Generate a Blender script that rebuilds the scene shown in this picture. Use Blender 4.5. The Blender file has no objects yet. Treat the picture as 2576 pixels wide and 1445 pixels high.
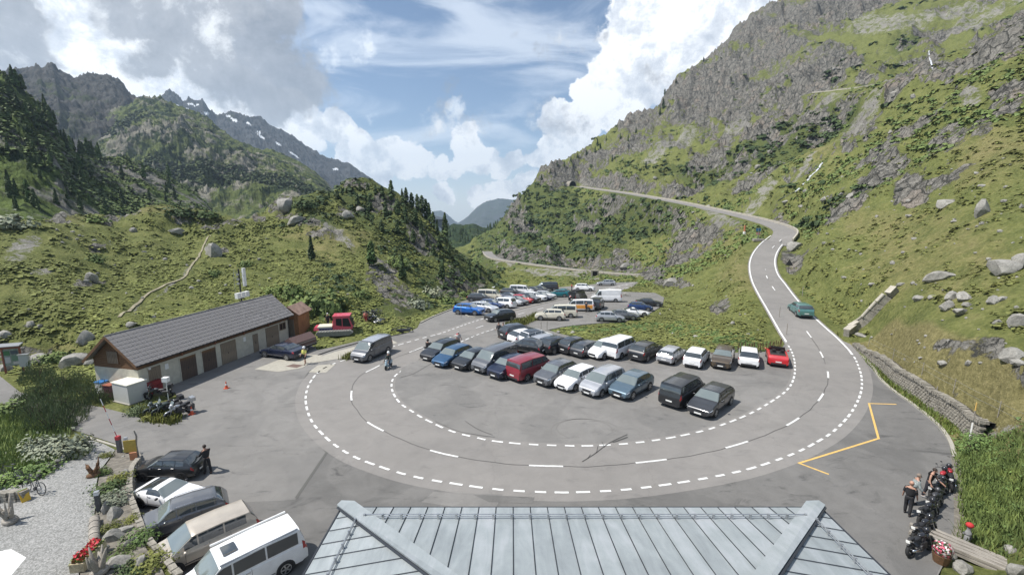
import bpy, bmesh, math, random
import numpy as np
from mathutils import Vector, Matrix
random.seed(7)
rad = math.radians
SC = bpy.context.scene
COL = SC.collection
# ------------------------------------------------------------------ camera
F, CX, CY, TH, H = 1145.0, 1288.0, 722.5, rad(10), 15.0
cam = bpy.data.cameras.new("camera"); cam_o = bpy.data.objects.new("camera", cam); COL.objects.link(cam_o)
cam.sensor_width = 36; cam.lens = 36 * F / 2576
cam_o.location = (0, 0, H); cam_o.rotation_euler = (rad(90) - TH, 0, 0)
cam.clip_start = 0.3; cam.clip_end = 20000
SC.camera = cam_o
# ------------------------------------------------------------------ sun and sky
SUN_EL = rad(58)
SUN = Vector((-math.cos(SUN_EL) * 0.985, math.cos(SUN_EL) * -0.17, math.sin(SUN_EL)))
sl = bpy.data.lights.new("sun", "SUN"); sl.energy = 4.9; sl.angle = rad(0.53); sl.color = (1.0, 0.955, 0.89)
so = bpy.data.objects.new("sun", sl); COL.objects.link(so)
so.rotation_euler = (-SUN).to_track_quat('-Z', 'Y').to_euler(); so.location = (-40, 0, 90)
SC.view_settings.view_transform = 'Standard'; SC.view_settings.look = 'None'
SC.view_settings.exposure = 0.42; SC.view_settings.gamma = 1.0; SC.view_settings.use_curve_mapping = False
SC.cycles.use_denoising = True
SC.cycles.max_bounces = 5; SC.cycles.diffuse_bounces = 2; SC.cycles.glossy_bounces = 3; SC.cycles.volume_bounces = 0
SC.cycles.transparent_max_bounces = 8
W = bpy.data.worlds.new("World"); SC.world = W; W.use_nodes = True

class NT:
    """tiny node-graph helper"""
    def __init__(s, t): s.t = t; s.n = t.nodes; s.l = t.links
    def new(s, kind, **kw):
        n = s.n.new(kind)
        for k, v in kw.items(): setattr(n, k, v)
        return n
    def put(s, sock, v):
        if hasattr(v, 'default_value') or isinstance(v, bpy.types.NodeSocket): s.l.new(v, sock)
        elif v is not None: sock.default_value = v
    def m(s, op, a, b=None, c=None, clamp=False):
        n = s.new('ShaderNodeMath', operation=op, use_clamp=clamp)
        for i, v in enumerate((a, b, c)):
            if v is not None: s.put(n.inputs[i], v)
        return n.outputs[0]
    def vm(s, op, a, b=None, sc=None):
        n = s.new('ShaderNodeVectorMath', operation=op)
        s.put(n.inputs[0], a)
        if b is not None: s.put(n.inputs[1], b)
        if sc is not None: s.put(n.inputs['Scale'], sc)
        return n.outputs['Value'] if op in ('DOT_PRODUCT', 'LENGTH', 'DISTANCE') else n.outputs[0]
    def noise(s, v, scale, detail=4, rough=0.55, dist=0.0, out=0, lac=2.0):
        n = s.new('ShaderNodeTexNoise'); s.put(n.inputs['Vector'], v)
        n.inputs['Scale'].default_value = scale; n.inputs['Detail'].default_value = detail
        n.inputs['Roughness'].default_value = rough; n.inputs['Distortion'].default_value = dist; n.inputs['Lacunarity'].default_value = lac
        return n.outputs[out]
    def vor(s, v, scale, feature='F1', rnd=1.0, out='Distance'):
        n = s.new('ShaderNodeTexVoronoi', feature=feature); s.put(n.inputs['Vector'], v); n.inputs['Scale'].default_value = scale
        n.inputs['Randomness'].default_value = rnd
        return n.outputs[out]
    def mix(s, f, a, b):
        n = s.new('ShaderNodeMix', data_type='RGBA'); s.put(n.inputs[0], f); s.put(n.inputs[6], a); s.put(n.inputs[7], b)
        return n.outputs[2]
    def mixf(s, f, a, b):
        n = s.new('ShaderNodeMix', data_type='FLOAT'); s.put(n.inputs[0], f); s.put(n.inputs[2], a); s.put(n.inputs[3], b)
        return n.outputs[0]
    def ramp(s, f, pts, interp='LINEAR'):
        n = s.new('ShaderNodeValToRGB'); n.color_ramp.interpolation = interp; cr = n.color_ramp
        while len(cr.elements) > 1: cr.elements.remove(cr.elements[-1])
        for i, (p, c) in enumerate(pts):
            if not hasattr(c, '__len__'): c = (c, c, c)
            e = cr.elements[0] if i == 0 else cr.elements.new(p)
            e.position = p; e.color = (*c[:3], 1)
        s.put(n.inputs[0], f); return n.outputs[0]
    def sm(s, v, lo, hi, a=0.0, b=1.0):
        n = s.new('ShaderNodeMapRange', interpolation_type='SMOOTHSTEP'); s.put(n.inputs[0], v)
        n.inputs[1].default_value = lo; n.inputs[2].default_value = hi; n.inputs[3].default_value = a; n.inputs[4].default_value = b
        return n.outputs[0]

def pixdir(dx, dy):
    u = (dx - CX) / F; v = (dy - CY) / F; c, s_ = math.cos(TH), math.sin(TH)
    return Vector((u, c - v * s_, -s_ - v * c))

def build_sky():
    g = NT(W.node_tree); g.n.clear()
    sky = g.new('ShaderNodeTexSky', sky_type='NISHITA'); sky.sun_disc = False
    sky.sun_elevation = SUN_EL; sky.sun_rotation = math.atan2(SUN.x, SUN.y)
    sky.altitude = 1900; sky.air_density = 1.0; sky.dust_density = 1.2; sky.ozone_density = 1.0
    D = g.new('ShaderNodeTexCoord').outputs['Generated']
    # direction projected on a cloud layer, so that clouds flatten towards the horizon
    sep = g.new('ShaderNodeSeparateXYZ'); g.put(sep.inputs[0], D)
    up = sep.outputs[2]
    n1 = g.noise(D, 3.2, 8, 0.6, 0.25, out=1)
    warp = g.vm('SCALE', g.vm('SUBTRACT', n1, (0.5, 0.5, 0.5)), sc=0.085)
    n1b = g.noise(D, 13.0, 6, 0.62, 0.0, out=1)
    warp2 = g.vm('SCALE', g.vm('SUBTRACT', n1b, (0.5, 0.5, 0.5)), sc=0.05)
    Dw = g.vm('ADD', g.vm('ADD', D, warp), warp2)
    def blobs(lst, amount=1.0):
        acc = None
        for (x, y, r) in lst:
            d = pixdir(x, y).normalized()
            dist = g.vm('DISTANCE', Dw, tuple(d))
            rr = r / F * 0.86
            f = g.sm(dist, rr * 1.25, rr * 0.30)
            acc = f if acc is None else g.m('MAXIMUM', acc, f)
        return acc
    white = [(60, 60, 160), (200, 110, 150), (330, 60, 120), (430, 190, 120), (560, 240, 110), (250, 190, 120), (470, 110, 120), (150, 30, 150),
             (700, 300, 90), (760, 330, 80), (860, 330, 60), (930, 380, 62), (985, 385, 60), (1040, 410, 60), (1100, 420, 45), (880, 400, 45), (960, 430, 60),
             (1165, 350, 52), (1180, 385, 55), (1220, 400, 55), (1260, 420, 45), (1150, 410, 40), (1300, 400, 40), (1350, 400, 35), (1470, 305, 70), (1410, 300, 55), (1540, 240, 85), (1480, 230, 50),
             (1600, 170, 120), (1560, 280, 75), (1450, 370, 60), (1640, 60, 130), (1750, 60, 130), (1850, 20, 120), (1390, 385, 50), (1700, 180, 110), (1120, 480, 40), (1260, 490, 60), (1330, 470, 50), (1200, 490, 40),
             (1900, -250, 300), (2500, -150, 350), (300, -200, 300), (-300, 100, 260), (-500, -100, 300), (2900, 300, 300), (3300, 100, 300)]
    grey = [(560, 120, 120), (640, 160, 130), (470, 60, 100), (745, 225, 80), (600, 40, 140), (690, 30, 80), (380, 150, 60), (690, 265, 70), (30, 120, 90), (60, 200, 40), (20, 30, 70), (330, 20, 80),
            (500, -150, 220), (2300, -300, 200), (-400, 50, 120), (3000, 0, 160)]
    mw = blobs(white); mg = blobs(grey); mi = blobs([(1140, 264, 40), (968, 284, 42), (1130, 470, 60), (820, 120, 60), (900, 120, 60)])
    puff = g.noise(D, 9.0, 9, 0.66, 0.1)
    det = g.noise(D, 30.0, 6, 0.6, 0.1)
    edge = g.m('MULTIPLY_ADD', g.m('SUBTRACT', puff, 0.5), 1.7, g.m('MULTIPLY', g.m('SUBTRACT', det, 0.5), 0.7))
    cov = g.sm(g.m('ADD', mw, edge), 0.28, 0.46)
    covg = g.sm(g.m('ADD', mg, g.m('MULTIPLY', edge, 1.5)), 0.12, 0.70)
    # high thin veils
    mp = g.new('ShaderNodeMapping'); g.put(mp.inputs[0], D); mp.inputs['Rotation'].default_value = (0.2, 0.5, 0.6); mp.inputs['Scale'].default_value = (1.2, 2.2, 5.0)
    veil = g.noise(mp.outputs[0], 2.3, 7, 0.56, 0.9)
    veil = g.m('MULTIPLY', g.sm(veil, 0.40, 0.67), 0.56)
    low = g.sm(up, 0.16, -0.02)                       # pale band over the horizon
    veil = g.m('MAXIMUM', veil, g.m('MULTIPLY', low, 0.55))
    # cloud shading: billow undersides get greyer with noise
    shade = g.noise(g.vm('ADD', D, (0.02, 0.0, 0.045)), 11.0, 9, 0.64, 0.15)
    body = g.ramp(g.m('ADD', shade, g.m('MULTIPLY', g.m('SUBTRACT', det, 0.5), 0.25)), [(0.36, (6.0, 6.5, 7.3)), (0.45, (8.4, 8.8, 9.4)), (0.52, (11.8, 11.9, 12.0))])
    gsh = g.noise(D, 6.5, 9, 0.66, 0.2)
    greyc = g.ramp(gsh, [(0.36, (2.5, 2.7, 3.1)), (0.51, (4.0, 4.2, 4.6)), (0.61, (9.4, 9.6, 9.8))])
    tint = g.new('ShaderNodeMix', data_type='RGBA', blend_type='MULTIPLY'); tint.inputs[0].default_value = 1.0
    g.put(tint.inputs[6], sky.outputs[0]); tint.inputs[7].default_value = (0.98, 1.06, 1.10, 1)
    c = g.mix(veil, tint.outputs[2], (9.8, 10.5, 11.4, 1))
    c = g.mix(g.m('MULTIPLY', g.sm(g.m('ADD', g.m('MULTIPLY', mi, 0.5), edge), 0.35, 0.75), 0.75), c, (11.5, 11.9, 12.2, 1))
    c = g.mix(g.m('MULTIPLY', cov, 0.97), c, body)
    c = g.mix(g.m('MULTIPLY', covg, 0.93), c, greyc)
    ground = g.sm(up, -0.06, -0.16)
    c = g.mix(ground, c, (1.6, 1.8, 1.7, 1))
    bg = g.new('ShaderNodeBackground'); g.put(bg.inputs[0], c); bg.inputs[1].default_value = 0.086
    out = g.new('ShaderNodeOutputWorld'); g.l.new(bg.outputs[0], out.inputs[0])
build_sky()

# ------------------------------------------------------------------ from the camera's view to places on the ground
def G(y): return 0.0 if y < 52 else -0.08 * (y - 52)
def gp(dx, dy, z=0.0):
    d = pixdir(dx, dy); k = (z - H) / d.z
    return (d.x * k, d.y * k, z)
def gg(dx, dy, dz=0.0):
    p = gp(dx, dy, dz)
    if p[1] < 52: return p
    d = pixdir(dx, dy); k = (-H + 0.08 * 52 + dz) / (d.z + 0.08 * d.y)
    return (d.x * k, d.y * k, H + d.z * k)
def az_e(dx, dy):
    d = pixdir(dx, dy); h = math.hypot(d.x, d.y); return math.atan2(d.x, d.y), d.z / h

# ------------------------------------------------------------------ numpy noise
_rs = np.random.RandomState(11); _P = _rs.permutation(4096).astype(np.int64); _V = _rs.rand(4096)
def vnoise(x, y):
    xi = np.floor(x).astype(np.int64); yi = np.floor(y).astype(np.int64); fx = x - xi; fy = y - yi
    fx = fx * fx * fx * (fx * (fx * 6 - 15) + 10); fy = fy * fy * fy * (fy * (fy * 6 - 15) + 10)
    def h(a, b): return _V[_P[(_P[a & 4095] + b) & 4095]]
    v00 = h(xi, yi); v10 = h(xi + 1, yi); v01 = h(xi, yi + 1); v11 = h(xi + 1, yi + 1)
    return (v00 * (1 - fx) + v10 * fx) * (1 - fy) + (v01 * (1 - fx) + v11 * fx) * fy
def fbm(x, y, o=5, g=0.5):
    s = 0; a = 1; t = 0
    for i in range(o): s = s + a * vnoise(x + 17.3 * i, y - 9.1 * i); t += a; a *= g; x, y = (x * 1.72 + y * 1.08), (y * 1.72 - x * 1.08)
    return s / t
def ridged(x, y, o=5, g=0.55):
    s = 0; a = 1; t = 0
    for i in range(o):
        n = 1 - np.abs(2 * vnoise(x + 31.7 * i, y + 5.3 * i) - 1); s = s + a * n * n; t += a; a *= g; x, y = (x * 1.72 + y * 1.08), (y * 1.72 - x * 1.08)
    return s / t
def sstep(a, b, x):
    t = np.clip((x - a) / (b - a), 0, 1); return t * t * (3 - 2 * t)

# ------------------------------------------------------------------ mesh builder
def tag(o, label=None, cat=None, group=None, kind=None):
    if label: o['label'] = label
    if cat: o['category'] = cat
    if group: o['group'] = group
    if kind: o['kind'] = kind
    return o
def empty(name, loc=(0, 0, 0), rz=0.0, label=None, cat=None, group=None, parent=None, scale=1.0):
    o = bpy.data.objects.new(name, None); COL.objects.link(o); o.empty_display_size = 0.2
    o.location = loc; o.rotation_euler = (0, 0, rz); o.scale = (scale,) * 3
    if parent: o.parent = parent
    return tag(o, label, cat, group)
def link(name, me, parent=None, loc=None, rot=None, mat=None):
    o = bpy.data.objects.new(name, me); COL.objects.link(o)
    if parent: o.parent = parent
    if loc is not None: o.location = loc
    if rot is not None: o.rotation_euler = rot
    if mat is not None:
        o.material_slots[0].link = 'OBJECT'; o.material_slots[0].material = mat
    return o
class MB:
    def __init__(s): s.v = []; s.f = []; s.mi = []; s.cur = 0
    def add(s, vs, fs):
        b = len(s.v); s.v += [tuple(p) for p in vs]; s.f += [tuple(i + b for i in f) for f in fs]; s.mi += [s.cur] * len(fs); return s
    def box(s, c, d, rz=0.0, M=None, taper=None):
        x, y, z = d[0] / 2, d[1] / 2, d[2] / 2; vs = []
        tx, ty = taper or (1, 1)
        for k, (sx, sy, sz) in enumerate([(-1, -1, -1), (1, -1, -1), (1, 1, -1), (-1, 1, -1), (-1, -1, 1), (1, -1, 1), (1, 1, 1), (-1, 1, 1)]):
            px, py = sx * x * (tx if sz > 0 else 1), sy * y * (ty if sz > 0 else 1)
            p = Vector((px, py, sz * z))
            if M: p = M @ p
            elif rz: p = Vector((p.x * math.cos(rz) - p.y * math.sin(rz), p.x * math.sin(rz) + p.y * math.cos(rz), p.z))
            vs.append(p + Vector(c))
        return s.add(vs, [(0, 3, 2, 1), (4, 5, 6, 7), (0, 1, 5, 4), (1, 2, 6, 5), (2, 3, 7, 6), (3, 0, 4, 7)])
    def cyl(s, a, b, r0, r1=None, n=8, cap=True):
        a = Vector(a); b = Vector(b); r1 = r0 if r1 is None else r1
        d = (b - a).normalized(); t = Vector((0, 0, 1)) if abs(d.z) < 0.9 else Vector((1, 0, 0))
        u = d.cross(t).normalized(); w = d.cross(u)
        vs = [a + (u * math.cos(q) + w * math.sin(q)) * r0 for q in [2 * math.pi * i / n for i in range(n)]]
        vs += [b + (u * math.cos(q) + w * math.sin(q)) * r1 for q in [2 * math.pi * i / n for i in range(n)]]
        fs = [(i, i + n, (i + 1) % n + n, (i + 1) % n) for i in range(n)]
        if cap: fs += [tuple(range(n)), tuple(range(2 * n - 1, n - 1, -1))]
        return s.add(vs, fs)
    def tube(s, pts, r, n=6):
        pts = [Vector(p) for p in pts]
        rs = r if hasattr(r, '__len__') else [r] * len(pts)
        vs = []
        for i, p in enumerate(pts):
            d = (pts[min(i + 1, len(pts) - 1)] - pts[max(i - 1, 0)]).normalized()
            t = Vector((0, 0, 1)) if abs(d.z) < 0.9 else Vector((1, 0, 0))
            u = d.cross(t).normalized(); w = d.cross(u)
            vs += [p + (u * math.cos(2 * math.pi * k / n) + w * math.sin(2 * math.pi * k / n)) * rs[i] for k in range(n)]
        fs = []
        for i in range(len(pts) - 1):
            for k in range(n): fs.append((i * n + k, (i + 1) * n + k, (i + 1) * n + (k + 1) % n, i * n + (k + 1) % n))
        fs += [tuple(range(n)), tuple(range(len(vs) - 1, len(vs) - n - 1, -1))]
        return s.add(vs, fs)
    def ball(s, c, r, n=8, m=6, M=None):
        r = r if hasattr(r, '__len__') else (r, r, r); c = Vector(c); vs = []
        for j in range(m + 1):
            ph = math.pi * j / m
            for i in range(n):
                q = 2 * math.pi * i / n
                p = Vector((r[0] * math.sin(ph) * math.cos(q), r[1] * math.sin(ph) * math.sin(q), r[2] * math.cos(ph)))
                vs.append((M @ p if M else p) + c)
        fs = [(j * n + i, (j + 1) * n + i, (j + 1) * n + (i + 1) % n, j * n + (i + 1) % n) for j in range(m) for i in range(n)]
        return s.add(vs, fs)
    def prism(s, poly, z0, z1):
        n = len(poly); vs = [(p[0], p[1], z0) for p in poly] + [(p[0], p[1], z1) for p in poly]
        return s.add(vs, [tuple(range(n - 1, -1, -1)), tuple(range(n, 2 * n))] + [(i, (i + 1) % n, (i + 1) % n + n, i + n) for i in range(n)])
    def quad(s, a, b, c, d): return s.add([a, b, c, d], [(0, 1, 2, 3)])
    def mesh(s, name, mats, smooth=False, angle=None):
        me = bpy.data.meshes.new(name); me.from_pydata(s.v, [], s.f)
        for m in (mats if isinstance(mats, (list, tuple)) else [mats]): me.materials.append(m)
        if any(s.mi): me.polygons.foreach_set('material_index', s.mi)
        if smooth:
            me.polygons.foreach_set('use_smooth', [True] * len(me.polygons))
            if angle: me.set_sharp_from_angle(angle=rad(angle))
        me.update(); return me
    def obj(s, name, mats, parent=None, smooth=False, angle=None, loc=None, rot=None):
        return link(name, s.mesh(name, mats, smooth, angle), parent, loc, rot)
def np_mesh(name, V, Fq, mat, smooth=True, attrs=None):
    me = bpy.data.meshes.new(name); nv = len(V); nf = len(Fq); k = Fq.shape[1]
    me.vertices.add(nv); me.vertices.foreach_set('co', np.ascontiguousarray(V, dtype=np.float32).ravel())
    me.loops.add(nf * k); me.loops.foreach_set('vertex_index', np.ascontiguousarray(Fq, dtype=np.int32).ravel())
    me.polygons.add(nf); me.polygons.foreach_set('loop_start', np.arange(nf, dtype=np.int32) * k)
    if smooth: me.polygons.foreach_set('use_smooth', np.ones(nf, dtype=bool))
    if attrs:
        for an, av in attrs.items():
            a = me.attributes.new(an, 'FLOAT', 'POINT'); a.data.foreach_set('value', np.ascontiguousarray(av, dtype=np.float32).ravel())
    me.materials.append(mat); me.update(calc_edges=True); return me

# ------------------------------------------------------------------ materials
MATS = {}
def mat(name, col, rough=0.7, metal=0.0, spec=None, bump=None, var=None, coat=0.0, scale=8.0, emit=None):
    """plain painted / solid surface with optional fine grain"""
    if name in MATS: return MATS[name]
    m = bpy.data.materials.new(name); m.use_nodes = True; g = NT(m.node_tree); b = g.n['Principled BSDF']
    b.inputs['Base Color'].default_value = (*col, 1); b.inputs['Roughness'].default_value = rough; b.inputs['Metallic'].default_value = metal
    if spec is not None: b.inputs['Specular IOR Level'].default_value = spec
    if coat: b.inputs['Coat Weight'].default_value = coat; b.inputs['Coat Roughness'].default_value = 0.06
    if var or bump:
        co = g.new('ShaderNodeTexCoord').outputs['Object']
        n = g.noise(co, scale, 6, 0.65)
        if var:
            k = tuple(max(0, c * (1 - var)) for c in col); k2 = tuple(min(1, c * (1 + var)) for c in col)
            g.put(b.inputs['Base Color'], g.ramp(n, [(0.3, k), (0.7, k2)]))
        if bump:
            bn = g.new('ShaderNodeBump'); bn.inputs['Strength'].default_value = bump; bn.inputs['Distance'].default_value = 0.05
            g.put(bn.inputs['Height'], n); g.put(b.inputs['Normal'], bn.outputs[0])
    if emit: b.inputs['Emission Color'].default_value = (*emit[0], 1); b.inputs['Emission Strength'].default_value = emit[1]
    MATS[name] = m; return m

def m_terrain(name, far=False, wood=0.0):
    m = bpy.data.materials.new(name); m.use_nodes = True; g = NT(m.node_tree); b = g.n['Principled BSDF']
    P = g.new('ShaderNodeNewGeometry').outputs['Position']
    def att(n): a = g.new('ShaderNodeAttribute', attribute_name=n); return a.outputs['Fac']
    rock, dry, scree, dark = att('rock'), att('dry'), att('scree'), att('dark')
    k = 0.12 if far else 1.0
    big = g.noise(P, 0.045 * k, 5, 0.6); mid = g.noise(P, 0.35 * k, 6, 0.65, 0.4); fine = g.noise(P, 2.6 * k, 6, 0.7); xf = g.noise(P, 14 * k, 3, 0.7)
    green = g.ramp(mid, [(0.30, (0.058, 0.069, 0.022)), (0.44, (0.112, 0.128, 0.040)), (0.56, (0.174, 0.184, 0.060)), (0.70, (0.245, 0.236, 0.098))])
    green2 = g.ramp(fine, [(0.30, (0.024, 0.034, 0.010)), (0.50, (0.122, 0.140, 0.042)), (0.68, (0.25, 0.245, 0.095))])
    green = g.mix(0.5, green, green2)
    brown = g.ramp(g.m('ADD', g.m('MULTIPLY', fine, 0.6), g.m('MULTIPLY', xf, 0.4)), [(0.32, (0.090, 0.078, 0.034)), (0.5, (0.20, 0.175, 0.078)), (0.66, (0.34, 0.29, 0.145))])
    dm = g.sm(g.m('ADD', dry, g.m('MULTIPLY', g.m('SUBTRACT', g.m('ADD', g.m('MULTIPLY', big, 0.5), g.m('MULTIPLY', mid, 0.5)), 0.5), 1.5)), 0.30, 0.75)
    gr = g.mix(g.m('MULTIPLY', dm, 0.85), green, brown)
    heath = g.ramp(fine, [(0.35, (0.045, 0.062, 0.020)), (0.65, (0.105, 0.125, 0.040))])
    hm = g.sm(g.m('ADD', dark, g.m('MULTIPLY', g.m('SUBTRACT', mid, 0.5), 1.8)), 0.35, 0.62)
    gr = g.mix(g.m('MULTIPLY', hm, 0.9), gr, heath)
    # rock: grey gneiss, cracked, with lichen and pinkish stains
    st = g.new('ShaderNodeMapping'); g.put(st.inputs[0], P); st.inputs['Scale'].default_value = (1.0, 1.0, 0.32); st.inputs['Rotation'].default_value = (0.15, 0.2, 0.5)
    rn = g.noise(st.outputs[0], 0.55 * k, 9, 0.72, 0.6); rf = g.noise(P, 4.0 * k, 6, 0.75)
    crack = g.vor(g.vm('ADD', st.outputs[0], g.vm('SCALE', g.noise(P, 0.9 * k, 4, 0.6, out=1), sc=1.6)), 0.42 * k, 'DISTANCE_TO_EDGE')
    crack2 = g.vor(g.vm('ADD', P, g.vm('SCALE', g.noise(P, 2.5 * k, 4, 0.6, out=1), sc=0.5)), 1.5 * k, 'DISTANCE_TO_EDGE')
    rc = g.ramp(g.m('ADD', g.m('MULTIPLY', rn, 0.55), g.m('MULTIPLY', rf, 0.45)), [(0.34, (0.055, 0.054, 0.048)), (0.46, (0.135, 0.130, 0.115)), (0.56, (0.245, 0.232, 0.205)), (0.68, (0.41, 0.39, 0.345))])
    pink = g.sm(g.noise(P, 0.12 * k, 4, 0.6), 0.52, 0.70)
    rc = g.mix(g.m('MULTIPLY', pink, 0.35), rc, (0.36, 0.28, 0.22, 1))
    ck = g.m('MULTIPLY', g.sm(crack, 0.0, 0.09), g.sm(crack2, 0.0, 0.06, 0.55, 1.0))
    rc = g.mix(g.m('SUBTRACT', 1.0, ck), rc, (0.045, 0.045, 0.040, 1))
    sn = g.noise(P, 6.0 * k, 5, 0.8)
    sc = g.ramp(sn, [(0.32, (0.09, 0.088, 0.078)), (0.5, (0.23, 0.22, 0.195)), (0.68, (0.42, 0.40, 0.365))])
    nrm = g.new('ShaderNodeNewGeometry').outputs['Normal']; sp = g.new('ShaderNodeSeparateXYZ'); g.put(sp.inputs[0], nrm)
    steep = g.sm(sp.outputs[2], 0.72, 0.50)
    rsum = g.m('ADD', g.m('ADD', rock, g.m('MULTIPLY', steep, 0.30)), g.m('MULTIPLY', g.m('SUBTRACT', g.m('ADD', g.m('MULTIPLY', rn, 0.5), g.m('MULTIPLY', mid, 0.5)), 0.5), 2.4))
    rm = g.sm(rsum, 0.50, 0.62)
    sm_ = g.sm(g.m('ADD', scree, g.m('MULTIPLY', g.m('SUBTRACT', g.m('ADD', g.m('MULTIPLY', mid, 0.6), g.m('MULTIPLY', fine, 0.4)), 0.5), 3.2)), 0.55, 0.80)
    c = g.mix(rm, gr, rc); c = g.mix(sm_, c, sc)
    g.put(b.inputs['Base Color'], c); b.inputs['Roughness'].default_value = 0.92; b.inputs['Specular IOR Level'].default_value = 0.15
    hgt = g.m('ADD', g.m('MULTIPLY', fine, 0.9), g.m('MULTIPLY', g.m('MULTIPLY', rm, ck), 0.9))
    hgt = g.m('ADD', hgt, g.m('MULTIPLY', rf, 0.5))
    bn = g.new('ShaderNodeBump'); bn.inputs['Strength'].default_value = 0.75; bn.inputs['Distance'].default_value = 0.5 / k
    g.put(bn.inputs['Height'], hgt); g.put(b.inputs['Normal'], bn.outputs[0])
    return m
M_TERR = m_terrain('alpine_turf_and_rock'); M_TERR_FAR = m_terrain('far_slope', far=True)

def m_asphalt(name, lo, hi, stain=0.3, warm=(1.0, 0.97, 0.92)):
    m = bpy.data.materials.new(name); m.use_nodes = True; g = NT(m.node_tree); b = g.n['Principled BSDF']
    P = g.new('ShaderNodeNewGeometry').outputs['Position']
    big = g.noise(P, 0.09, 5, 0.6, 0.5); mid = g.noise(P, 0.8, 6, 0.65, 0.6); fine = g.noise(P, 22, 3, 0.8)
    v = g.m('ADD', g.m('ADD', g.m('MULTIPLY', big, 0.35), g.m('MULTIPLY', mid, 0.30)), g.m('MULTIPLY', fine, 0.35))
    c = g.ramp(v, [(0.36, tuple(lo * w for w in warm)), (0.62, tuple(hi * w for w in warm))])
    mp = g.new('ShaderNodeMapping'); g.put(mp.inputs[0], P); mp.inputs['Scale'].default_value = (0.7, 1.7, 1); mp.inputs['Rotation'].default_value = (0, 0, 0.3)
    s1 = g.noise(mp.outputs[0], 0.55, 7, 0.72, 0.8)
    c = g.mix(g.m('MULTIPLY', g.sm(s1, 0.54, 0.72), stain), c, (lo * 0.45, lo * 0.45, lo * 0.45, 1))
    ed = g.vor(g.vm('ADD', P, g.vm('SCALE', g.noise(P, 0.5, 4, 0.7, out=1), sc=2.5)), 0.09, 'DISTANCE_TO_EDGE')
    c = g.mix(g.m('MULTIPLY', g.sm(ed, 0.004, 0.0), 0.16), c, (0.03, 0.03, 0.03, 1))
    bp = g.noise(P, 0.16, 3, 0.5, 1.2); c = g.mix(g.m('MULTIPLY', g.sm(bp, 0.50, 0.56), stain * 0.35), c, (lo * 0.75, lo * 0.74, lo * 0.72, 1)); sp2 = g.noise(P, 2.2, 4, 0.7); c = g.mix(g.m('MULTIPLY', g.sm(sp2, 0.66, 0.74), stain * 0.6), c, (lo * 0.5, lo * 0.49, lo * 0.47, 1))
    g.put(b.inputs['Base Color'], c); b.inputs['Roughness'].default_value = 0.9; b.inputs['Specular IOR Level'].default_value = 0.2
    bn = g.new('ShaderNodeBump'); bn.inputs['Strength'].default_value = 0.25; bn.inputs['Distance'].default_value = 0.01
    g.put(bn.inputs['Height'], fine); g.put(b.inputs['Normal'], bn.outputs[0])
    return m
M_LOT = m_asphalt('worn_grey_asphalt', 0.145, 0.228, 0.60, (1.0, 0.965, 0.91))
M_ROAD = m_asphalt('pale_road_asphalt', 0.178, 0.248, 0.28, (1.0, 0.95, 0.89))
M_APRON = m_asphalt('dark_patched_asphalt', 0.110, 0.185, 0.70)
M_PAINT = mat('white_road_paint', (0.66, 0.66, 0.64), 0.6, var=0.3, scale=3.5)
M_YEL = mat('yellow_road_paint', (0.62, 0.40, 0.12), 0.6, var=0.2, scale=6)
M_CONC = mat('pale_concrete', (0.34, 0.32, 0.27), 0.9, var=0.15, bump=0.3, scale=3)
M_SEAM = mat('bitumen_seam', (0.06, 0.058, 0.055), 0.8)
# ------------------------------------------------------------------ the paved plateau (outline)
PAVED_PX = [(-420, 905), (-100, 925), (0, 945), (50, 985), (110, 1000), (190, 1012), (250, 1022), (330, 1042), (385, 1064), (440, 1064), (458, 1045), (452, 1010), (440, 985), (345, 985), (340, 960),
            (740, 838), (800, 880), (837, 872), (910, 855), (976, 845), (1021, 838), (1050, 824), (1058, 808), (1118, 783.7), (1150, 772), (1160, 758), (1190, 750), (1240, 737), (1300, 731),
            (1398, 722.7), (1483, 715), (1547, 710), (1601, 708.5), (1606, 710.5), (1575, 722), (1547, 731.8), (1567, 733), (1648, 736), (1671, 747.6), (1666, 768), (1626, 792.7), (1567, 808), (1502, 812), (1422, 820),
            (1378, 829), (1400, 836), (1450, 850), (1520, 858), (1600, 868), (1700, 880), (1800, 886), (1900, 886), (1962, 880), (1976, 862), (2110, 845), (2148, 882), (2190, 922), (2215, 955), (2250, 985), (2300, 1020),
            (2360, 1070), (2388, 1110), (2400, 1150), (2407, 1210), (2412, 1330), (2385, 1395), (2360, 1445), (2330, 1560), (2100, 2600), (700, 2600), (520, 1560), (470, 1500), (415, 1440), (370, 1385), (345, 1320), (332, 1270),
            (337, 1200), (350, 1155), (330, 1130), (300, 1118), (210, 1088), (120, 1060), (50, 1022), (-60, 1000), (-420, 960)]
PAVED = np.array([gg(*p)[:2] for p in PAVED_PX])
def pip(poly, X, Y):
    ins = np.zeros(X.shape, bool); n = len(poly); j = n - 1
    for i in range(n):
        xi, yi = poly[i]; xj, yj = poly[j]
        c = ((yi > Y) != (yj > Y)) & (X < (xj - xi) * (Y - yi) / (yj - yi + 1e-12) + xi); ins ^= c; j = i
    return ins
def pdist(poly, X, Y, closed=True):
    best = np.full(X.shape, 1e9); n = len(poly)
    for i in range(n if closed else n - 1):
        ax, ay = poly[i][:2]; bx, by = poly[(i + 1) % n][:2]; dx, dy = bx - ax, by - ay; L = dx * dx + dy * dy + 1e-12
        t = np.clip(((X - ax) * dx + (Y - ay) * dy) / L, 0, 1)
        best = np.minimum(best, np.hypot(X - ax - t * dx, Y - ay - t * dy))
    return best
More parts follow.
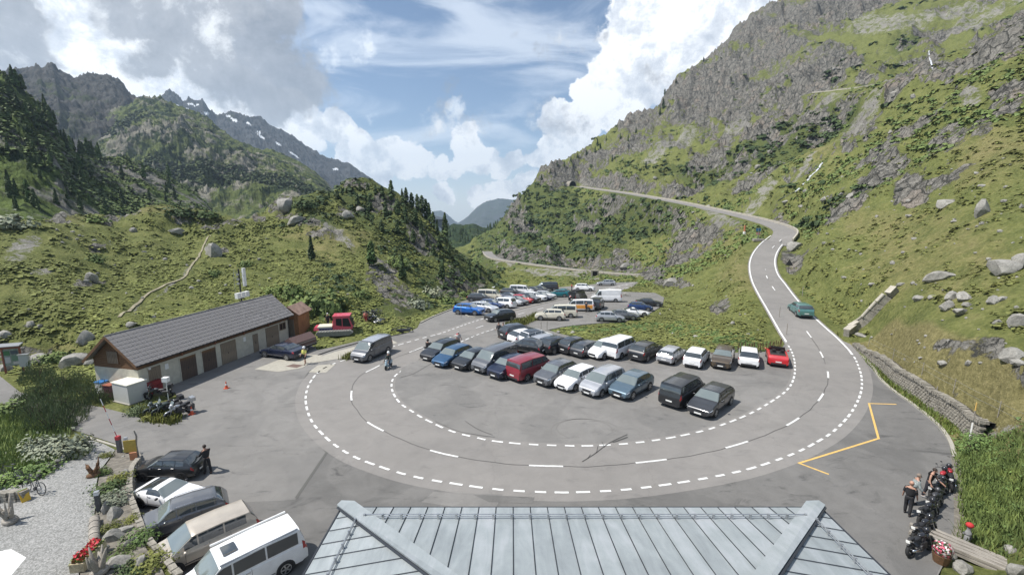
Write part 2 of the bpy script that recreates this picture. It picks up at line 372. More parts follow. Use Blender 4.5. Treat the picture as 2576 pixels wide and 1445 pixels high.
# ------------------------------------------------------------------ road lines, as places on the ground
def crom(P, n=8):
    P = [Vector(p) for p in P]; out = []
    for i in range(len(P) - 1):
        p0 = P[max(i - 1, 0)]; p1 = P[i]; p2 = P[i + 1]; p3 = P[min(i + 2, len(P) - 1)]
        for k in range(n):
            t = k / n; out.append(0.5 * ((2 * p1) + (p2 - p0) * t + (2 * p0 - 5 * p1 + 4 * p2 - p3) * t * t + (3 * p1 - p0 - 3 * p2 + p3) * t ** 3))
    out.append(P[-1]); return out
def resample(P, step):
    out = [P[0].copy()]; acc = 0.0
    for a, b in zip(P, P[1:]):
        L = (b - a).length
        while acc + L >= step:
            t = (step - acc) / L; a = a.lerp(b, t); out.append(a.copy()); L = (b - a).length; acc = 0.0
            if L < 1e-9: break
        acc += L
    return out
R_UP = [(1975, 715, 2.8), (1955, 687, 3.8), (1949, 655, 5.0), (1958, 628, 6.2), (1975, 607, 7.4), (1987, 590, 8.6)]
L_UP = [(1925, 770, 1.6), (1905, 735, 2.4), (1892, 707, 3.2), (1886, 680, 4.0), (1887, 657, 4.9), (1896, 635, 5.9), (1915, 612, 7.1), (1940, 592, 8.3)]
def zz(dx, dy, z): return Vector(gp(dx, dy, z))
OUT_L = [zz(*p) for p in [(2060, 810, 0.95), (2110, 855, 0.35), (2145, 893, 0.05)]] + [Vector(gg(*p)) for p in
        [(2157, 915), (2166, 942), (2168, 972), (2160, 1003), (2137, 1043), (2097, 1084), (2050, 1114), (2000, 1139), (1930, 1165), (1860, 1185), (1760, 1205), (1650, 1222), (1560, 1232), (1470, 1237), (1400, 1238),
         (1340, 1236), (1270, 1232), (1205, 1225), (1150, 1217), (1075, 1205), (1010, 1190), (950, 1171), (895, 1150), (850, 1124), (815, 1095), (785, 1060), (771, 1022), (770, 990), (781, 960), (803, 934), (840, 914), (895, 897), (940, 885),
         (979, 874), (1059, 851), (1108, 838.6), (1163, 818.6), (1197, 807), (1233, 797), (1271, 786), (1343, 769), (1434, 748.7), (1479, 738.6), (1547, 720.5), (1601, 709.7)]]
OUT_L = [zz(*p) for p in [(2010, 760, 1.8)]] + OUT_L
IN_L = [zz(*p) for p in [(1945, 805, 0.95), (1962, 835, 0.45), (1979, 862, 0.08)]] + [Vector(gg(*p)) for p in
       [(1992, 885), (1999, 910), (1999, 940), (1991, 965), (1975, 985), (1950, 1003), (1920, 1022), (1880, 1043), (1830, 1063), (1780, 1080), (1720, 1094), (1660, 1105), (1600, 1113), (1540, 1118), (1470, 1121), (1410, 1120),
        (1350, 1118), (1290, 1114), (1230, 1107), (1190, 1098), (1155, 1090), (1120, 1078), (1090, 1064), (1060, 1049), (1035, 1033), (1012, 1018), (998, 1003), (988, 985), (985, 967), (990, 950), (1003, 937), (1022, 925), (1045, 913), (1073, 901.6),
        (1115, 881), (1156.6, 860.6), (1201.7, 841.5), (1252, 824), (1289.6, 808.5), (1312, 801.8), (1382, 781.5), (1460, 758), (1569.5, 727), (1604, 714)]]
outc = crom([zz(*p) for p in R_UP[::-1]] + OUT_L, 6); inc = crom([zz(*p) for p in L_UP[::-1]] + IN_L, 6)
CEN_PX = [(2003, 795, 1.1), (2025, 828, 0.65), (2050, 863, 0.2)]
cen_up = [zz(*p) for p in [(1968, 600, 8.0), (1950, 617, 6.9), (1936, 632, 5.9), (1927, 655, 4.9), (1927, 690, 3.7), (1942, 720, 2.8), (1965, 750, 1.95)]]
cenc = crom(cen_up + [zz(*p) for p in CEN_PX] + [Vector(gg(*p)) for p in [(2073, 905), (2083, 955), (2052, 1015), (1958, 1080), (1773, 1139), (1533, 1170), (1400, 1172), (1275, 1166), (1150, 1148), (1050, 1121), (932, 1066), (897, 1030), (884, 1003), (888, 970), (905, 945), (939.5, 926.6), (1004, 896), (1128.8, 849.5), (1226, 815.4),
         (1298.7, 792), (1356, 777), (1424, 760), (1510, 735), (1590, 713)]], 8)
UP_C = [zz(*p) for p in [(1949, 655, 4.95)]]
UP_ROAD = crom([Vector(gp(*p)) for p in [(1950, 617, 6.72), (1966, 601, 7.88), (1974, 590, 8.7), (1974, 581, 9.25), (1958, 571, 9.8), (1920, 558, 10.7), (1840, 538, 12.6), (1700, 508, 17.2), (1580, 487, 22.6), (1500, 476, 27.5), (1446, 468.5, 31.0)]], 8)
LO_ROAD = crom([Vector(gp(*p)) for p in [(1640, 692, -9.3), (1560, 688, -9.8), (1480, 681, -10.2), (1400, 672.5, -10.7), (1310, 660.5, -11.2), (1250, 651, -11.6), (1231, 641, -11.9), (1226, 632, -12.0)]], 8)
# ------------------------------------------------------------------ the terrain: heights above the plateau, tied to landmarks
# (view x, view y, distance)  -> a point on the ground
CT = """0 760 75|0 650 90|0 590 105|-300 760 70|-300 600 100|-800 700 70|-800 560 110|60 560 118|170 541 125|260 545 128|400 520 140|500 530 140|560 545 130|640 545 135|680 522 140|705 492 145|740 505 145|790 492 155|870 458 165|930 450 172|980 472 170|1020 502 168|1060 532 165|1090 562 160|1120 602 155|1150 642 150|1200 682 146|1235 712 142
150 700 84|300 700 90|300 620 110|450 780 72|450 700 88|450 600 118|600 700 88|600 620 115|700 720 82|750 640 105|800 760 68|850 680 90|880 600 115|950 620 112|930 540 140|1000 700 88|1000 775 67|1060 700 96|1060 770 74|1050 600 130|1110 750 90|1130 700 112|1180 745 108|1215 735 125|700 800 60|900 780 63|150 780 70|300 800 68|500 815 63|600 780 70
1245 718 150|1250 690 175|1231 641 262|1250 652 240|1310 661 215|1400 673 200|1480 681 190|1560 688 182|1640 692 175|1300 695 165|1400 700 158|1500 700 150|1580 700 145|1680 725 118
1460 470 385|1500 477 345|1580 488 295|1700 509 238|1840 539 165|1920 558 148|1980 576 128|1240 603 300|1265 575 320|1300 522 350|1330 482 370|1360 443 385|1400 407 400|1450 392 420|1500 357 440|1550 327 455|1590 297 470|1650 282 490|1700 192 505|1750 152 520|1800 122 530|1850 72 540|1900 32 550|1960 7 560|2030 -25 570|2150 -60 570|2300 -90 560|2450 -110 550|2576 -120 540
1300 600 270|1400 560 300|1450 640 225|1450 560 290|1550 640 200|1600 560 235|1650 640 175|1700 640 160|1750 580 180|1700 700 130|1800 800 66|1850 700 96|1850 620 125|1780 750 84|1700 780 80|1900 650 108|1900 760 76|1880 840 56|1700 850 58|1500 835 62
1500 430 375|1600 430 335|1600 350 400|1450 430 400|1750 450 270|1750 350 345|1760 250 440|1900 500 185|1900 400 250|1900 300 330|1900 200 430|1900 100 500|2050 560 122|2050 450 170|2050 350 235|2050 250 320|2050 150 410|2050 50 490
2020 640 88|2000 600 105|2100 700 76|2120 780 64|2080 620 92|2200 800 58|2200 700 73|2200 600 92|2200 500 115|2200 400 150|2200 300 200|2200 200 290|2200 100 400|2200 20 500
2400 900 46|2400 800 53|2400 700 63|2400 600 75|2400 500 92|2400 400 112|2400 300 140|2400 200 180|2400 115 225|2400 60 430|2300 140 235|2300 200 200|2500 90 200|2576 60 185|2576 30 400|2500 40 420
2300 850 50|2250 880 48|2576 900 43|2576 800 49|2576 600 66|2576 400 95|2576 200 135|2900 1000 40|2900 600 70|2900 200 140|2900 0 190|3500 600 75|3500 200 150""".replace("\n", "|")
CTR = []
for s_ in CT.split('|'):
    dx, dy, r = map(float, s_.split()); a, e = az_e(dx, dy); z = H + e * r; y = r * math.cos(a); CTR.append((a, r, z - G(y)))
# places given by their height
for dx, dy, z in [(2160, 860, .3), (2250, 960, .1), (2330, 1022, .1), (2420, 1090, .15), (2420, 1180, .2), (2440, 1300, .3), (2450, 1420, .35), (2576, 1250, 1.6), (2576, 1100, 2.4), (2500, 1330, .9), (2576, 1440, 1.0), (2700, 1300, 2.2),
                  (2200, 880, 1.6), (2300, 960, 1.9), (2400, 1020, 2.0), (2500, 1075, 2.1), (2576, 1000, 3.2), (0, 880, .2), (150, 870, .3), (-300, 880, .5), (250, 1040, .2), (100, 1035, .5), (0, 1060, .8), (0, 1200, .6), (-300, 1100, .9),
                  (300, 1300, .6), (0, 1445, .6), (300, 1440, .6), (950, 815, .0), (850, 845, .0), (740, 860, 0), (1050, 800, -.3), (620, 850, 0), (1240, 760, 0)]:
    x, y, _ = gp(dx, dy, z) if gp(dx, dy, z)[1] < 52 else gg(dx, dy, z); CTR.append((math.atan2(x, y), math.hypot(x, y), z if y < 52 else z))
for x in range(-24, 30, 6):
    for y in range(6, 54, 6):
        if pip(PAVED, np.array([float(x)]), np.array([float(y)]))[0]: CTR.append((math.atan2(x, y), math.hypot(x, y), 0.0))
for p in PAVED[::2]:
    CTR.append((math.atan2(p[0], p[1]), math.hypot(*p), 0.0))
# behind every crest the ground falls away
for dx, dy, r, dr in [(60, 560, 118, 45), (170, 541, 125, 45), (400, 520, 140, 40), (640, 545, 135, 40), (790, 492, 155, 50), (930, 450, 172, 50), (1060, 532, 165, 45), (1150, 642, 150, 50), (-400, 560, 120, 50)]:
    a, e = az_e(dx, dy); z = H + e * r; CTR.append((a, r + dr, z - 14 - G(r * math.cos(a)))); CTR.append((a, 700, -60 - G(700 * math.cos(a))))
for dx, dy, r in [(1300, 522, 350), (1450, 392, 420), (1650, 282, 490), (1800, 122, 530), (1960, 7, 560), (2300, -90, 560), (2576, -120, 540), (3500, 200, 500)]:
    a, e = az_e(dx, dy); z = H + e * r; CTR.append((a, r * 1.25, z - 25 - G(r * 1.25 * math.cos(a))))
for dx, dy, r in [(2400, 115, 225), (2300, 140, 235), (2500, 90, 200), (2576, 60, 185)]:
    a, e = az_e(dx, dy); z = H + e * r; CTR.append((a, r + 55, z - 3 - G((r + 55) * math.cos(a))))
C_ = np.array(CTR); KA = 2.6
Q = np.stack([C_[:, 0] * KA, np.log(C_[:, 1])], 1)
D_ = np.hypot(Q[:, None, 0] - Q[None, :, 0], Q[:, None, 1] - Q[None, :, 1])
n_ = len(Q); A_ = np.zeros((n_ + 3, n_ + 3)); A_[:n_, :n_] = D_ - np.eye(n_) * 0.004; A_[:n_, n_] = 1; A_[:n_, n_ + 1:] = Q; A_[n_, :n_] = 1; A_[n_ + 1:, :n_] = Q.T
sol = np.linalg.solve(A_, np.concatenate([C_[:, 2], np.zeros(3)]))
def h_base(az, lr):
    sh = az.shape; x = az.ravel() * KA; y = lr.ravel(); out = np.empty(x.shape)
    for i in range(0, len(x), 20000):
        xs = x[i:i + 20000]; ys = y[i:i + 20000]
        out[i:i + 20000] = np.hypot(xs[:, None] - Q[None, :, 0], ys[:, None] - Q[None, :, 1]) @ sol[:n_] + sol[n_] + xs * sol[n_ + 1] + ys * sol[n_ + 2]
    return out.reshape(sh)
A0, A1, LR0, LR1 = rad(-62), rad(62), math.log(7.5), math.log(740)
NA, NR = 1000, 560
azs = np.linspace(A0, A1, NA); lrs = np.linspace(LR0, LR1, NR)
ca = np.linspace(A0, A1, 250); cl = np.linspace(LR0, LR1, 180)
hc = h_base(*np.meshgrid(ca, cl, indexing='ij'))
def up2(c, n0, n1):
    i = np.linspace(0, c.shape[0] - 1, n0); j = np.linspace(0, c.shape[1] - 1, n1); i0 = np.minimum(i.astype(int), c.shape[0] - 2); j0 = np.minimum(j.astype(int), c.shape[1] - 2)
    fi = (i - i0)[:, None]; fj = (j - j0)[None, :]
    return (c[i0][:, j0] * (1 - fi) + c[i0 + 1][:, j0] * fi) * (1 - fj) + (c[i0][:, j0 + 1] * (1 - fi) + c[i0 + 1][:, j0 + 1] * fi) * fj
hh = up2(hc, NA, NR); AZ, LR = np.meshgrid(azs, lrs, indexing='ij'); R = np.exp(LR); X = R * np.sin(AZ); Y = R * np.cos(AZ)
Gz = np.where(Y < 52, 0.0, -0.08 * (Y - 52))
Gz = np.where(Y > 260, -0.08 * 208, Gz)
# heights were tied with the unlimited slope: keep that slope for them
Gz = np.where(Y < 52, 0.0, -0.08 * (Y - 52)); Zb = Gz + hh; E = (Zb - H) / R
def zone(lst, soft=0.45):
    """places where the ground is bare rock, scree ...: (view x, view y, half width, half height, tilt)"""
    m = np.zeros(X.shape)
    for t in lst:
        dx, dy, rx, ry = t[:4]; rot = rad(t[4]) if len(t) > 4 else 0.0
        a0, e0 = az_e(dx, dy); a1, _ = az_e(dx + rx, dy); _, e1 = az_e(dx, dy - ry); da = a1 - a0; de = e1 - e0
        u = (AZ - a0) / da * rx; v = (E - e0) / de * ry
        uu = (u * math.cos(rot) + v * math.sin(rot)) / rx; vv = (-u * math.sin(rot) + v * math.cos(rot)) / ry
        m = np.maximum(m, sstep(1.0 + soft, 1.0 - soft, np.hypot(uu, vv)))
    return m
ROCKS = [(1900, 170, 190, 90), (1790, 235, 120, 60), (1720, 290, 60, 25), (1960, 60, 150, 60), (2100, 20, 130, 40), (2090, 160, 60, 60), (2040, 235, 90, 30, 20), (2190, 200, 30, 20), (2335, 170, 62, 55), (2260, 230, 50, 20, 30), (2440, 150, 110, 30, 25), (2540, 110, 60, 60), (2540, 240, 50, 55, 40),
         (1860, 265, 60, 25), (1960, 290, 110, 22, 28), (1785, 390, 70, 28, 25), (1560, 370, 75, 30, 20), (1470, 400, 60, 25), (1390, 440, 50, 40), (1310, 550, 30, 45, 50), (1520, 463, 75, 20, -8), (1600, 320, 50, 30), (1650, 300, 60, 20), (1720, 480, 60, 16, 20), (1840, 430, 60, 18, 25), (1900, 445, 80, 14, 25), (1990, 340, 60, 20, 35),
         (2080, 330, 60, 16, 40), (2160, 340, 30, 60, -60), (2230, 360, 120, 20, 38), (2330, 300, 120, 20, 40), (2390, 345, 60, 35, 30), (2480, 300, 50, 28, 45), (2200, 450, 110, 20, 38), (2130, 520, 80, 20, 35), (1970, 540, 25, 40, 40), (1995, 625, 30, 24), (2230, 420, 50, 34, 35), (2380, 440, 80, 16, 20), (2290, 470, 40, 40, 30),
         (1300, 645, 60, 14, -8), (1400, 652, 80, 15, -6), (1500, 664, 60, 16, -6), (1570, 668, 45, 22), (1640, 690, 40, 18), (1690, 715, 60, 14), (1760, 590, 70, 16, 12), (1700, 650, 80, 12, 20), (1480, 580, 30, 20), (1560, 640, 30, 15), (1810, 770, 30, 14), (2390, 875, 120, 26, 5), (2490, 880, 50, 40), (2550, 960, 30, 60), (2250, 840, 40, 12),
         (2050, 1500, 1, 1), (130, 552, 75, 12, -4), (300, 545, 60, 8), (700, 512, 40, 24), (730, 548, 40, 16, -20), (650, 548, 25, 8), (480, 555, 70, 10), (560, 575, 60, 10), (780, 575, 40, 10), (880, 540, 40, 18), (960, 690, 45, 45), (1000, 740, 60, 40, -30), (960, 520, 50, 20), (1140, 720, 50, 50), (1200, 720, 30, 30), (1060, 600, 60, 22, -40), (900, 470, 40, 12), (820, 600, 50, 10),
         (60, 890, 90, 24), (190, 900, 60, 20), (230, 720, 50, 10), (250, 620, 40, 8), (560, 640, 20, 8), (400, 860, 40, 8), (60, 830, 30, 12)]
SCREE = [(1655, 385, 62, 15, 38), (1725, 345, 40, 14, 35), (1855, 318, 42, 20, 15), (1840, 345, 20, 8), (1490, 470, 40, 8, -8), (1625, 520, 55, 22, -15), (1790, 545, 85, 17, -12), (1700, 530, 60, 16, -10), (2160, 310, 80, 12, 42), (2080, 275, 50, 20, 30), (2230, 60, 130, 30, -10), (2450, 60, 140, 20, 20), (2390, 30, 120, 20), (2440, 255, 40, 22, 20),
         (1400, 688, 130, 10, -7), (1560, 695, 60, 6), (1270, 665, 40, 10), (2180, 300, 60, 10, 45), (1900, 500, 60, 8, 35), (2010, 440, 70, 7, 50), (60, 620, 55, 24, 20), (40, 650, 40, 16), (100, 690, 40, 10), (840, 590, 36, 14, -25), (860, 610, 40, 10, -30), (2330, 940, 110, 10, -28), (2450, 1010, 120, 14, -22), (2560, 1060, 60, 14, -15), (1820, 385, 14, 10), (1930, 470, 40, 10, 35),
         (470, 690, 8, 30, -50), (415, 735, 50, 4, 30), (350, 765, 40, 4, 45), (520, 630, 6, 26)]
DARK = [(1400, 600, 170, 60), (1300, 600, 90, 60), (1600, 570, 120, 30), (1520, 560, 160, 40), (1380, 520, 70, 50), (1750, 430, 60, 20), (1880, 390, 140, 30, 30), (2000, 360, 100, 30, 35), (2300, 110, 60, 22), (2100, 190, 40, 20), (980, 560, 130, 50, -35), (880, 480, 130, 30), (1050, 620, 120, 60, -40), (1130, 700, 80, 60), (800, 560, 80, 20), (850, 730, 80, 50), (760, 520, 60, 16), (1230, 690, 30, 60),
        (960, 770, 120, 30), (1100, 760, 80, 30), (2100, 330, 60, 22, 35), (2160, 480, 100, 12, 25), (2050, 530, 60, 8)]
DRY = [(2350, 650, 280, 160), (2450, 950, 220, 110), (2450, 980, 200, 60), (2200, 560, 150, 60), (2500, 400, 150, 120), (880, 620, 140, 50), (760, 590, 90, 30), (330, 540, 250, 16), (1750, 620, 160, 40), (1860, 700, 80, 60), (950, 805, 110, 14), (1800, 590, 120, 30), (2080, 400, 100, 40), (500, 850, 200, 16), (120, 880, 130, 20)]
rockm = zone(ROCKS, 0.40) * 0.66; screem = zone(SCREE, 0.5) * 0.72; darkm = zone(DARK); drym = zone(DRY, 0.6) * 0.5
farw = sstep(120, 260, R)
rockm = np.clip(rockm + 0.40 * farw * sstep(0.42, 0.60, fbm(X * 0.02, Y * 0.02 + Zb * 0.03, 4)), 0, 1)
band = fbm(X * 0.014 + 3, Zb * 0.06 + Y * 0.006, 4); rockm = rockm * (1 - sstep(200, 300, R) * 0.28 * sstep(0.50, 0.42, band))
rib = ridged(X * .045 + Zb * .03, Y * .02 - Zb * .05, 4, .6); rockm = np.clip(rockm + .42 * sstep(.50, .66, rib) * sstep(62, 130, R) * sstep(rad(12), rad(22), AZ), 0, 1)
darkm = np.clip(darkm + 0.27 * farw, 0, 1)
# relief
ins = pip(PAVED, X, Y); dP = pdist(PAVED, X, Y); off = np.where(ins, 0, sstep(0.4, 6, dP))
amp = np.clip(R / 100, 0.35, 4.0)
hum = (fbm(X * 0.33, Y * 0.33, 4) - 0.5) * 1.7 + (fbm(X * 0.075, Y * 0.075, 4) - 0.5) * 5.0 * sstep(60, 130, R)
wq = Zb * 0.6
fw = sstep(180, 320, R); rdg = (ridged(X * 0.10 + wq * 0.05, Y * 0.10 + wq * 0.08, 6, 0.62) - 0.45) * (1 - fw * .5) + fw * 1.3 * (ridged(X * 0.045 + wq * 0.02, Y * 0.045 + wq * 0.03, 5, 0.55) - 0.45)
rdf = (ridged(X * 0.028 + wq * 0.01, Y * 0.028 + wq * 0.02, 6, 0.62) - 0.45)
Zt = Zb + off * (hum * np.clip(R / 120, 0.4, 1.5) + rockm * (rdg * 4.8 * np.clip(R / 130, 0.3, 1.7) + rdf * 24 * sstep(150, 330, R)))
Zt = Zt + off * farw * ((ridged(X * 0.05, Y * 0.05, 5) - 0.45) * 5.0 + (ridged(X * 0.016, Y * 0.016, 4) - 0.45) * 9 * sstep(220, 350, R))
# pave: push the ground just under the tarmac; cut the climbing roads into the slope
base_z = np.where(Y < 52, 0.0, -0.08 * (Y - 52))
Zt = np.where(ins, base_z - 0.25, Zt)
near = (~ins) & (dP < 3.5)
Zt = np.where(near, (base_z - 0.06) + (Zt - base_z + 0.06) * sstep(0.0, 3.5, dP), Zt)
def bed(line, hw, blend, drop=0.18):
    global Zt, screem
    P = np.array([(p.x, p.y, p.z) for p in line]); best = np.full(X.shape, 1e9); zb = np.zeros(X.shape)
    lo = P.min(0) - hw - blend; hi = P.max(0) + hw + blend
    sel = (X > lo[0]) & (X < hi[0]) & (Y > lo[1]) & (Y < hi[1]); xs = X[sel]; ys = Y[sel]; b = np.full(xs.shape, 1e9); zz_ = np.zeros(xs.shape)
    for i in range(len(P) - 1):
        d = P[i + 1] - P[i]; L = d[0] ** 2 + d[1] ** 2 + 1e-12; t = np.clip(((xs - P[i][0]) * d[0] + (ys - P[i][1]) * d[1]) / L, 0, 1)
        q = np.hypot(xs - P[i][0] - t * d[0], ys - P[i][1] - t * d[1]); c = q < b; b = np.where(c, q, b); zz_ = np.where(c, P[i][2] + t * d[2], zz_)
    zt = Zt[sel]; w = sstep(hw + blend, hw, b); zt = zt * (1 - w) + (zz_ - drop) * w; Zt[sel] = zt
mid_up = []
for i in range(0, 200):
    pass
cu = [p for p in cenc if p.y > 47 and p.x > 18 and p.z > 0.02 and p.z < 8.6]
bed(cu, 3.6, 5.0); bed(UP_ROAD, 3.6, 7.0, 0.10); bed(LO_ROAD, 3.4, 8.0, 0.25)

# re-impose paving after bedding; level the hotel garden a little above the lot
def bed_strip():
    global Zt
    a = resample(outc, 1.0); b = resample(inc, 1.0); Lb = [p for p in b if p.x > 15 and p.y > 44]; La = [p for p in a if p.x > 15 and p.y > 40 and p.z > 0.04]; Lb = [p for p in Lb if p.z > 0.04]
    bed(La, 0.9, 3.0, 0.16); bed(Lb, 0.7, 3.0, 0.16)
bed_strip()
Zt = np.where(ins, base_z - 0.25, Zt)
GN = [gp(*p)[:2] for p in [(-500, 985), (-60, 1000), (50, 1022), (120, 1060), (210, 1088), (300, 1118), (345, 1142)]]
GARD = np.array(GN + [gp(*p)[:2] for p in [(350, 1155), (337, 1200), (332, 1270), (345, 1320), (370, 1385), (415, 1440), (470, 1500), (520, 1560), (700, 2600)]] + [(-60, 5.0)])
ing = pip(GARD, X, Y); GZ = 0.75
def gardz(x, y): return GZ * sstep(0.2, 4.5, pdist(GN, np.asarray(x, float), np.asarray(y, float), closed=False)) + 0.02
rel = (fbm(X * 0.8, Y * 0.8, 3) - 0.5) * 0.25
Zt = np.where(ing, gardz(X, Y) + rel * sstep(0.1, 1.0, pdist(GARD, X, Y)), Zt)
TZ = Zt; TE = (TZ - H) / R
def hit(dx, dy, rmin=16.0, rmax=1e9):
    """the ground seen at a place in the view"""
    a, e = az_e(dx, dy); fi = (a - A0) / (A1 - A0) * (NA - 1); i = int(min(max(fi, 0), NA - 2)); f = fi - i
    col = TE[i] * (1 - f) + TE[i + 1] * f; zc = TZ[i] * (1 - f) + TZ[i + 1] * f; rr = np.exp(lrs)
    ok = np.where((col >= e) & (rr > rmin) & (rr < rmax))[0]
    if len(ok) == 0:
        k = int(np.argmax(np.where((rr > rmin) & (rr < rmax * 1.0001), col, -9))); return Vector((rr[k] * math.sin(a), rr[k] * math.cos(a), zc[k]))
    k = ok[0]; k0 = max(k - 1, 0); t = 0.5 if k == k0 else min(max((e - col[k0]) / (col[k] - col[k0] + 1e-9), 0), 1)
    r = rr[k0] + (rr[k] - rr[k0]) * t; z = zc[k0] + (zc[k] - zc[k0]) * t
    return Vector((r * math.sin(a), r * math.cos(a), z))
def tz(x, y):
    """terrain height under (x, y), numpy or scalar"""
    x = np.asarray(x, float); y = np.asarray(y, float); fi = np.clip((np.arctan2(x, y) - A0) / (A1 - A0) * (NA - 1), 0, NA - 1.001); fj = np.clip((np.log(np.hypot(x, y)) - LR0) / (LR1 - LR0) * (NR - 1), 0, NR - 1.001)
    i = fi.astype(int); j = fj.astype(int); a = fi - i; b = fj - j
    return (TZ[i, j] * (1 - a) + TZ[i + 1, j] * a) * (1 - b) + (TZ[i, j + 1] * (1 - a) + TZ[i + 1, j + 1] * a) * b
def tattr(A, x, y):
    fi = np.clip((np.arctan2(x, y) - A0) / (A1 - A0) * (NA - 1), 0, NA - 2).astype(int); fj = np.clip((np.log(np.hypot(x, y)) - LR0) / (LR1 - LR0) * (NR - 1), 0, NR - 2).astype(int)
    return A[fi, fj]
HR = crom([hit(*p, rmin=150) for p in [(2040, 236), (2070, 232), (2110, 228), (2150, 223), (2200, 216), (2240, 208), (2275, 196)]], 4)
bed(HR, 3.0, 10.0, 0.15); TZ = Zt; TE = (TZ - H) / R
idx = np.arange(NA * NR).reshape(NA, NR)
Fq = np.stack([idx[:-1, :-1], idx[1:, :-1], idx[1:, 1:], idx[:-1, 1:]], -1).reshape(-1, 4)[:, ::-1]
# nothing of the mesh is needed far under the tarmac
DPATH = np.array([tuple(hit(*p))[:2] for p in [(2185, 876), (2240, 908), (2300, 942), (2370, 982), (2440, 1022), (2520, 1070), (2620, 1125)]])
_d = pdist(DPATH, X, Y, closed=False); drym = np.maximum(drym, sstep(3.2, 1.0, _d) * 1.0); rockm = rockm * sstep(0.8, 2.0, _d)
deep = (ins & (dP > 1.5)).ravel(); Fq = Fq[~(deep[Fq].all(1))]
V = np.stack([X, Y, TZ], -1).reshape(-1, 3)
o = link('ground', np_mesh('ground', V, Fq, M_TERR, True, dict(rock=rockm.ravel(), dry=drym.ravel(), scree=screem.ravel(), dark=darkm.ravel())))
tag(o, kind='structure')

# ------------------------------------------------------------------ mountains behind
def ridge(name, crest, r, depth, base_dy, mats, amp=0.05, attrs=(0.5, 0, 0, 0.3), rfun=None, seed=0.0, rough=1.0, snow=None, ext=0.0, nu=360, nv=110, kind='structure', jag=1.0):
    """a mountain: its crest line stands at distance r; it rises from depth metres in front of that and falls away behind"""
    cx = [c[0] for c in crest]; a_e = [az_e(*c[:2]) for c in crest]; aa = np.array([t[0] for t in a_e]); ee = np.array([t[1] for t in a_e])
    rr = np.array([c[2] if len(c) > 2 else r for c in crest], float)
    A = np.linspace(aa[0] - ext, aa[-1] + ext, nu); e = np.interp(A, aa, ee); rc = np.interp(A, aa, rr); _, eb = az_e(cx[0], base_dy)
    t = np.concatenate([np.linspace(0, 1, nv - 12) ** 0.9, 1 + np.linspace(0.03, 0.6, 12)])
    Ag, T = np.meshgrid(A, t, indexing='ij'); ec = e[:, None]; rcg = rc[:, None]
    Rg = rcg - depth * (1 - T); ztop = H + ec * rcg; zb_ = H + eb * (rcg - depth)
    prof = np.where(T <= 1, T ** 1.15, 1 - (T - 1) * 1.1)
    Z = zb_ + (ztop - zb_) * prof
    Xg = Rg * np.sin(Ag); Yg = Rg * np.cos(Ag)
    s = 1.0 / (rc.mean() * 0.16); hgt = (ztop - zb_)
    edge = np.minimum(1, T * 4) * np.clip(1.25 - np.abs(T - 1) * 0.0, 0, 1)
    big = (ridged(Xg * s + seed, Yg * s - seed, 6, 0.6) - 0.42); sm2 = (ridged(Xg * s * 4 + seed, Yg * s * 4, 5, 0.6) - 0.42)
    near_crest = sstep(0.0, 0.5, np.abs(T - 1)) * 0.75 + 0.10
    Z = Z + hgt * amp * edge * (big * 3.0 * near_crest + sm2 * 0.9 * rough * np.maximum(near_crest, 0.35))
    Z = Z + hgt * amp * jag * (ridged(Xg * s * 9 + seed, Yg * s * 9, 4, 0.65) - 0.42) * np.clip(T * 2, 0, 1)
    idx = np.arange(Z.size).reshape(Z.shape); Fq = np.stack([idx[:-1, :-1], idx[1:, :-1], idx[1:, 1:], idx[:-1, 1:]], -1).reshape(-1, 4)[:, ::-1]
    rk, dr, sc, dk = [np.full(Z.shape, v, float) for v in attrs]
    rk = np.clip(rk + big * 0.6, 0, 1)
    sn = np.zeros(Z.shape)
    if snow:
        Eg = (Z - H) / Rg
        for (dx, dy, rx, ry, rot) in snow:
            a0, e0 = az_e(dx, dy); a1, _ = az_e(dx + rx, dy); _, e1 = az_e(dx, dy - ry); u = (Ag - a0) / (a1 - a0) * rx; v = (Eg - e0) / (e1 - e0) * ry; q = rad(rot)
            sn = np.maximum(sn, sstep(1.3, 0.8, np.hypot((u * math.cos(q) + v * math.sin(q)) / rx, (-u * math.sin(q) + v * math.cos(q)) / ry) + (sm2) * 0.9))
    o = link(name, np_mesh(name, np.stack([Xg, Yg, Z], -1).reshape(-1, 3), Fq, mats, True, dict(rock=rk.ravel(), dry=dr.ravel(), scree=sc.ravel(), dark=dk.ravel(), snow=sn.ravel())))
    tag(o, kind=kind); return (A, t, Xg, Yg, Z)
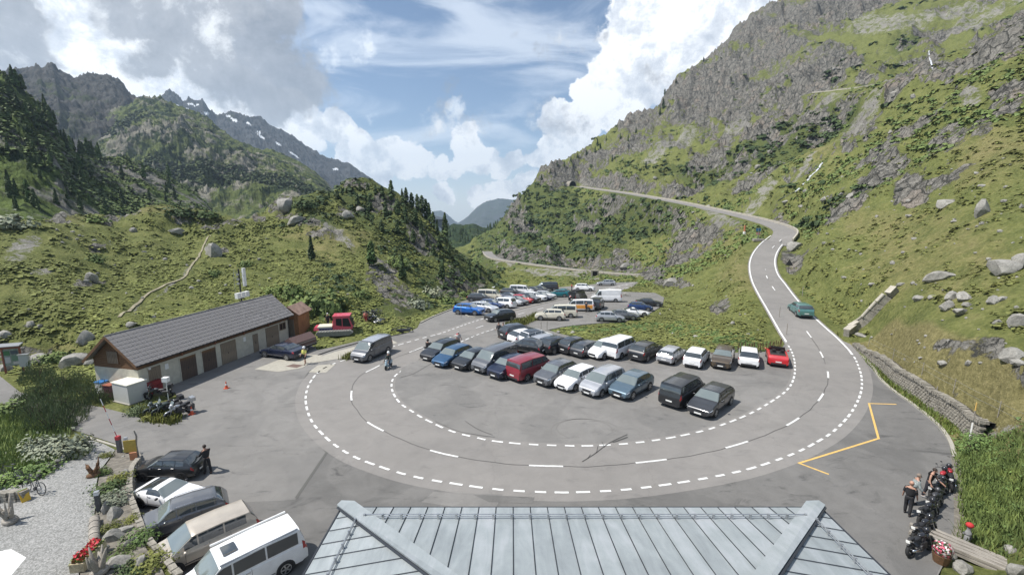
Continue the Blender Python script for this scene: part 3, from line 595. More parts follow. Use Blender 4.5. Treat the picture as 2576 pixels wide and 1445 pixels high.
def m_far(name, rockc, grassc, bias=0.0, s=0.01, wood=None):
    m = bpy.data.materials.new(name); m.use_nodes = True; g = NT(m.node_tree); b = g.n['Principled BSDF']
    P = g.new('ShaderNodeNewGeometry').outputs['Position']
    def att(n): a = g.new('ShaderNodeAttribute', attribute_name=n); return a.outputs['Fac']
    n1 = g.noise(P, s, 8, 0.68, 0.5); n2 = g.noise(P, s * 6, 6, 0.7, 0.3); n3 = g.noise(P, s * 2.4, 6, 0.6)
    rc = g.ramp(g.m('ADD', g.m('MULTIPLY', n1, 0.4), g.m('MULTIPLY', n2, 0.6)), [(0.36, tuple(v * 0.45 for v in rockc)), (0.5, rockc), (0.64, tuple(v * 1.6 for v in rockc))])
    gc = g.ramp(g.m('ADD', g.m('MULTIPLY', n3, 0.5), g.m('MULTIPLY', n2, 0.5)), [(0.38, tuple(v * 0.45 for v in grassc)), (0.5, grassc), (0.63, tuple(v * 1.55 for v in grassc))])
    f = g.sm(g.m('ADD', g.m('ADD', att('rock'), bias), g.m('MULTIPLY', g.m('SUBTRACT', n1, 0.5), 2.4)), 0.42, 0.62)
    c = g.mix(f, gc, rc)
    if wood:
        c = g.mix(g.sm(g.m('ADD', att('dark'), g.m('MULTIPLY', g.m('SUBTRACT', n3, 0.5), 2.2)), 0.4, 0.6), c, (*wood, 1))
    c = g.mix(g.sm(g.m('ADD', att('snow'), g.m('MULTIPLY', g.m('SUBTRACT', n2, 0.5), 0.8)), 0.45, 0.6), c, (0.75, 0.78, 0.8, 1))
    g.put(b.inputs['Base Color'], c); b.inputs['Roughness'].default_value = 0.95; b.inputs['Specular IOR Level'].default_value = 0.1
    bn = g.new('ShaderNodeBump'); bn.inputs['Strength'].default_value = 0.7; bn.inputs['Distance'].default_value = 0.12 / s
    g.put(bn.inputs['Height'], n2); g.put(b.inputs['Normal'], bn.outputs[0])
    return m
M_DARKMT = m_far('shade_darkened_mountain', (0.062, 0.060, 0.056), (0.050, 0.060, 0.028), 0.0, 0.014)  # cloud shade over this mountain is put into its dark base colours
M_GREENMT = m_far('green_alp_slope', (0.17, 0.16, 0.13), (0.100, 0.122, 0.040), -0.16, 0.028, wood=(0.028, 0.042, 0.018))
M_BLUEMT = m_far('bare_high_ridge', (0.055, 0.057, 0.060), (0.04, 0.048, 0.032), 0.2, 0.007)
M_CLIFF = m_far('wooded_cliff', (0.14, 0.135, 0.12), (0.085, 0.115, 0.034), -0.02, 0.05, wood=(0.022, 0.036, 0.014))
M_WOODHILL = m_far('wooded_hill', (0.13, 0.13, 0.11), (0.05, 0.075, 0.028), -0.25, 0.03, wood=(0.025, 0.042, 0.020))
CLIFF = ridge('wooded_cliff', [(-700, -40, 250), (-350, 60, 255), (-100, 150, 260), (0, 185, 260), (40, 205, 262), (80, 240, 265), (110, 268, 268), (128, 290, 270), (145, 335, 272), (180, 378, 276), (215, 392, 285), (250, 400, 300), (290, 398, 320), (340, 405, 330), (420, 442, 335), (480, 478, 335), (515, 505, 335), (560, 560, 335), (640, 620, 330)], 265, 120, 575, M_CLIFF, 0.10, (0.42, 0, 0, 0.30), seed=3.1, rough=1.0, nu=420, nv=130)
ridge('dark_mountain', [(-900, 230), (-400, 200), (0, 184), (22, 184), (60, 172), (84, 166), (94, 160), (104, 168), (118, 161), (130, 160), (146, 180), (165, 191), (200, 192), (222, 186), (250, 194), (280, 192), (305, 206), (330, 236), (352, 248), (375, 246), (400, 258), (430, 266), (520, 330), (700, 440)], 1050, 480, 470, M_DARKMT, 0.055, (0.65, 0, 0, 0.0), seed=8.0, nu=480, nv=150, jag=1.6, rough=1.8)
GREENM = ridge('green_mountain', [(120, 470, 860), (170, 400, 860), (230, 330, 860), (290, 278, 860), (330, 262, 860), (358, 246, 850), (400, 250, 850), (440, 266, 840), (480, 280, 830), (520, 300, 820), (560, 330, 800), (600, 352, 780), (640, 372, 770), (690, 380, 760), (740, 400, 750), (790, 432, 740), (820, 456, 730), (850, 490, 720), (920, 560, 700)], 800, 420, 600, M_GREENMT, 0.13, (0.50, 0, 0, 0.42), seed=1.7, nu=520, nv=220, rough=1.5, jag=.45)
ridge('high_ridge', [(300, 300), (375, 258), (395, 243), (412, 236), (425, 229), (440, 240), (458, 252), (480, 254), (500, 258), (508, 249), (518, 262), (530, 282), (548, 292), (560, 284), (600, 286), (625, 290), (650, 300), (690, 318), (730, 340), (770, 366), (800, 386), (830, 398), (862, 408), (880, 408), (900, 424), (930, 447), (980, 482), (1060, 540), (1120, 580)], 2000, 850, 560, M_BLUEMT, 0.05, (0.7, 0, 0, 0), seed=5.0, nu=480, nv=130, jag=1.8, rough=1.8,
      snow=[(442, 268, 13, 6, -20), (485, 262, 18, 3, 0), (472, 276, 4, 8, 20), (590, 302, 11, 4, -25), (575, 292, 8, 3, 0), (655, 342, 14, 4, -30), (625, 310, 8, 3, -20), (700, 362, 8, 2.5, -30), (735, 385, 18, 2, -35), (650, 330, 5, 3, 0), (844, 425, 7, 2, 0), (520, 285, 8, 4, 0)])
ridge('distant_hill', [(1040, 560), (1080, 540), (1092, 531), (1108, 529), (1125, 538), (1145, 556), (1165, 566), (1230, 590)], 5200, 1200, 600, M_BLUEMT, 0.06, (0.1, 0, 0, 0), seed=2.0, nu=120, nv=60)
ridge('distant_hill', [(1110, 600), (1150, 562), (1175, 546), (1200, 520), (1222, 506), (1245, 502), (1262, 498), (1290, 503), (1320, 506), (1380, 500), (1460, 520)], 4200, 1200, 600, M_BLUEMT, 0.06, (0.1, 0, 0, 0), seed=4.0, nu=160, nv=70)
WOODH = ridge('wooded_hill', [(1000, 640, 520), (1080, 590, 520), (1115, 578, 520), (1140, 563, 520), (1165, 566, 520), (1190, 562, 520), (1215, 574, 520), (1240, 572, 520), (1270, 562, 520), (1300, 560, 520), (1400, 520, 520)], 520, 280, 720, M_WOODHILL, 0.12, (0.25, 0, 0, 0.6), seed=6.0, nu=160, nv=100)
# valley floor behind everything
b = MB(); b.quad((-2600, 300, -300), (3000, 300, -300), (3000, 5600, -300), (-2600, 5600, -300)); tag(b.obj('valley_floor', mat('valley_green', (0.06, 0.08, 0.035), 0.95, var=0.3, scale=0.01)), kind='structure')
# one wide sheet under and behind the viewpoint
b = MB(); b.quad((-400, -400, -0.6), (400, -400, -0.6), (400, 8, -0.6), (-400, 8, -0.6)); tag(b.obj('ground_behind', mat('plain_turf', (0.08, 0.10, 0.035), 0.95, var=0.3, scale=0.4)), kind='structure')

# ------------------------------------------------------------------ paving sheets
def sheet(name, poly, dz, m, kind='structure', zf=G, skirt=0.12):
    bm = bmesh.new(); vs = [bm.verts.new((p[0], p[1], 0)) for p in poly]
    es = [bm.edges.new((vs[i], vs[(i + 1) % len(vs)])) for i in range(len(vs))]
    bmesh.ops.triangle_fill(bm, edges=es, use_beauty=True)
    bmesh.ops.bisect_plane(bm, geom=bm.verts[:] + bm.edges[:] + bm.faces[:], plane_co=(0, 52, 0), plane_no=(0, 1, 0))
    for v in bm.verts: v.co.z = zf(v.co.y) + dz
    bmesh.ops.recalc_face_normals(bm, faces=bm.faces)
    if sum(f.normal.z for f in bm.faces) < 0: bmesh.ops.reverse_faces(bm, faces=bm.faces)
    if skirt:
        r = bmesh.ops.extrude_edge_only(bm, edges=[e for e in bm.edges if e.is_boundary])
        for v in [x for x in r['geom'] if isinstance(x, bmesh.types.BMVert)]: v.co.z -= skirt
    me = bpy.data.meshes.new(name); bm.to_mesh(me); bm.free(); me.materials.append(m)
    o = link(name, me); tag(o, kind=kind); return o
sheet('parking_lot', [tuple(p) for p in PAVED], 0.0, M_LOT, skirt=0.4)
def ribbon(A, B, dz, n=None):
    """strip between two polylines of equal length"""
    vs = []
    for a, b in zip(A, B): vs += [(a.x, a.y, a.z + dz), (b.x, b.y, b.z + dz)]
    return vs, [(2 * i, 2 * i + 2, 2 * i + 3, 2 * i + 1) for i in range(len(A) - 1)]
def bylen(P, n):
    L = [0.0]
    for a, b in zip(P, P[1:]): L.append(L[-1] + (b - a).length)
    out = []; j = 0
    for k in range(n):
        s = L[-1] * k / (n - 1)
        while j < len(L) - 2 and L[j + 1] < s: j += 1
        t = (s - L[j]) / max(L[j + 1] - L[j], 1e-9); out.append(P[j].lerp(P[j + 1], min(max(t, 0), 1)))
    return out
def offset(P, d):
    out = []
    for i, p in enumerate(P):
        t = (P[min(i + 1, len(P) - 1)] - P[max(i - 1, 0)]); t.z = 0; t.normalize(); out.append(p + Vector((-t.y, t.x, 0)) * d)
    return out
# the pass road: strip by strip between its two edge lines, matched through the centre line
def nearest_on(P, q):
    best = None
    for a, b in zip(P, P[1:]):
        d = b - a; L = d.x * d.x + d.y * d.y + 1e-12; t = min(max(((q.x - a.x) * d.x + (q.y - a.y) * d.y) / L, 0), 1); c = a.lerp(b, t); w = (c.x - q.x) ** 2 + (c.y - q.y) ** 2
        if best is None or w < best[0]: best = (w, c)
    return best[1]
outd = resample(outc, 0.5); ind = resample(inc, 0.5); cend = resample(cenc, 0.7)
OO = [nearest_on(outd, p) for p in cend]; II = [nearest_on(ind, p) for p in cend]
mb = MB(); vs = []; fs = []
for i, (a, b) in enumerate(zip(OO, II)):
    d = (a - b); d.z = 0; wdt = d.length; d.normalize(); a2 = a + d * (0.75 if a.z < 0.3 else 0.35); b2 = b - d * (0.28)
    for k in range(5): q = a2.lerp(b2, k / 4); vs.append((q.x, q.y, q.z + (0.008 if q.z < 0.02 else 0.03)))
for i in range(len(OO) - 1):
    for k in range(4): fs.append((i * 5 + k, i * 5 + 5 + k, i * 5 + 6 + k, i * 5 + 1 + k))
mb.add(vs, fs); ro = mb.obj('pass_road', M_ROAD, smooth=True); tag(ro, kind='structure')
def flatroad(name, C, hw, dz=0.03):
    mb = MB(); A = offset(C, hw); B = offset(C, -hw); v, f = ribbon(A, B, dz); mb.add(v, f)
    v, f = ribbon([p - Vector((0, 0, 0.3)) for p in A], A, dz); mb.add(v, f); v, f = ribbon(B, [p - Vector((0, 0, 0.3)) for p in B], dz); mb.add(v, f)
    o = mb.obj(name, M_ROAD); tag(o, kind='structure'); return A, B
upA, upB = flatroad('upper_road', UP_ROAD, 2.5); loA, loB = flatroad('lower_road', LO_ROAD, 2.9)
# dark patched apron in front of the hotel
AP = [(826, 1138), (742, 1256), (610, 1262), (560, 1300), (520, 1440), (520, 1560), (700, 2550), (2100, 2550), (2325, 1560), (2355, 1445), (2382, 1393), (2409, 1330), (2404, 1210), (2397, 1150), (2385, 1110), (2357, 1071), (2297, 1021), (2247, 986), (2212, 956), (2193, 930),
      (2187, 990), (2160, 1045), (2115, 1095), (2060, 1130), (1990, 1160), (1900, 1187), (1800, 1210), (1680, 1232), (1560, 1244), (1430, 1249), (1300, 1245), (1180, 1232), (1060, 1210), (960, 1183), (880, 1150)]
sheet('asphalt_apron', [gp(*p)[:2] for p in AP], 0.004, M_APRON, skirt=0)
# repair patches
for k, (poly, m) in enumerate([([(1090, 1236), (1265, 1243), (1240, 1290), (1190, 1288), (1130, 1272), (1060, 1262)], M_LOT), ([(1190, 1243), (1345, 1250), (1340, 1266), (1230, 1262)], M_APRON),
                ([(700, 905), (755, 890), (812, 893), (760, 925), (700, 935), (640, 928)], M_CONC), ([(800, 918), (845, 915), (820, 937), (776, 936)], M_CONC), ([(1010, 925), (1075, 895), (1100, 905), (1040, 940), (1005, 950)], M_LOT)]):
    sheet('asphalt_patch', [gp(*p)[:2] for p in poly], 0.010 + 0.004 * k, m, skirt=0)
# painted lines
def strip_pts(P, w, dz=0.016):
    A = offset(P, w / 2); B = offset(P, -w / 2); return ribbon(A, B, dz)
def split_len(P, s0, dash, gap, smax=1e9):
    fine = resample(P, 0.05); out = []; s = s0; n = len(fine)
    while (s + dash) / 0.05 < n and s < smax:
        seg = fine[int(s / 0.05): int((s + dash) / 0.05) + 1: max(1, int(dash / 0.05 / 4))]
        if len(seg) > 1: out.append(seg)
        s += dash + gap
    return out
def zfix(P): return [Vector((p.x, p.y, p.z + (0.05 if p.z > 0.1 else 0.012))) if p.z > 0.02 or p.y > 52 else p for p in P]
def dist_to(P, pred):
    s = 0
    for a, b in zip(P, P[1:]):
        if pred(a): return s
        s += (b - a).length
    return s
def bounds(P, px):
    q = Vector(gg(*px)); s = 0; best = (1e9, 0)
    for a, b in zip(P, P[1:]):
        d = (a - q).length
        if d < best[0]: best = (d, s)
        s += (b - a).length
    return best[1], s
mark = MB()
def sub(P, s0, s1, step=0.5):
    f = resample(P, 0.05); return f[int(s0 / 0.05):int(s1 / 0.05):int(step / 0.05)]
outf = resample(outc, 0.1); inf = resample(inc, 0.1)
so1, Lo = bounds(outf, (2147, 895)); so2, _ = bounds(outf, (1255, 790)); si1, Li = bounds(inf, (1979, 866)); si2, _ = bounds(inf, (1262, 820))
for P, s0, s1, w in [(outf, 0.2, so1, 0.20), (outf, so2, Lo - 1, 0.17), (inf, 0.2, si1, 0.20), (inf, si2 + 1.5, Li - 1, 0.15)]:
    v, f = strip_pts(zfix(sub(P, s0, s1)), w, 0.022); mark.add(v, f)
tag(mark.obj('road_edge_line', M_PAINT), kind='structure')
dm = MB(); nd = 0
dash_objs = []
def dash(P, w, name, dz=0.022):
    global nd
    m = MB(); c = sum(P, Vector()) / len(P); v, f = strip_pts([p - c for p in zfix(P)], w, dz); m.add(v, f); dash_objs.append(m.obj(name, M_PAINT, parent=ro, loc=c))
for P, s0, s1 in [(outf, so1 + 0.5, so2 - 0.5), (inf, si1 + 0.5, si2 - 0.5)]:
    for seg in split_len(P, s0, 0.72, 0.44, s1):
        dash(seg, 0.155, 'edge_dash')
for seg in split_len(cenc, 1.0, 2.1, 4.3, 1e9): dash(seg, 0.14, 'centre_dash')
print('dashes', len(dash_objs))
# bitumen seam along the middle, drain channel, cracks
def lineobj(name, P, w, m, dz=0.012, kind='structure'):
    b = MB(); v, f = strip_pts(P, w, dz); b.add(v, f); o = b.obj(name, m); tag(o, kind=kind); return o
cs = [p for p in resample(cenc, 0.6) if p.z < 0.6 and p.y < 56]
lineobj('road_seam', zfix([p + Vector((0.03 * math.sin(i), 0.03 * math.cos(i * 1.7), 0)) for i, p in enumerate(cs)]), 0.045, M_SEAM, 0.018)
lineobj('drain_channel', resample([Vector(gp(822, 1137)), Vector(gp(742, 1256))], 0.5), 0.16, mat('drain_grate', (0.09, 0.088, 0.08), 0.8), 0.014)
lineobj('drain_kerb', crom([Vector(gp(*p)) for p in [(822, 1137), (790, 1095), (765, 1050), (757, 1010), (757, 975), (770, 945), (782, 930)]], 6), 0.14, mat('drain_grate', (0, 0, 0)), 0.006)
for pts, w in [([(1465, 1160), (1495, 1140), (1520, 1122), (1545, 1108), (1580, 1092)], 0.07), ([(1480, 1152), (1486, 1143)], 0.04), ([(1502, 1138), (1504, 1122)], 0.04), ([(1520, 1124), (1512, 1110)], 0.04), ([(1540, 1112), (1580, 1098)], 0.10),
               ([(1095, 1060), (1150, 1083), (1200, 1093), (1245, 1098)], 0.04), ([(1172, 1058), (1200, 1078), (1240, 1094)], 0.035), ([(1002, 935), (1030, 925), (1060, 900), (1078, 893)], 0.05)]:
    lineobj('tar_crack', crom([Vector(gp(*p)) + Vector((random.uniform(-.05, .05), random.uniform(-.05, .05), 0)) for p in pts], 5), w, M_SEAM, 0.022)
def ring(cx, cy, rx, a0, a1):
    c = Vector(gp(cx, cy)); return [c + Vector((math.cos(rad(a)) * rx, math.sin(rad(a)) * rx * 0.8, 0)) for a in range(a0, a1, 8)]
for cx_, cy_, r_, a0, a1 in [(1470, 1078, 1.9, -20, 235), (1475, 1085, 2.4, 20, 200)]:
    lineobj('tyre_mark', ring(cx_, cy_, r_, a0, a1), 0.06, mat('rubber_mark', (0.145, 0.138, 0.128), 0.9), 0.004)
b = MB()
for pts in [[(2253, 1016), (2186, 1014), (2210, 1102), (2010, 1164), (2082, 1191)]]:
    P = [Vector(gp(*p)) for p in pts]
    for a, c in zip(P, P[1:]):
        d = (c - a).normalized(); v, f = strip_pts([a - d * 0.06, c + d * 0.06], 0.13, 0.010); b.add([(x, y, z + 0.0006 * len(b.f)) for x, y, z in v], f)
tag(b.obj('yellow_road_line', M_YEL), kind='structure')
for a, c in [((365, 1313), (348, 1315)), ((420, 1378), (368, 1392)), ((475, 1328), (455, 1300))]:
    lineobj('parking_bay_line', [Vector(gp(*a)), Vector(gp(*c))], 0.08, M_PAINT, 0.008)
# concrete kerb strips
def kerb(name, pts, w, h, m, zf=gg):
    P = crom([Vector(zf(*p)) for p in pts], 5); A = offset(P, w / 2); B = offset(P, -w / 2); b = MB()
    up = Vector((0, 0, h)); v, f = ribbon([p + up for p in A], [p + up for p in B], 0); b.add(v, f)
    v, f = ribbon(A, [p + up for p in A], -0.02); b.add(v, f); v, f = ribbon([p + up for p in B], B, -0.02); b.add(v, f)
    o = b.obj(name, m); tag(o, kind='structure'); return P
kerb('kerb', [(2150, 878), (2193, 920), (2217, 955), (2252, 985), (2302, 1020), (2362, 1070), (2390, 1110), (2402, 1150)], 0.22, 0.07, M_CONC)
kerb('kerb', [(1058, 812), (1100, 792), (1160, 772), (1180, 797), (1262, 792)], 0.2, 0.12, M_CONC)
kerb('kerb', [(1262, 789), (1330, 772), (1400, 756), (1470, 741), (1530, 724)], 0.22, 0.12, M_CONC)
kerb('kerb', [(800, 893), (837, 880), (880, 868), (925, 856), (976, 847), (1021, 838)], 0.12, 0.08, M_SEAM)
sheet('pavement', [gp(*p)[:2] for p in [(742, 884), (795, 900), (840, 885), (905, 868), (976, 850), (1000, 862), (940, 878), (880, 898), (790, 912), (745, 905)]], 0.03, M_CONC, skirt=0.03)
kerb('kerb', [(212, 1097), (300, 1125), (345, 1142)], 0.15, 0.06, M_CONC)
# ------------------------------------------------------------------ materials for buildings
def m_wood(name, c, scale=1.0, axis=(1, 14, 14), weather=None):
    if name in MATS: return MATS[name]
    m = bpy.data.materials.new(name); m.use_nodes = True; g = NT(m.node_tree); b = g.n['Principled BSDF']
    co = g.new('ShaderNodeTexCoord').outputs['Object']; mp = g.new('ShaderNodeMapping'); g.put(mp.inputs[0], co); mp.inputs['Scale'].default_value = tuple(a * scale for a in axis)
    n = g.noise(mp.outputs[0], 1.0, 6, 0.7, 0.3); n2 = g.noise(co, 0.8, 4, 0.6)
    v = g.m('ADD', g.m('MULTIPLY', n, 0.7), g.m('MULTIPLY', n2, 0.3))
    col = g.ramp(v, [(0.32, tuple(x * 0.45 for x in c)), (0.5, c), (0.68, tuple(min(1, x * 1.7) for x in c))])
    if weather:
        sp = g.new('ShaderNodeSeparateXYZ'); g.put(sp.inputs[0], co)
        w = g.sm(g.m('ADD', sp.outputs[2], g.m('MULTIPLY', g.m('SUBTRACT', n, 0.5), 1.2)), weather[1], weather[2])
        col = g.mix(w, col, (*weather[0], 1))
    g.put(b.inputs['Base Color'], col); b.inputs['Roughness'].default_value = 0.85
    bn = g.new('ShaderNodeBump'); bn.inputs['Strength'].default_value = 0.4; bn.inputs['Distance'].default_value = 0.01; g.put(bn.inputs['Height'], n); g.put(b.inputs['Normal'], bn.outputs[0])
    MATS[name] = m; return m
M_PLASTER = mat('pale_render_wall', (0.48, 0.455, 0.375), 0.95, var=0.14, bump=0.25, scale=2.2)
M_LARCH = m_wood('dark_larch_boards', (0.13, 0.068, 0.032), 1.0, (1.2, 20, 20))
M_LARCHV = m_wood('dark_larch_vertical', (0.12, 0.065, 0.034), 1.0, (20, 20, 1.2))
M_DOOR = m_wood('brown_garage_boards', (0.22, 0.175, 0.125), 1.0, (16, 16, 1.0))
M_DOORO = m_wood('weathered_orange_boards', (0.085, 0.06, 0.045), 1.0, (16, 16, 1.0), ((0.25, 0.125, 0.04), 0.55, 1.35))
M_TILE = mat('grey_brown_roof_tile', (0.20, 0.19, 0.186), 0.75, var=0.3, bump=0.3, scale=3)
M_DARKM = mat('dark_metal', (0.04, 0.04, 0.042), 0.5, 0.6)
M_STEEL = mat('galvanised_steel', (0.45, 0.46, 0.47), 0.4, 0.8, var=0.2)
M_BLACK = mat('black_plastic', (0.02, 0.02, 0.022), 0.55)
M_GLASSD = mat('dark_glass', (0.012, 0.014, 0.016), 0.45, 0.0, spec=0.3)
M_WHITE = mat('white_paint', (0.72, 0.72, 0.70), 0.5, var=0.06)
M_GREYW = m_wood('silver_grey_timber', (0.27, 0.245, 0.21), 1.0, (1.5, 12, 12))
M_ZINC = None
def m_zinc():
    m = bpy.data.materials.new('zinc_roof_sheet'); m.use_nodes = True; g = NT(m.node_tree); b = g.n['Principled BSDF']
    P = g.new('ShaderNodeNewGeometry').outputs['Position']; oi = g.new('ShaderNodeObjectInfo').outputs['Random']
    mp = g.new('ShaderNodeMapping'); g.put(mp.inputs[0], P); mp.inputs['Scale'].default_value = (3, 0.6, 1)
    n = g.noise(mp.outputs[0], 1.2, 6, 0.65, 0.6); n2 = g.noise(P, 0.9, 4, 0.6)
    v = g.m('ADD', g.m('ADD', g.m('MULTIPLY', n, 0.5), g.m('MULTIPLY', n2, 0.4)), g.m('MULTIPLY', oi, 0.12))
    g.put(b.inputs['Base Color'], g.ramp(v, [(0.35, (0.225, 0.248, 0.258)), (0.52, (0.30, 0.33, 0.338)), (0.68, (0.39, 0.41, 0.43))]))
    b.inputs['Metallic'].default_value = 0.15; g.put(b.inputs['Roughness'], g.m('ADD', 0.45, g.m('MULTIPLY', n, 0.2)))
    return m
M_ZINC = m_zinc()
# ------------------------------------------------------------------ garage building
P1 = Vector(gp(356, 998)); P2 = Vector(gp(728, 851)); GL = (P2 - P1).length; GA = math.atan2(P2.y - P1.y, P2.x - P1.x)
gr = empty('garage_building', P1, GA, 'long pale rendered garage with dark timber gable, brown wooden doors and grey tiled roof', 'building')
# local frame: x along the front, y inwards (left of front line), front wall at y=0
WD, ZE, ZR, OH = 4.5, 3.02, 4.86, 0.45
def s_at(dx):  # distance along the front whose foot shows at view x
    lo, hi = -3, GL + 3
    for _ in range(40):
        m = (lo + hi) / 2; q = P1.lerp(P2, m / GL); Z = q.y * math.cos(TH) + H * math.sin(TH)
        if CX + F * q.x / Z < dx: lo = m
        else: hi = m
    return lo
def r7(x): return (240 + x / 3.68) / 1.118
b = MB(); b.box((GL / 2, WD / 2, 1.12), (GL, WD, 2.24)); b.obj('wall', M_PLASTER, gr)
b = MB()  # timber upper wall core, set back behind the boards
b.prism([(0.06, 0.06), (GL - 0.06, 0.06), (GL - 0.06, WD - 0.06), (0.06, WD - 0.06)], 2.24, ZE)
zt = lambda y: ZE + (ZR - ZE) * (1 - abs(y - WD / 2) / (WD / 2))
for xx in (0.06, GL - 0.06):
    b.add([(xx, 0.06, ZE), (xx, WD - 0.06, ZE), (xx, WD / 2, ZR - 0.1)], [(0, 1, 2)])
b.obj('gable_frame', M_LARCH, gr)
bw = 0.155
k = 0
while 2.25 + k * bw < ZR - 0.12:   # horizontal boards on the near gable, each one a piece
    z0 = 2.25 + k * bw; y0 = 0.0 if z0 < ZE - 0.1 else (z0 - ZE + bw) / (ZR - ZE) * WD / 2; y1 = WD - y0
    if y1 - y0 > 0.15:
        b = MB(); b.box((-0.012 + random.uniform(-.006, .004), 0, 0), (0.035, y1 - y0, bw - 0.014)); b.obj('board', M_LARCH, gr, loc=(0.045, (y0 + y1) / 2, z0 + bw / 2))
    k += 1
for k in range(5):      # boards under the eave along the front
    for j in range(4):
        x0 = GL * j / 4; x1 = GL * (j + 1) / 4
        b = MB(); b.box((0, random.uniform(-.006, .004), 0), (x1 - x0 - 0.01, 0.035, bw - 0.014)); b.obj('board', M_LARCH, gr, loc=((x0 + x1) / 2, 0.045, 2.25 + bw * (k + 0.5)))
for j in range(1, 5):
    b = MB(); b.box((0, 0, 0), (0.12, 0.14, 0.86)); b.obj('post', m_wood('reddish_post', (0.20, 0.085, 0.045), 1, (20, 20, 1.2)), gr, loc=(GL * j / 5 + 0.4, -0.03, 2.68))
b = MB(); b.box((0, 0, 0), (0.04, 1.1, 1.05)); hd = b.obj('loft_door', M_LARCHV, gr, loc=(-0.02, WD / 2 + 0.1, 3.15))
for j in range(7):
    b = MB(); b.box((-0.02, 0, 0), (0.02, 0.14, 1.0)); b.obj('plank', m_wood('grey_planks', (0.16, 0.12, 0.085), 1, (20, 20, 1.2)), hd, loc=(0.0 - 0.01, -0.48 + j * 0.16, 0))
DOORS = [(690, 797, 2.02, M_DOOR, 'door'), (1003, 1165, 2.02, M_DOORO, 'garage_door'), (1225, 1367, 2.02, M_DOORO, 'garage_door'), (1425, 1567, 2.02, M_DOOR, 'garage_door'), (1752, 1793, 1.85, M_DOOR, 'door'), (1885, 2005, 2.05, M_DOOR, 'garage_door')]
for xa, xb, hgt, m_, nm in DOORS:
    a, c = s_at(r7(xa)), s_at(r7(xb)); w = c - a
    fr = MB(); t = 0.07
    for (cx_, cz_, sx_, sz_) in [(a - t / 2, hgt / 2, t, hgt), (c + t / 2, hgt / 2, t, hgt), ((a + c) / 2, hgt + t / 2, w + 2 * t, t)]: fr.box((cx_, -0.018, cz_), (sx_, 0.045, sz_))
    d = MB(); d.box(((a + c) / 2, 0.0 - 0.004, hgt / 2), (w, 0.012, hgt)); dob = d.obj(nm, M_BLACK, gr)
    fr.obj('frame', M_PLASTER if m_ is M_DOORO else M_DOOR, dob)
    nb = max(3, int(w / 0.17))
    for j in range(nb):
        q = MB(); q.box((0, 0, 0), (w / nb - 0.012, 0.022, hgt - 0.03)); q.obj('plank', m_, dob, loc=(a + w * (j + 0.5) / nb, -0.018 - 0.004 * (j % 2), hgt / 2))
    q = MB(); q.box((a + w * 0.45, -0.045, 1.0), (0.05, 0.03, 0.14)); q.obj('handle', M_DARKM, dob)
a, c = s_at(r7(2022)), s_at(r7(2083)); zc, zh = 1.72, 0.75
fr = MB()
for (cx_, cz_, sx_, sz_) in [(a, zc, .07, zh + .07), (c, zc, .07, zh + .07), ((a + c) / 2, zc + zh / 2, c - a + .07, .07), ((a + c) / 2, zc - zh / 2, c - a + .07, .07), ((a + c) / 2, zc, .05, zh)]: fr.box((cx_, -0.02, cz_), (sx_, 0.06, sz_))
wf = fr.obj('window', M_DOOR, gr); q = MB(); q.box(((a + c) / 2, -0.004, zc), (c - a - .06, 0.012, zh - .06)); q.obj('pane', M_GLASSD, wf)
for xx in (850, 1645):
    q = MB(); s = s_at(r7(xx + 20)); q.box((s, -0.012, 1.75), (0.3, 0.02, 0.46)); q.obj('notice', M_WHITE, gr)
q = MB(); q.box((0, 0, 0), (0.12, 0.16, 0.16)); q.obj('wall_lamp', M_WHITE, gr, loc=(s_at(r7(690)), -0.08, 2.1))
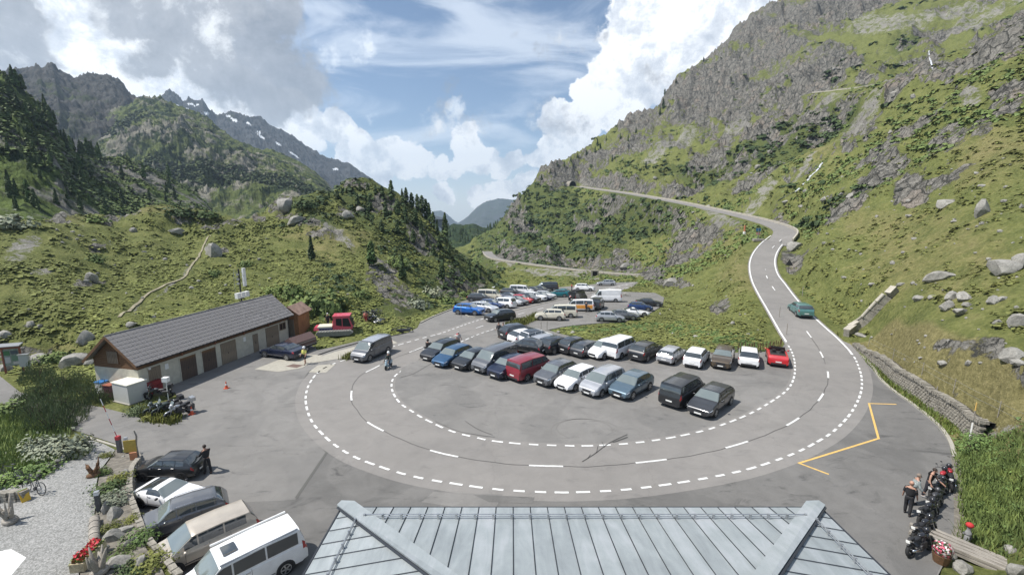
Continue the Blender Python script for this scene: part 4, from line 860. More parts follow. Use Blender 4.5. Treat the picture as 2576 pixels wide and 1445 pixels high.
# roof: two slabs, tiles on the front slope, verge boards, gutter
RO = 0.45; pitch = math.atan2(ZR - ZE, WD / 2); slopeL = math.hypot(WD / 2 + OH, (WD / 2 + OH) * math.tan(pitch))
def roofpt(x, t, side, up=0.0):     # t = 0 at eave .. 1 at ridge
    y = -OH + (WD / 2 + OH) * t; z = ZE - OH * math.tan(pitch) + (WD / 2 + OH) * math.tan(pitch) * t + 0.06
    n = (-math.sin(pitch), math.cos(pitch)); y += n[0] * up; z += n[1] * up
    return (x, y if side > 0 else WD - y, z)
for side in (1, -1):
    b = MB(); x0, x1 = -RO, GL + RO
    v = [roofpt(x0, 0, side), roofpt(x1, 0, side), roofpt(x1, 1, side), roofpt(x0, 1, side)]; v += [roofpt(x0, 0, side, .08), roofpt(x1, 0, side, .08), roofpt(x1, 1, side, .08), roofpt(x0, 1, side, .08)]
    b.add(v, [(0, 3, 2, 1), (4, 5, 6, 7), (0, 1, 5, 4), (1, 2, 6, 5), (2, 3, 7, 6), (3, 0, 4, 7)]); rf = b.obj('roof', M_TILE, gr)
    if side == 1:
        NX, NYt = 48, 9; dx_ = (GL + 2 * RO) / NX; dt = 1.0 / NYt
        tm = MB(); L = slopeL / NYt * 1.12
        tm.add([(0.012, 0, 0.02), (dx_ - 0.012, 0, 0.02), (dx_ - 0.012, L, -0.005), (0.012, L, -0.005), (0.006, 0, 0.034), (dx_ / 2, -0.04, 0.040), (dx_ - 0.006, 0, 0.034), (dx_ - 0.012, L, 0.015), (0.012, L, 0.015)],
               [(4, 5, 6, 7, 8), (0, 1, 6, 5, 4), (1, 2, 7, 6), (3, 0, 4, 8)])
        tme = tm.mesh('roof_tile', M_TILE); rest = MB(); cnt = 0
        for i in range(NX):
            for j in range(NYt):
                p = Vector(roofpt(-RO + dx_ * (i + (0.0)), j * dt, 1, 0.082)); jx = random.uniform(-.006, .006); jr = random.uniform(-.012, .012)
                if cnt < 290: 
                    link('roof_tile', tme, rf, (p.x + jx, p.y, p.z), (pitch + jr, 0, 0)); cnt += 1
                else:
                    M_ = Matrix.Rotation(pitch + jr, 3, 'X'); rest.add([M_ @ Vector(v) + p for v in tm.v], tm.f)
        ro2 = rest.obj('roof_tiles', M_TILE, rf); ro2['kind'] = 'stuff'
b = MB(); b.tube([(-RO, WD / 2, roofpt(0, 1, 1, .14)[2]), (GL + RO, WD / 2, roofpt(0, 1, 1, .14)[2])], 0.07, 8); b.obj('ridge_cap', M_TILE, gr)
b = MB(); b.tube([(-RO, roofpt(0, 0, 1)[1] - .05, roofpt(0, 0, 1)[2]), (GL + RO, roofpt(0, 0, 1)[1] - .05, roofpt(0, 0, 1)[2])], 0.06, 8); b.obj('gutter', M_DARKM, gr)
for side in (1, -1):
    for xx in (-RO - 0.015, GL + RO + 0.015):
        b = MB(); v = [roofpt(xx, -0.02, side, -.1), roofpt(xx, 1.0, side, -.1), roofpt(xx, 1.0, side, .1), roofpt(xx, -0.02, side, .1)]
        b.add([(p[0] - .012, p[1], p[2]) for p in v] + [(p[0] + .012, p[1], p[2]) for p in v], [(0, 1, 2, 3), (7, 6, 5, 4), (0, 4, 5, 1), (1, 5, 6, 2), (2, 6, 7, 3), (3, 7, 4, 0)]); b.obj('verge_board', M_LARCH, gr)
b = MB(); b.tube([(GL - 0.08, -0.1, ZE - .2), (GL - 0.08, -0.1, 0.1)], 0.045, 6); b.obj('downpipe', M_DARKM, gr)
def g2w(x, y, z=0): return gr.matrix_basis @ Vector((x, y, z)) if False else Vector((P1.x + x * math.cos(GA) - y * math.sin(GA), P1.y + x * math.sin(GA) + y * math.cos(GA), z))
# mobile mast behind the far ridge end
q = Vector(gp(668, 742, 4.8)); q = g2w(GL - 0.3, WD + 1.3, 0)
am = empty('antenna_mast', (q.x, q.y, 0), GA, 'steel mobile phone mast with tall white antenna panel rising behind the garage roof', 'mast')
b = MB(); b.tube([(0, 0, 0), (0, 0, 8.0)], 0.09, 8); b.obj('pole', M_DARKM, am)
b = MB(); b.box((0.42, -.28, 7.0), (0.36, 0.22, 2.1)); b.obj('antenna_panel', M_WHITE, am)
b = MB()
for z_ in (6.3, 7.0, 7.6): b.cyl((0, 0, z_), (0.4, -0.25, z_), 0.025, n=5); b.cyl((0, 0, z_), (-0.65, 0.1, z_), 0.02, n=5)
b.tube([(-0.65, 0.1, 5.4), (-0.65, 0.1, 7.9)], 0.02, 5); b.obj('bracket', M_STEEL, am)
for z_, y_ in ((7.35, 0.1), (6.8, .1), (6.3, .1)):
    b = MB(); b.cyl((-0.30, y_ - .1, z_), (-0.12, y_ - .1, z_), 0.13, n=8); b.obj('radio_unit', M_STEEL, am)
for k in range(3):
    b = MB(); b.box((-0.55 + k * 0.62, -0.1, 4.95), (0.5, 0.4, 0.62)); b.obj('equipment_cabinet', M_WHITE, am)
# small hut
hp = g2w(GL + 1.0, 0.6)
hut = empty('wooden_hut', (hp.x, hp.y, 0), GA - rad(80), 'small orange-brown wooden hut with gabled roof behind the end of the garage', 'hut')
HB = m_wood('orange_hut_boards', (0.30, 0.145, 0.065), 1, (20, 20, 1.2))
b = MB(); b.box((0, 1.3, 1.35), (2.1, 2.6, 2.7)); b.add([(-1.05, 0, 2.7), (1.05, 0, 2.7), (0, 0, 3.45), (-1.05, 2.6, 2.7), (1.05, 2.6, 2.7), (0, 2.6, 3.45)], [(0, 1, 2), (5, 4, 3), (1, 4, 5, 2), (0, 2, 5, 3)]); b.obj('wall', HB, hut)
for s_ in (-1, 1):
    b = MB(); b.add([(0, -.3, 3.52), (s_ * 1.35, -.3, 2.55), (s_ * 1.35, 2.9, 2.55), (0, 2.9, 3.52), (0, -.3, 3.60), (s_ * 1.35, -.3, 2.63), (s_ * 1.35, 2.9, 2.63), (0, 2.9, 3.60)], [(0, 1, 2, 3), (7, 6, 5, 4), (0, 4, 5, 1), (1, 5, 6, 2), (2, 6, 7, 3)])
    b.obj('roof', mat('rusty_sheet_roof', (0.26, 0.17, 0.13), 0.7, var=0.4, scale=2), hut)
b = MB(); b.box((0.1, -0.02, 1.0), (0.8, 0.05, 1.95)); b.obj('door', M_DOOR, hut)
b = MB(); b.box((-0.65, -0.02, 1.75), (0.35, 0.04, 0.6)); b.obj('notice', M_WHITE, hut)
# white utility cabinet, bins
c = Vector(gp(325, 1012)); bx = empty('utility_cabinet', (c.x - 0.25, c.y + .55, 0), GA - rad(8), 'large white box cabinet standing before the garage gable', 'cabinet')
b = MB(); b.box((0, 0, 0.78), (1.35, 1.9, 1.5)); b.obj('body', mat('offwhite_panels', (0.46, 0.46, 0.44), 0.6, var=0.06), bx)
b = MB(); b.box((0, 0, 1.56), (1.45, 2.0, 0.07)); b.obj('lid', mat('cream_lid', (0.72, 0.70, 0.60), 0.6), bx)
b = MB(); b.box((0, 0, 0.02), (1.5, 2.05, 0.06)); b.obj('base', M_CONC, bx)
def bin_(px, col, label, h=1.05):
    p = Vector(gp(*px)); t = empty('wheelie_bin', p, GA, label, 'bin', 'bins beside the garage gable')
    b = MB(); b.box((0, 0, h / 2 + .05), (0.95, 0.62, h - .1), taper=(1.12, 1.12)); b.obj('body', col, t)
    b = MB(); b.box((0, 0, h + .06), (1.12, 0.78, 0.07)); b.obj('lid', {'b': mat('blue_lid', (0.03, 0.16, 0.42), 0.5), 'r': mat('red_brown_lid', (0.30, 0.10, 0.06), 0.5)}[label[0]], t)
    for s_ in (-.4, .4):
        b = MB(); b.cyl((s_, -.24, .08), (s_ + .05, -.24, .08), .08, n=8); b.obj('wheel', M_BLACK, t)
bin_((268, 988), M_WHITE, 'blue-lidded grey waste bin beside the garage gable'); bin_((290, 996), mat('maroon_bin', (0.10, 0.04, 0.05), 0.5), 'red-lidded dark waste bin between blue-lidded bin and white cabinet')
# red rack by the wall, lamp post with white box
p = s_at(r7(640)); w_ = g2w(p, -0.25); t = empty('bottle_rack', (w_.x, w_.y, 0), GA, 'dark red metal crate rack against the garage wall', 'rack')
for i in range(3):
    b = MB(); b.box((i * .42, 0, .33), (.38, .35, .6)); b.obj('crate', mat('dark_red_plastic', (0.22, 0.015, 0.02), 0.5), t)
b = MB(); b.box((.42, 0, .85), (1.2, .35, .36)); b.obj('upper_crate', mat('dark_red_plastic', (0, 0, 0)), t)
p = Vector(gp(424, 1005)); t = empty('letterbox_post', p, 0, 'thin white post carrying a small white box in the motorcycle corner', 'post')
b = MB(); b.cyl((0, 0, 0), (0, 0, 1.55), .035, n=6); b.obj('pole', M_WHITE, t); b = MB(); b.box((0, 0, 1.7), (.42, .34, .36)); b.obj('box', M_WHITE, t)
# info board, notice box
def board():
    p = Vector(hit(38, 938)); t = empty('info_board', p, rad(20), 'brown-framed tourist information board under a little grey roof beside the access path', 'sign')
    fr = mat('brown_frame', (0.20, 0.06, 0.035), 0.6)
    for s_ in (-.62, .62): b = MB(); b.box((s_, 0, 1.2), (.12, .12, 2.6)); b.obj('post', fr, t)
    b = MB(); b.box((0, .02, 1.55), (1.14, .06, 1.6)); b.obj('panel', mat('grey_print', (0.18, 0.22, 0.19), 0.4, var=0.5, scale=4), t)
    b = MB(); b.box((0, -.03, 2.5), (1.36, .1, .26)); b.obj('header', fr, t)
    for (x_, z_, w2, h2, c_) in [(-.3, 1.95, .4, .4, (0.04, 0.14, 0.06)), (.22, 2.0, .5, .32, (0.05, 0.07, 0.09)), (-.3, 1.3, .4, .55, (0.35, 0.36, 0.36)), (.22, 1.45, .45, .5, (0.10, 0.18, 0.12)), (.25, 1.0, .4, .25, (0.40, 0.40, 0.38))]:
        b = MB(); b.box((x_, -.025, z_), (w2, .02, h2)); b.obj('poster', mat('poster%d' % int(x_ * 100 + z_ * 10), c_, 0.4), t)
    b = MB(); b.box((0, -.1, 2.72), (1.7, .7, .07), M=Matrix.Rotation(rad(12), 3, 'X')); b.obj('roof', mat('grey_sheet', (0.20, 0.21, 0.22), 0.6), t)
board()
p = Vector(hit(68, 942)); t = empty('notice_box', p, rad(15), 'grey notice box on two posts right of the information board', 'sign')
b = MB(); b.box((0, 0, 1.35), (.7, .2, 1.1)); b.obj('box', mat('light_grey_box', (0.33, 0.35, 0.34), 0.5), t); b = MB(); b.box((0, 0, 1.95), (.8, .3, .08)); b.obj('cap', M_STEEL, t)
for s_ in (-.25, .25): b = MB(); b.cyl((s_, 0, -.2), (s_, 0, .8), .03, n=6); b.obj('post', M_DARKM, t)
# ------------------------------------------------------------------ hotel below the viewpoint
EZ, PT = 7.0, rad(11); tp = math.tan(PT)
c0 = gp(862, 1276, EZ); c1 = gp(2062, 1276, EZ); HX0, HX1, HY = c0[0], c1[0], c0[1]
ht = empty('hotel', ((HX0 + HX1) / 2, 2, 0), 0, 'hotel with low hipped roof of pale zinc standing-seam sheets at the bottom edge', 'hotel')
HO = Vector(((HX0 + HX1) / 2, 2, 0))
def hl(v): return (v[0] - HO.x, v[1] - HO.y, v[2])
b = MB(); b.box(hl(((HX0 + HX1) / 2, (HY - 1.0 - 9) / 2 + 0.2, 3.4)), (HX1 - HX0 - 1.2, HY + 9 - 1.2, 6.7)); b.obj('wall', M_PLASTER, ht)
b = MB(); D2 = 9.0
# roof deck just under the sheets
xl, xr, yb = HX0, HX1, HY - 20
apex = 6.0
def rz(x, y): return EZ + tp * min(HY - y, x - HX0, HX1 - x, apex)
dv = [(HX0, HY, EZ - .03), (HX1, HY, EZ - .03), (HX1, HY - 16, EZ - .03), (HX0, HY - 16, EZ - .03), (HX0 + apex, HY - apex, rz(0, HY - apex) - .03 if False else EZ + tp * apex - .03), (HX1 - apex, HY - apex, EZ + tp * apex - .03), (HX1 - apex, HY - 10, EZ + tp * apex - .03), (HX0 + apex, HY - 10, EZ + tp * apex - .03)]
b.add([hl(v) for v in dv], [(0, 4, 5, 1), (1, 5, 6, 2), (3, 2, 6, 7), (0, 3, 7, 4), (4, 7, 6, 5), (0, 1, 2, 3)]); b.obj('roof', M_ZINC, ht)
SW = 0.455
M_SEAMR = mat('roof_seam', (0.05, 0.055, 0.065), 0.5, 0.5)
def panel(name, pts, h=0.012, m=None):
    c = sum((Vector(p) for p in pts), Vector()) / len(pts); n = (Vector(pts[1]) - Vector(pts[0])).cross(Vector(pts[2]) - Vector(pts[0])).normalized()
    if n.z < 0: n = -n; pts = pts[::-1]
    b = MB(); k = len(pts); lo = [Vector(p) - c - n * 0.02 for p in pts]; up_ = [Vector(p) - c + n * h for p in pts]
    b.add(lo + up_, [tuple(range(k - 1, -1, -1)), tuple(range(k, 2 * k))] + [(i, (i + 1) % k, (i + 1) % k + k, i + k) for i in range(k)]); return b.obj(name, m or M_ZINC, ht, loc=hl(c))
nf = int((HX1 - HX0) / SW); sw = (HX1 - HX0) / nf
for i in range(nf):
    xa, xb = HX0 + i * sw + .006, HX0 + (i + 1) * sw - .006
    da, db = min(xa - HX0, HX1 - xa, apex), min(xb - HX0, HX1 - xb, apex)
    pts = [(xa, HY, EZ), (xb, HY, EZ), (xb, HY - db, EZ + tp * db), (xa, HY - da, EZ + tp * da)]
    if max(da, db) > .05: panel('roof_sheet', pts)
    if i > 0:
        x = HX0 + i * sw; d = min(x - HX0, HX1 - x, apex) - 0.42
        if d > 0.1:
            b = MB(); b.tube([hl((x, HY, EZ + .03)), hl((x, HY - d, EZ + tp * d + .03))], 0.010, 4); b.obj('standing_seam', M_SEAMR, ht)
for side, X0 in ((1, HX0), (-1, HX1)):
    for i in range(18):
        ya, yb_ = HY - i * sw - .006, HY - (i + 1) * sw + .006; da, db = min(HY - ya, apex), min(HY - yb_, apex)
        pts = [(X0, ya, EZ), (X0, yb_, EZ), (X0 + side * db, yb_, EZ + tp * db), (X0 + side * da, ya, EZ + tp * da)]
        panel('roof_sheet', pts)
        if i > 0:
            y = HY - i * sw; d = min(HY - y, apex) - .02
            b = MB(); b.tube([hl((X0, y, EZ + .03)), hl((X0 + side * d, y, EZ + tp * d + .03))], 0.009, 4); b.obj('standing_seam', M_SEAMR, ht)
    # hip capping: a wide folded sheet
    wv = 0.36; e = 0.16
    def hp_(t, s): return Vector((X0 + side * (t + s), HY - t + (0 if s >= 0 else 0), EZ + tp * t))
    a_ = [(X0 - side * e, HY + e, EZ + .06), (X0 + side * .34, HY + e * .7, EZ + .06), (X0 + side * (.62), HY - .06, EZ + .05)]
    q_ = [(X0 + side * (apex + wv * 1.1), HY - apex + .1, EZ + tp * apex + .09), (X0 + side * apex, HY - apex, EZ + tp * apex + .10)]
    pts = [(X0 - side * .16, HY + .02, EZ + .05), (X0 - side * .10, HY + .20, EZ + .06), (X0 + side * .26, HY + .18, EZ + .06), (X0 + side * .46, HY + .0, EZ + .05),
           (X0 + side * (apex + .42), HY - apex + .02, EZ + tp * apex + .07), (X0 + side * (apex), HY - apex - .04, EZ + tp * apex + .12)]
    panel('hip_cap', pts, 0.03)
    b = MB(); b.tube([hl((X0 - side * .12, HY - .05, EZ + .04)), hl((X0 + side * apex, HY - apex - .09, EZ + tp * apex + .09))], 0.03, 5); b.obj('hip_edge', M_SEAMR, ht)
    b = MB(); b.tube([hl((X0 - side * .04, HY, EZ - .02)), hl((X0 - side * .04, HY - 9, EZ - .02))], 0.035, 6); b.obj('gutter', M_SEAMR, ht)
b = MB(); b.tube([hl((HX0, HY + .03, EZ - .02)), hl((HX1, HY + .03, EZ - .02))], 0.03, 6); b.obj('gutter', M_SEAMR, ht)
# snow guards: two pipes on clamps
def guard(A, B, n, along):
    b = MB(); A = Vector(A); B = Vector(B)
    for dz in (.07, .13): b.tube([hl(A + Vector((0, 0, dz)) + along * (dz * .5)), hl(B + Vector((0, 0, dz)) + along * (dz * .5))], .013, 5)
    g_ = b.obj('snow_guard', M_STEEL, ht)
    for i in range(n):
        p = A.lerp(B, i / (n - 1)); b = MB(); b.box((0, 0, 0), (.05, .05, .15)); b.obj('clamp', M_STEEL, g_, loc=hl(p + Vector((0, 0, .08))))
y = HY - .62; z = EZ + tp * .62
i0 = 2; i1 = nf - 2
guard((HX0 + i0 * sw - .12, y, z), (HX0 + i1 * sw + .12, y, z), i1 - i0 + 1, Vector((0, 0.3, 0)))
guard((HX0 + .62, HY - sw * 1.7, z), (HX0 + .62, HY - sw * 14, z), 14, Vector((0, 0, 0))); guard((HX1 - .62, HY - sw * 1.7, z), (HX1 - .62, HY - sw * 14, z), 14, Vector((0, 0, 0)))
# ------------------------------------------------------------------ vehicles
def paint(name, c, metal=0.0):
    key = 'paint_' + name
    if key in MATS: return MATS[key]
    m = bpy.data.materials.new(key); m.use_nodes = True; b = m.node_tree.nodes['Principled BSDF']
    b.inputs['Base Color'].default_value = (*c, 1); b.inputs['Roughness'].default_value = 0.32 if metal else 0.38; b.inputs['Metallic'].default_value = metal
    b.inputs['Coat Weight'].default_value = 0.8; b.inputs['Coat Roughness'].default_value = 0.05
    g = NT(m.node_tree); co = g.new('ShaderNodeTexCoord').outputs['Object']; n = g.noise(co, 1.7, 4, 0.6)
    g.put(b.inputs['Base Color'], g.ramp(n, [(0.3, tuple(v * 0.88 for v in c)), (0.7, tuple(min(1, v * 1.06) for v in c))]))
    MATS[key] = m; return m
PAINT = dict(black=(0.012, 0.013, 0.015), white=(0.80, 0.80, 0.80), silver=(0.42, 0.43, 0.45), grey=(0.13, 0.135, 0.145), dgrey=(0.045, 0.047, 0.052), blue=(0.02, 0.05, 0.15), bblue=(0.01, 0.12, 0.42), navy=(0.012, 0.018, 0.045), dred=(0.22, 0.022, 0.035), red=(0.52, 0.012, 0.018),
             beige=(0.52, 0.46, 0.38), cream=(0.62, 0.58, 0.47), teal=(0.01, 0.16, 0.18), green=(0.10, 0.24, 0.22), orange=(0.62, 0.26, 0.03), bluegrey=(0.10, 0.15, 0.19), sblue=(0.03, 0.09, 0.18), brown=(0.10, 0.075, 0.05), lwhite=(0.62, 0.63, 0.64))
def pt(c): return paint(c, PAINT[c], 0.0 if c in ('white', 'black', 'cream', 'red', 'orange', 'dred', 'beige2') else 0.35)
M_TYRE = mat('tyre_rubber', (0.018, 0.018, 0.018), 0.85); M_RIM = mat('alloy_rim', (0.48, 0.49, 0.50), 0.3, 0.8); M_RIMD = mat('dark_rim', (0.05, 0.05, 0.05), 0.35, 0.6)
M_TRIM = mat('dark_trim', (0.025, 0.025, 0.027), 0.6); M_CHROME = mat('chrome', (0.7, 0.7, 0.72), 0.12, 1.0); M_HEAD = mat('headlamp_glass', (0.55, 0.58, 0.62), 0.08, 0.2, coat=1.0); M_TAIL = mat('red_lamp', (0.32, 0.012, 0.012), 0.15, coat=1.0)
M_PLATE = mat('number_plate', (0.75, 0.75, 0.72), 0.5); M_CARG = mat('car_glass', (0.040, 0.048, 0.052), 0.03, 0.0, spec=1.0, coat=0.6); M_SHIELD = mat('windscreen_glass', (0.15, 0.175, 0.17), 0.05, 0.0, spec=1.0, coat=0.8)  # windscreen base colour is lightened to imitate the reflected sky
M_SEAT = mat('seat_cloth', (0.03, 0.028, 0.027), 0.8)
# outline fractions: nose height, cowl(x,z), roof start, roof end, tail foot, rear deck end; roof half width, belt front / rear
T = {
 'hatch':  dict(L=4.15, W=1.78, H=1.48, nose=.47, cowl=(.25, .655), r0=(.43, .975), r1=(.82, .965), tail=(.965, .67), deck=(.985, .60), rw=.74, belt=(.63, .69)),
 'suv':    dict(L=4.50, W=1.86, H=1.66, nose=.53, cowl=(.25, .675), r0=(.40, .975), r1=(.86, .955), tail=(.965, .68), deck=(.99, .60), rw=.76, belt=(.655, .70)),
 'estate': dict(L=4.70, W=1.83, H=1.49, nose=.46, cowl=(.26, .65), r0=(.42, .98), r1=(.87, .95), tail=(.965, .67), deck=(.99, .60), rw=.74, belt=(.63, .68)),
 'sedan':  dict(L=4.80, W=1.86, H=1.44, nose=.46, cowl=(.28, .66), r0=(.44, .985), r1=(.68, .975), tail=(.85, .75), deck=(.985, .70), rw=.72, belt=(.64, .70)),
 'coupe':  dict(L=4.25, W=1.84, H=1.31, nose=.48, cowl=(.37, .66), r0=(.54, .985), r1=(.62, .985), tail=(.90, .74), deck=(.985, .68), rw=.66, belt=(.65, .74)),
 'mpv':    dict(L=4.60, W=1.84, H=1.69, nose=.44, cowl=(.18, .61), r0=(.37, .97), r1=(.90, .97), tail=(.975, .62), deck=(.99, .55), rw=.80, belt=(.59, .62)),
 'van':    dict(L=4.95, W=1.92, H=1.98, nose=.42, cowl=(.15, .58), r0=(.30, .955), r1=(.945, .975), tail=(.985, .60), deck=(.995, .5), rw=.86, belt=(.57, .58)),
 'cargo':  dict(L=5.80, W=2.05, H=2.50, nose=.36, cowl=(.14, .50), r0=(.27, .94), r1=(.975, .985), tail=(.99, .5), deck=(.997, .45), rw=.90, belt=(.50, .50)),
 'cabrio': dict(L=4.20, W=1.78, H=1.40, nose=.47, cowl=(.30, .66), r0=(.34, .67), r1=(.80, .68), tail=(.86, .68), deck=(.985, .64), rw=.80, belt=(.66, .68)),
}
def lerp_pts(pts, x):
    for (a, za), (b, zb) in zip(pts, pts[1:]):
        if x <= b: return za + (zb - za) * (x - a) / max(b - a, 1e-6)
    return pts[-1][1]
class Shape:
    """surface of a car body: S(x in 0..1 front to rear, t in 0..10 underside to roof centre)"""
    def __init__(s, t):
        s.t = t; L, W_, H_ = t['L'], t['W'], t['H']; n = t['nose']
        cz = t['cowl']; s.top = [(0, n * .86), (.012, n * .97), (.04, n * 1.05), (cz[0] * .55, n + (cz[1] - n) * .68), (cz[0], cz[1]), (t['r0'][0] - .03, t['r0'][1] - .05 * (t['r0'][1] - cz[1]) / .3), t['r0'], ((t['r0'][0] + t['r1'][0]) / 2, 1.0 if t['r0'][1] > .9 else t['r0'][1]), t['r1'], ((t['r1'][0] * .3 + t['tail'][0] * .7), t['r1'][1] * .36 + t['tail'][1] * .64 + .02), t['tail'], t['deck'], (1.0, t['deck'][1] * .88)]
        s.top = sorted(s.top)
    def sec(s, x):
        t = s.t; L, W_, H_ = t['L'], t['W'], t['H']; w = W_ / 2
        wf = 1 - .17 * max(0, (.075 - x) / .075) ** 2 - .09 * max(0, (x - .93) / .07) ** 2; w *= wf
        zt = lerp_pts(s.top, x) * H_; belt = (t['belt'][0] + (t['belt'][1] - t['belt'][0]) * x) * H_
        zb = min(belt, zt - .035); g = max(0.0, zt - belt)      # greenhouse height here
        full = (t['r0'][1] if t['r0'][1] > .9 else 1.0) * H_ - belt; k = min(1, g / max(full, .1))
        rw = w * (.93 - (.93 - t['rw']) * k); lo = .22 if x > .06 and x < .95 else .27
        zr = zb + .02 + max(0, zt - zb - .02) * (.90 if k > .15 else .5)
        p = [(0, lo), (w * .80, lo), (w * .97, lo + .09), (w * 1.0, lo + .28), (w * .995, (lo + .28) * .45 + zb * .55), (w * .955, zb - .015), (w * .925, zb + .012), (w * .925 * .5 + rw * .5 + w * .012 * k, (zb + zr) / 2), (rw, zr), (rw * .86, zr + (zt - zr) * .72), (0, zt)]
        return p, L * (.5 - x)
    def S(s, x, t, off=0.0, side=1):
        def P(x, t):
            p, X_ = s.sec(min(max(x, 0), 1)); i = min(int(t), 9); f = t - i
            return Vector((X_, (p[i][0] * (1 - f) + p[i + 1][0] * f) * side, p[i][1] * (1 - f) + p[i + 1][1] * f))
        q = P(x, t)
        if off:
            e = .004; du = P(min(x + e, 1), t) - P(max(x - e, 0), t); dv = P(x, min(t + .05, 10)) - P(x, max(t - .05, 0)); n = dv.cross(du) if side > 0 else du.cross(dv)
            if n.length < 1e-9: n = Vector((0, 0, 1))
            n.normalize()
            if n.z < -.3 or (abs(n.z) < .3 and n.y * side < 0): n = -n
            q = q + n * off
        return q
def car_meshes(kind):
    sh = Shape(T[kind]); t = sh.t; out = {}
    xs = sorted(set([0, .004, .012, .025, .045, .07, .12, .18, .96, .975, .99, 1.0] + [round(a[0], 4) for a in sh.top] + [round(i / 22, 3) for i in range(1, 22)]))
    b = MB(); n = 21; rows = []
    for x in xs:
        p, X_ = sh.sec(x); r = [(X_, -q[0], q[1]) for q in p[::-1]][:-1] + [(X_, q[0], q[1]) for q in p]; rows.append(r)
    vs = [v for r in rows for v in r]; n = len(rows[0]); fs = []
    for i in range(len(rows) - 1):
        for k in range(n - 1): fs.append((i * n + k, i * n + k + 1, (i + 1) * n + k + 1, (i + 1) * n + k))
        fs.append((i * n + n - 1, i * n, (i + 1) * n, (i + 1) * n + n - 1))
    fs.append(tuple(range(n - 1, -1, -1))); fs.append(tuple((len(rows) - 1) * n + k for k in range(n))); b.add(vs, fs)
    me = b.mesh('car_body', [M_TRIM], True, 38)
    bm = bmesh.new(); bm.from_mesh(me); bmesh.ops.remove_doubles(bm, verts=bm.verts, dist=.0005); bmesh.ops.recalc_face_normals(bm, faces=bm.faces); bm.to_mesh(me); bm.free(); me.polygons.foreach_set('use_smooth', [True] * len(me.polygons)); me.set_sharp_from_angle(angle=rad(38))
    out['body'] = me
    def patch(name, x0, x1, t0, t1, m, off=.012, sides=(1,), nx=6, nt=4, both=False, th=0.0):
        """piece laid on the body surface; both=True spans the roof centre"""
        res = []
        for side in sides:
            b = MB(); g = []
            for i in range(nx + 1):
                x = x0 + (x1 - x0) * i / nx; row = []
                if both:
                    for k in range(nt + 1): row.append(sh.S(x, t0 + (10 - t0) * k / nt, off, -1))
                    for k in range(nt - 1, -1, -1): row.append(sh.S(x, t0 + (10 - t0) * k / nt, off, 1))
                else:
                    for k in range(nt + 1): row.append(sh.S(x, t0 + (t1 - t0) * k / nt, off, side))
                g.append(row)
            k_ = len(g[0]); b.add([v for r in g for v in r], [(i * k_ + k, i * k_ + k + 1, (i + 1) * k_ + k + 1, (i + 1) * k_ + k) for i in range(nx) for k in range(k_ - 1)])
            me = b.mesh(name, m, True); bm = bmesh.new(); bm.from_mesh(me); bmesh.ops.remove_doubles(bm, verts=bm.verts, dist=.0005)
            bmesh.ops.recalc_face_normals(bm, faces=bm.faces); cn = Vector((0, 0, .7))
            if sum((f.calc_center_median() - cn).dot(f.normal) * f.calc_area() for f in bm.faces) < 0: bmesh.ops.reverse_faces(bm, faces=bm.faces)
            bm.to_mesh(me); bm.free(); res.append(me)
        return res
    c, r0, r1, tl = t['cowl'][0], t['r0'][0], t['r1'][0], t['tail'][0]; H_ = t['H']
    if kind != 'cabrio':
        out['windscreen'] = patch('windscreen', c + .012, r0 - .012, 7.6, 10, M_SHIELD, .012, nx=6, nt=4, both=True)
        if kind not in ('cargo',): out['rear_window'] = patch('rear_window', r1 + .012, tl - .006, 7.9, 10, M_CARG, .012, nx=5, nt=4, both=True)
        if kind in ('suv', 'estate', 'mpv'): spl = [(r0 * .55 + c * .45, .44 if kind != 'mpv' else .40), (.455 if kind != 'mpv' else .415, .64), (.655, .86)]
        elif kind == 'van': spl = [(.225, .375), (.39, .64), (.655, .92)]
        elif kind == 'cargo': spl = [(.20, .325)]
        elif kind == 'sedan': spl = [(r0 * .6 + c * .4, .52), (.535, .735)]
        elif kind == 'coupe': spl = [(r0 * .5 + c * .5, .70)]
        else: spl = [(r0 * .6 + c * .4, .50), (.515, .70), (.712, .84)]
        out['side_window'] = []
        for a, b_ in spl: out['side_window'] += patch('side_window', a, b_, 6.25, 7.82, M_CARG, .012, (1, -1), nx=5, nt=3)
    out['headlight'] = patch('headlight', .012, .085 if kind not in ('van', 'cargo') else .06, 4.45, 5.15, M_HEAD, .012, (1, -1), nx=4, nt=2)
    out['tail_light'] = patch('tail_light', .955, .995, 4.2, 5.6 if kind not in ('van', 'mpv', 'cargo') else 6.6, M_TAIL, .012, (1, -1), nx=3, nt=2)
    z0 = t['nose'] * H_; L = t['L']; w = t['W']
    def box(name, c_, d, m): b = MB(); b.box(c_, d); return b.mesh(name, m)
    out['grille'] = [box('grille', (L / 2 + .004, 0, z0 * .74), (.03, w * .44, z0 * .24), M_TRIM)]
    out['lower_grille'] = [box('lower_grille', (L / 2 + .004, 0, z0 * .44), (.03, w * .60, z0 * .18), M_TRIM)]
    out['number_plate'] = [box('number_plate', (L / 2 + .026, 0, z0 * .50), (.012, .50, .11), M_PLATE), box('number_plate', (-L / 2 - .010, 0, .62 if kind in ('suv', 'van', 'cargo', 'mpv') else .56), (.012, .50, .11), M_PLATE)]
    b = MB(); b.box((-L / 2 - .006, 0, .36), (.03, w * .72, .16)); out['rear_bumper'] = [b.mesh('rear_bumper', M_TRIM)]
    zb = t['belt'][0] * H_ + .06; xm = L * (.5 - (t['cowl'][0] * .45 + t['r0'][0] * .55)); out['mirror'] = []
    for s_ in (1, -1): b = MB(); b.ball((xm, s_ * (w / 2 + .10), zb), (.08, .11, .075), 8, 5); out['mirror'].append(b.mesh('mirror', M_TRIM, True))
    # wheels
    Rw = .33 if kind not in ('suv', 'van', 'cargo') else .355
    if kind == 'coupe': Rw = .34
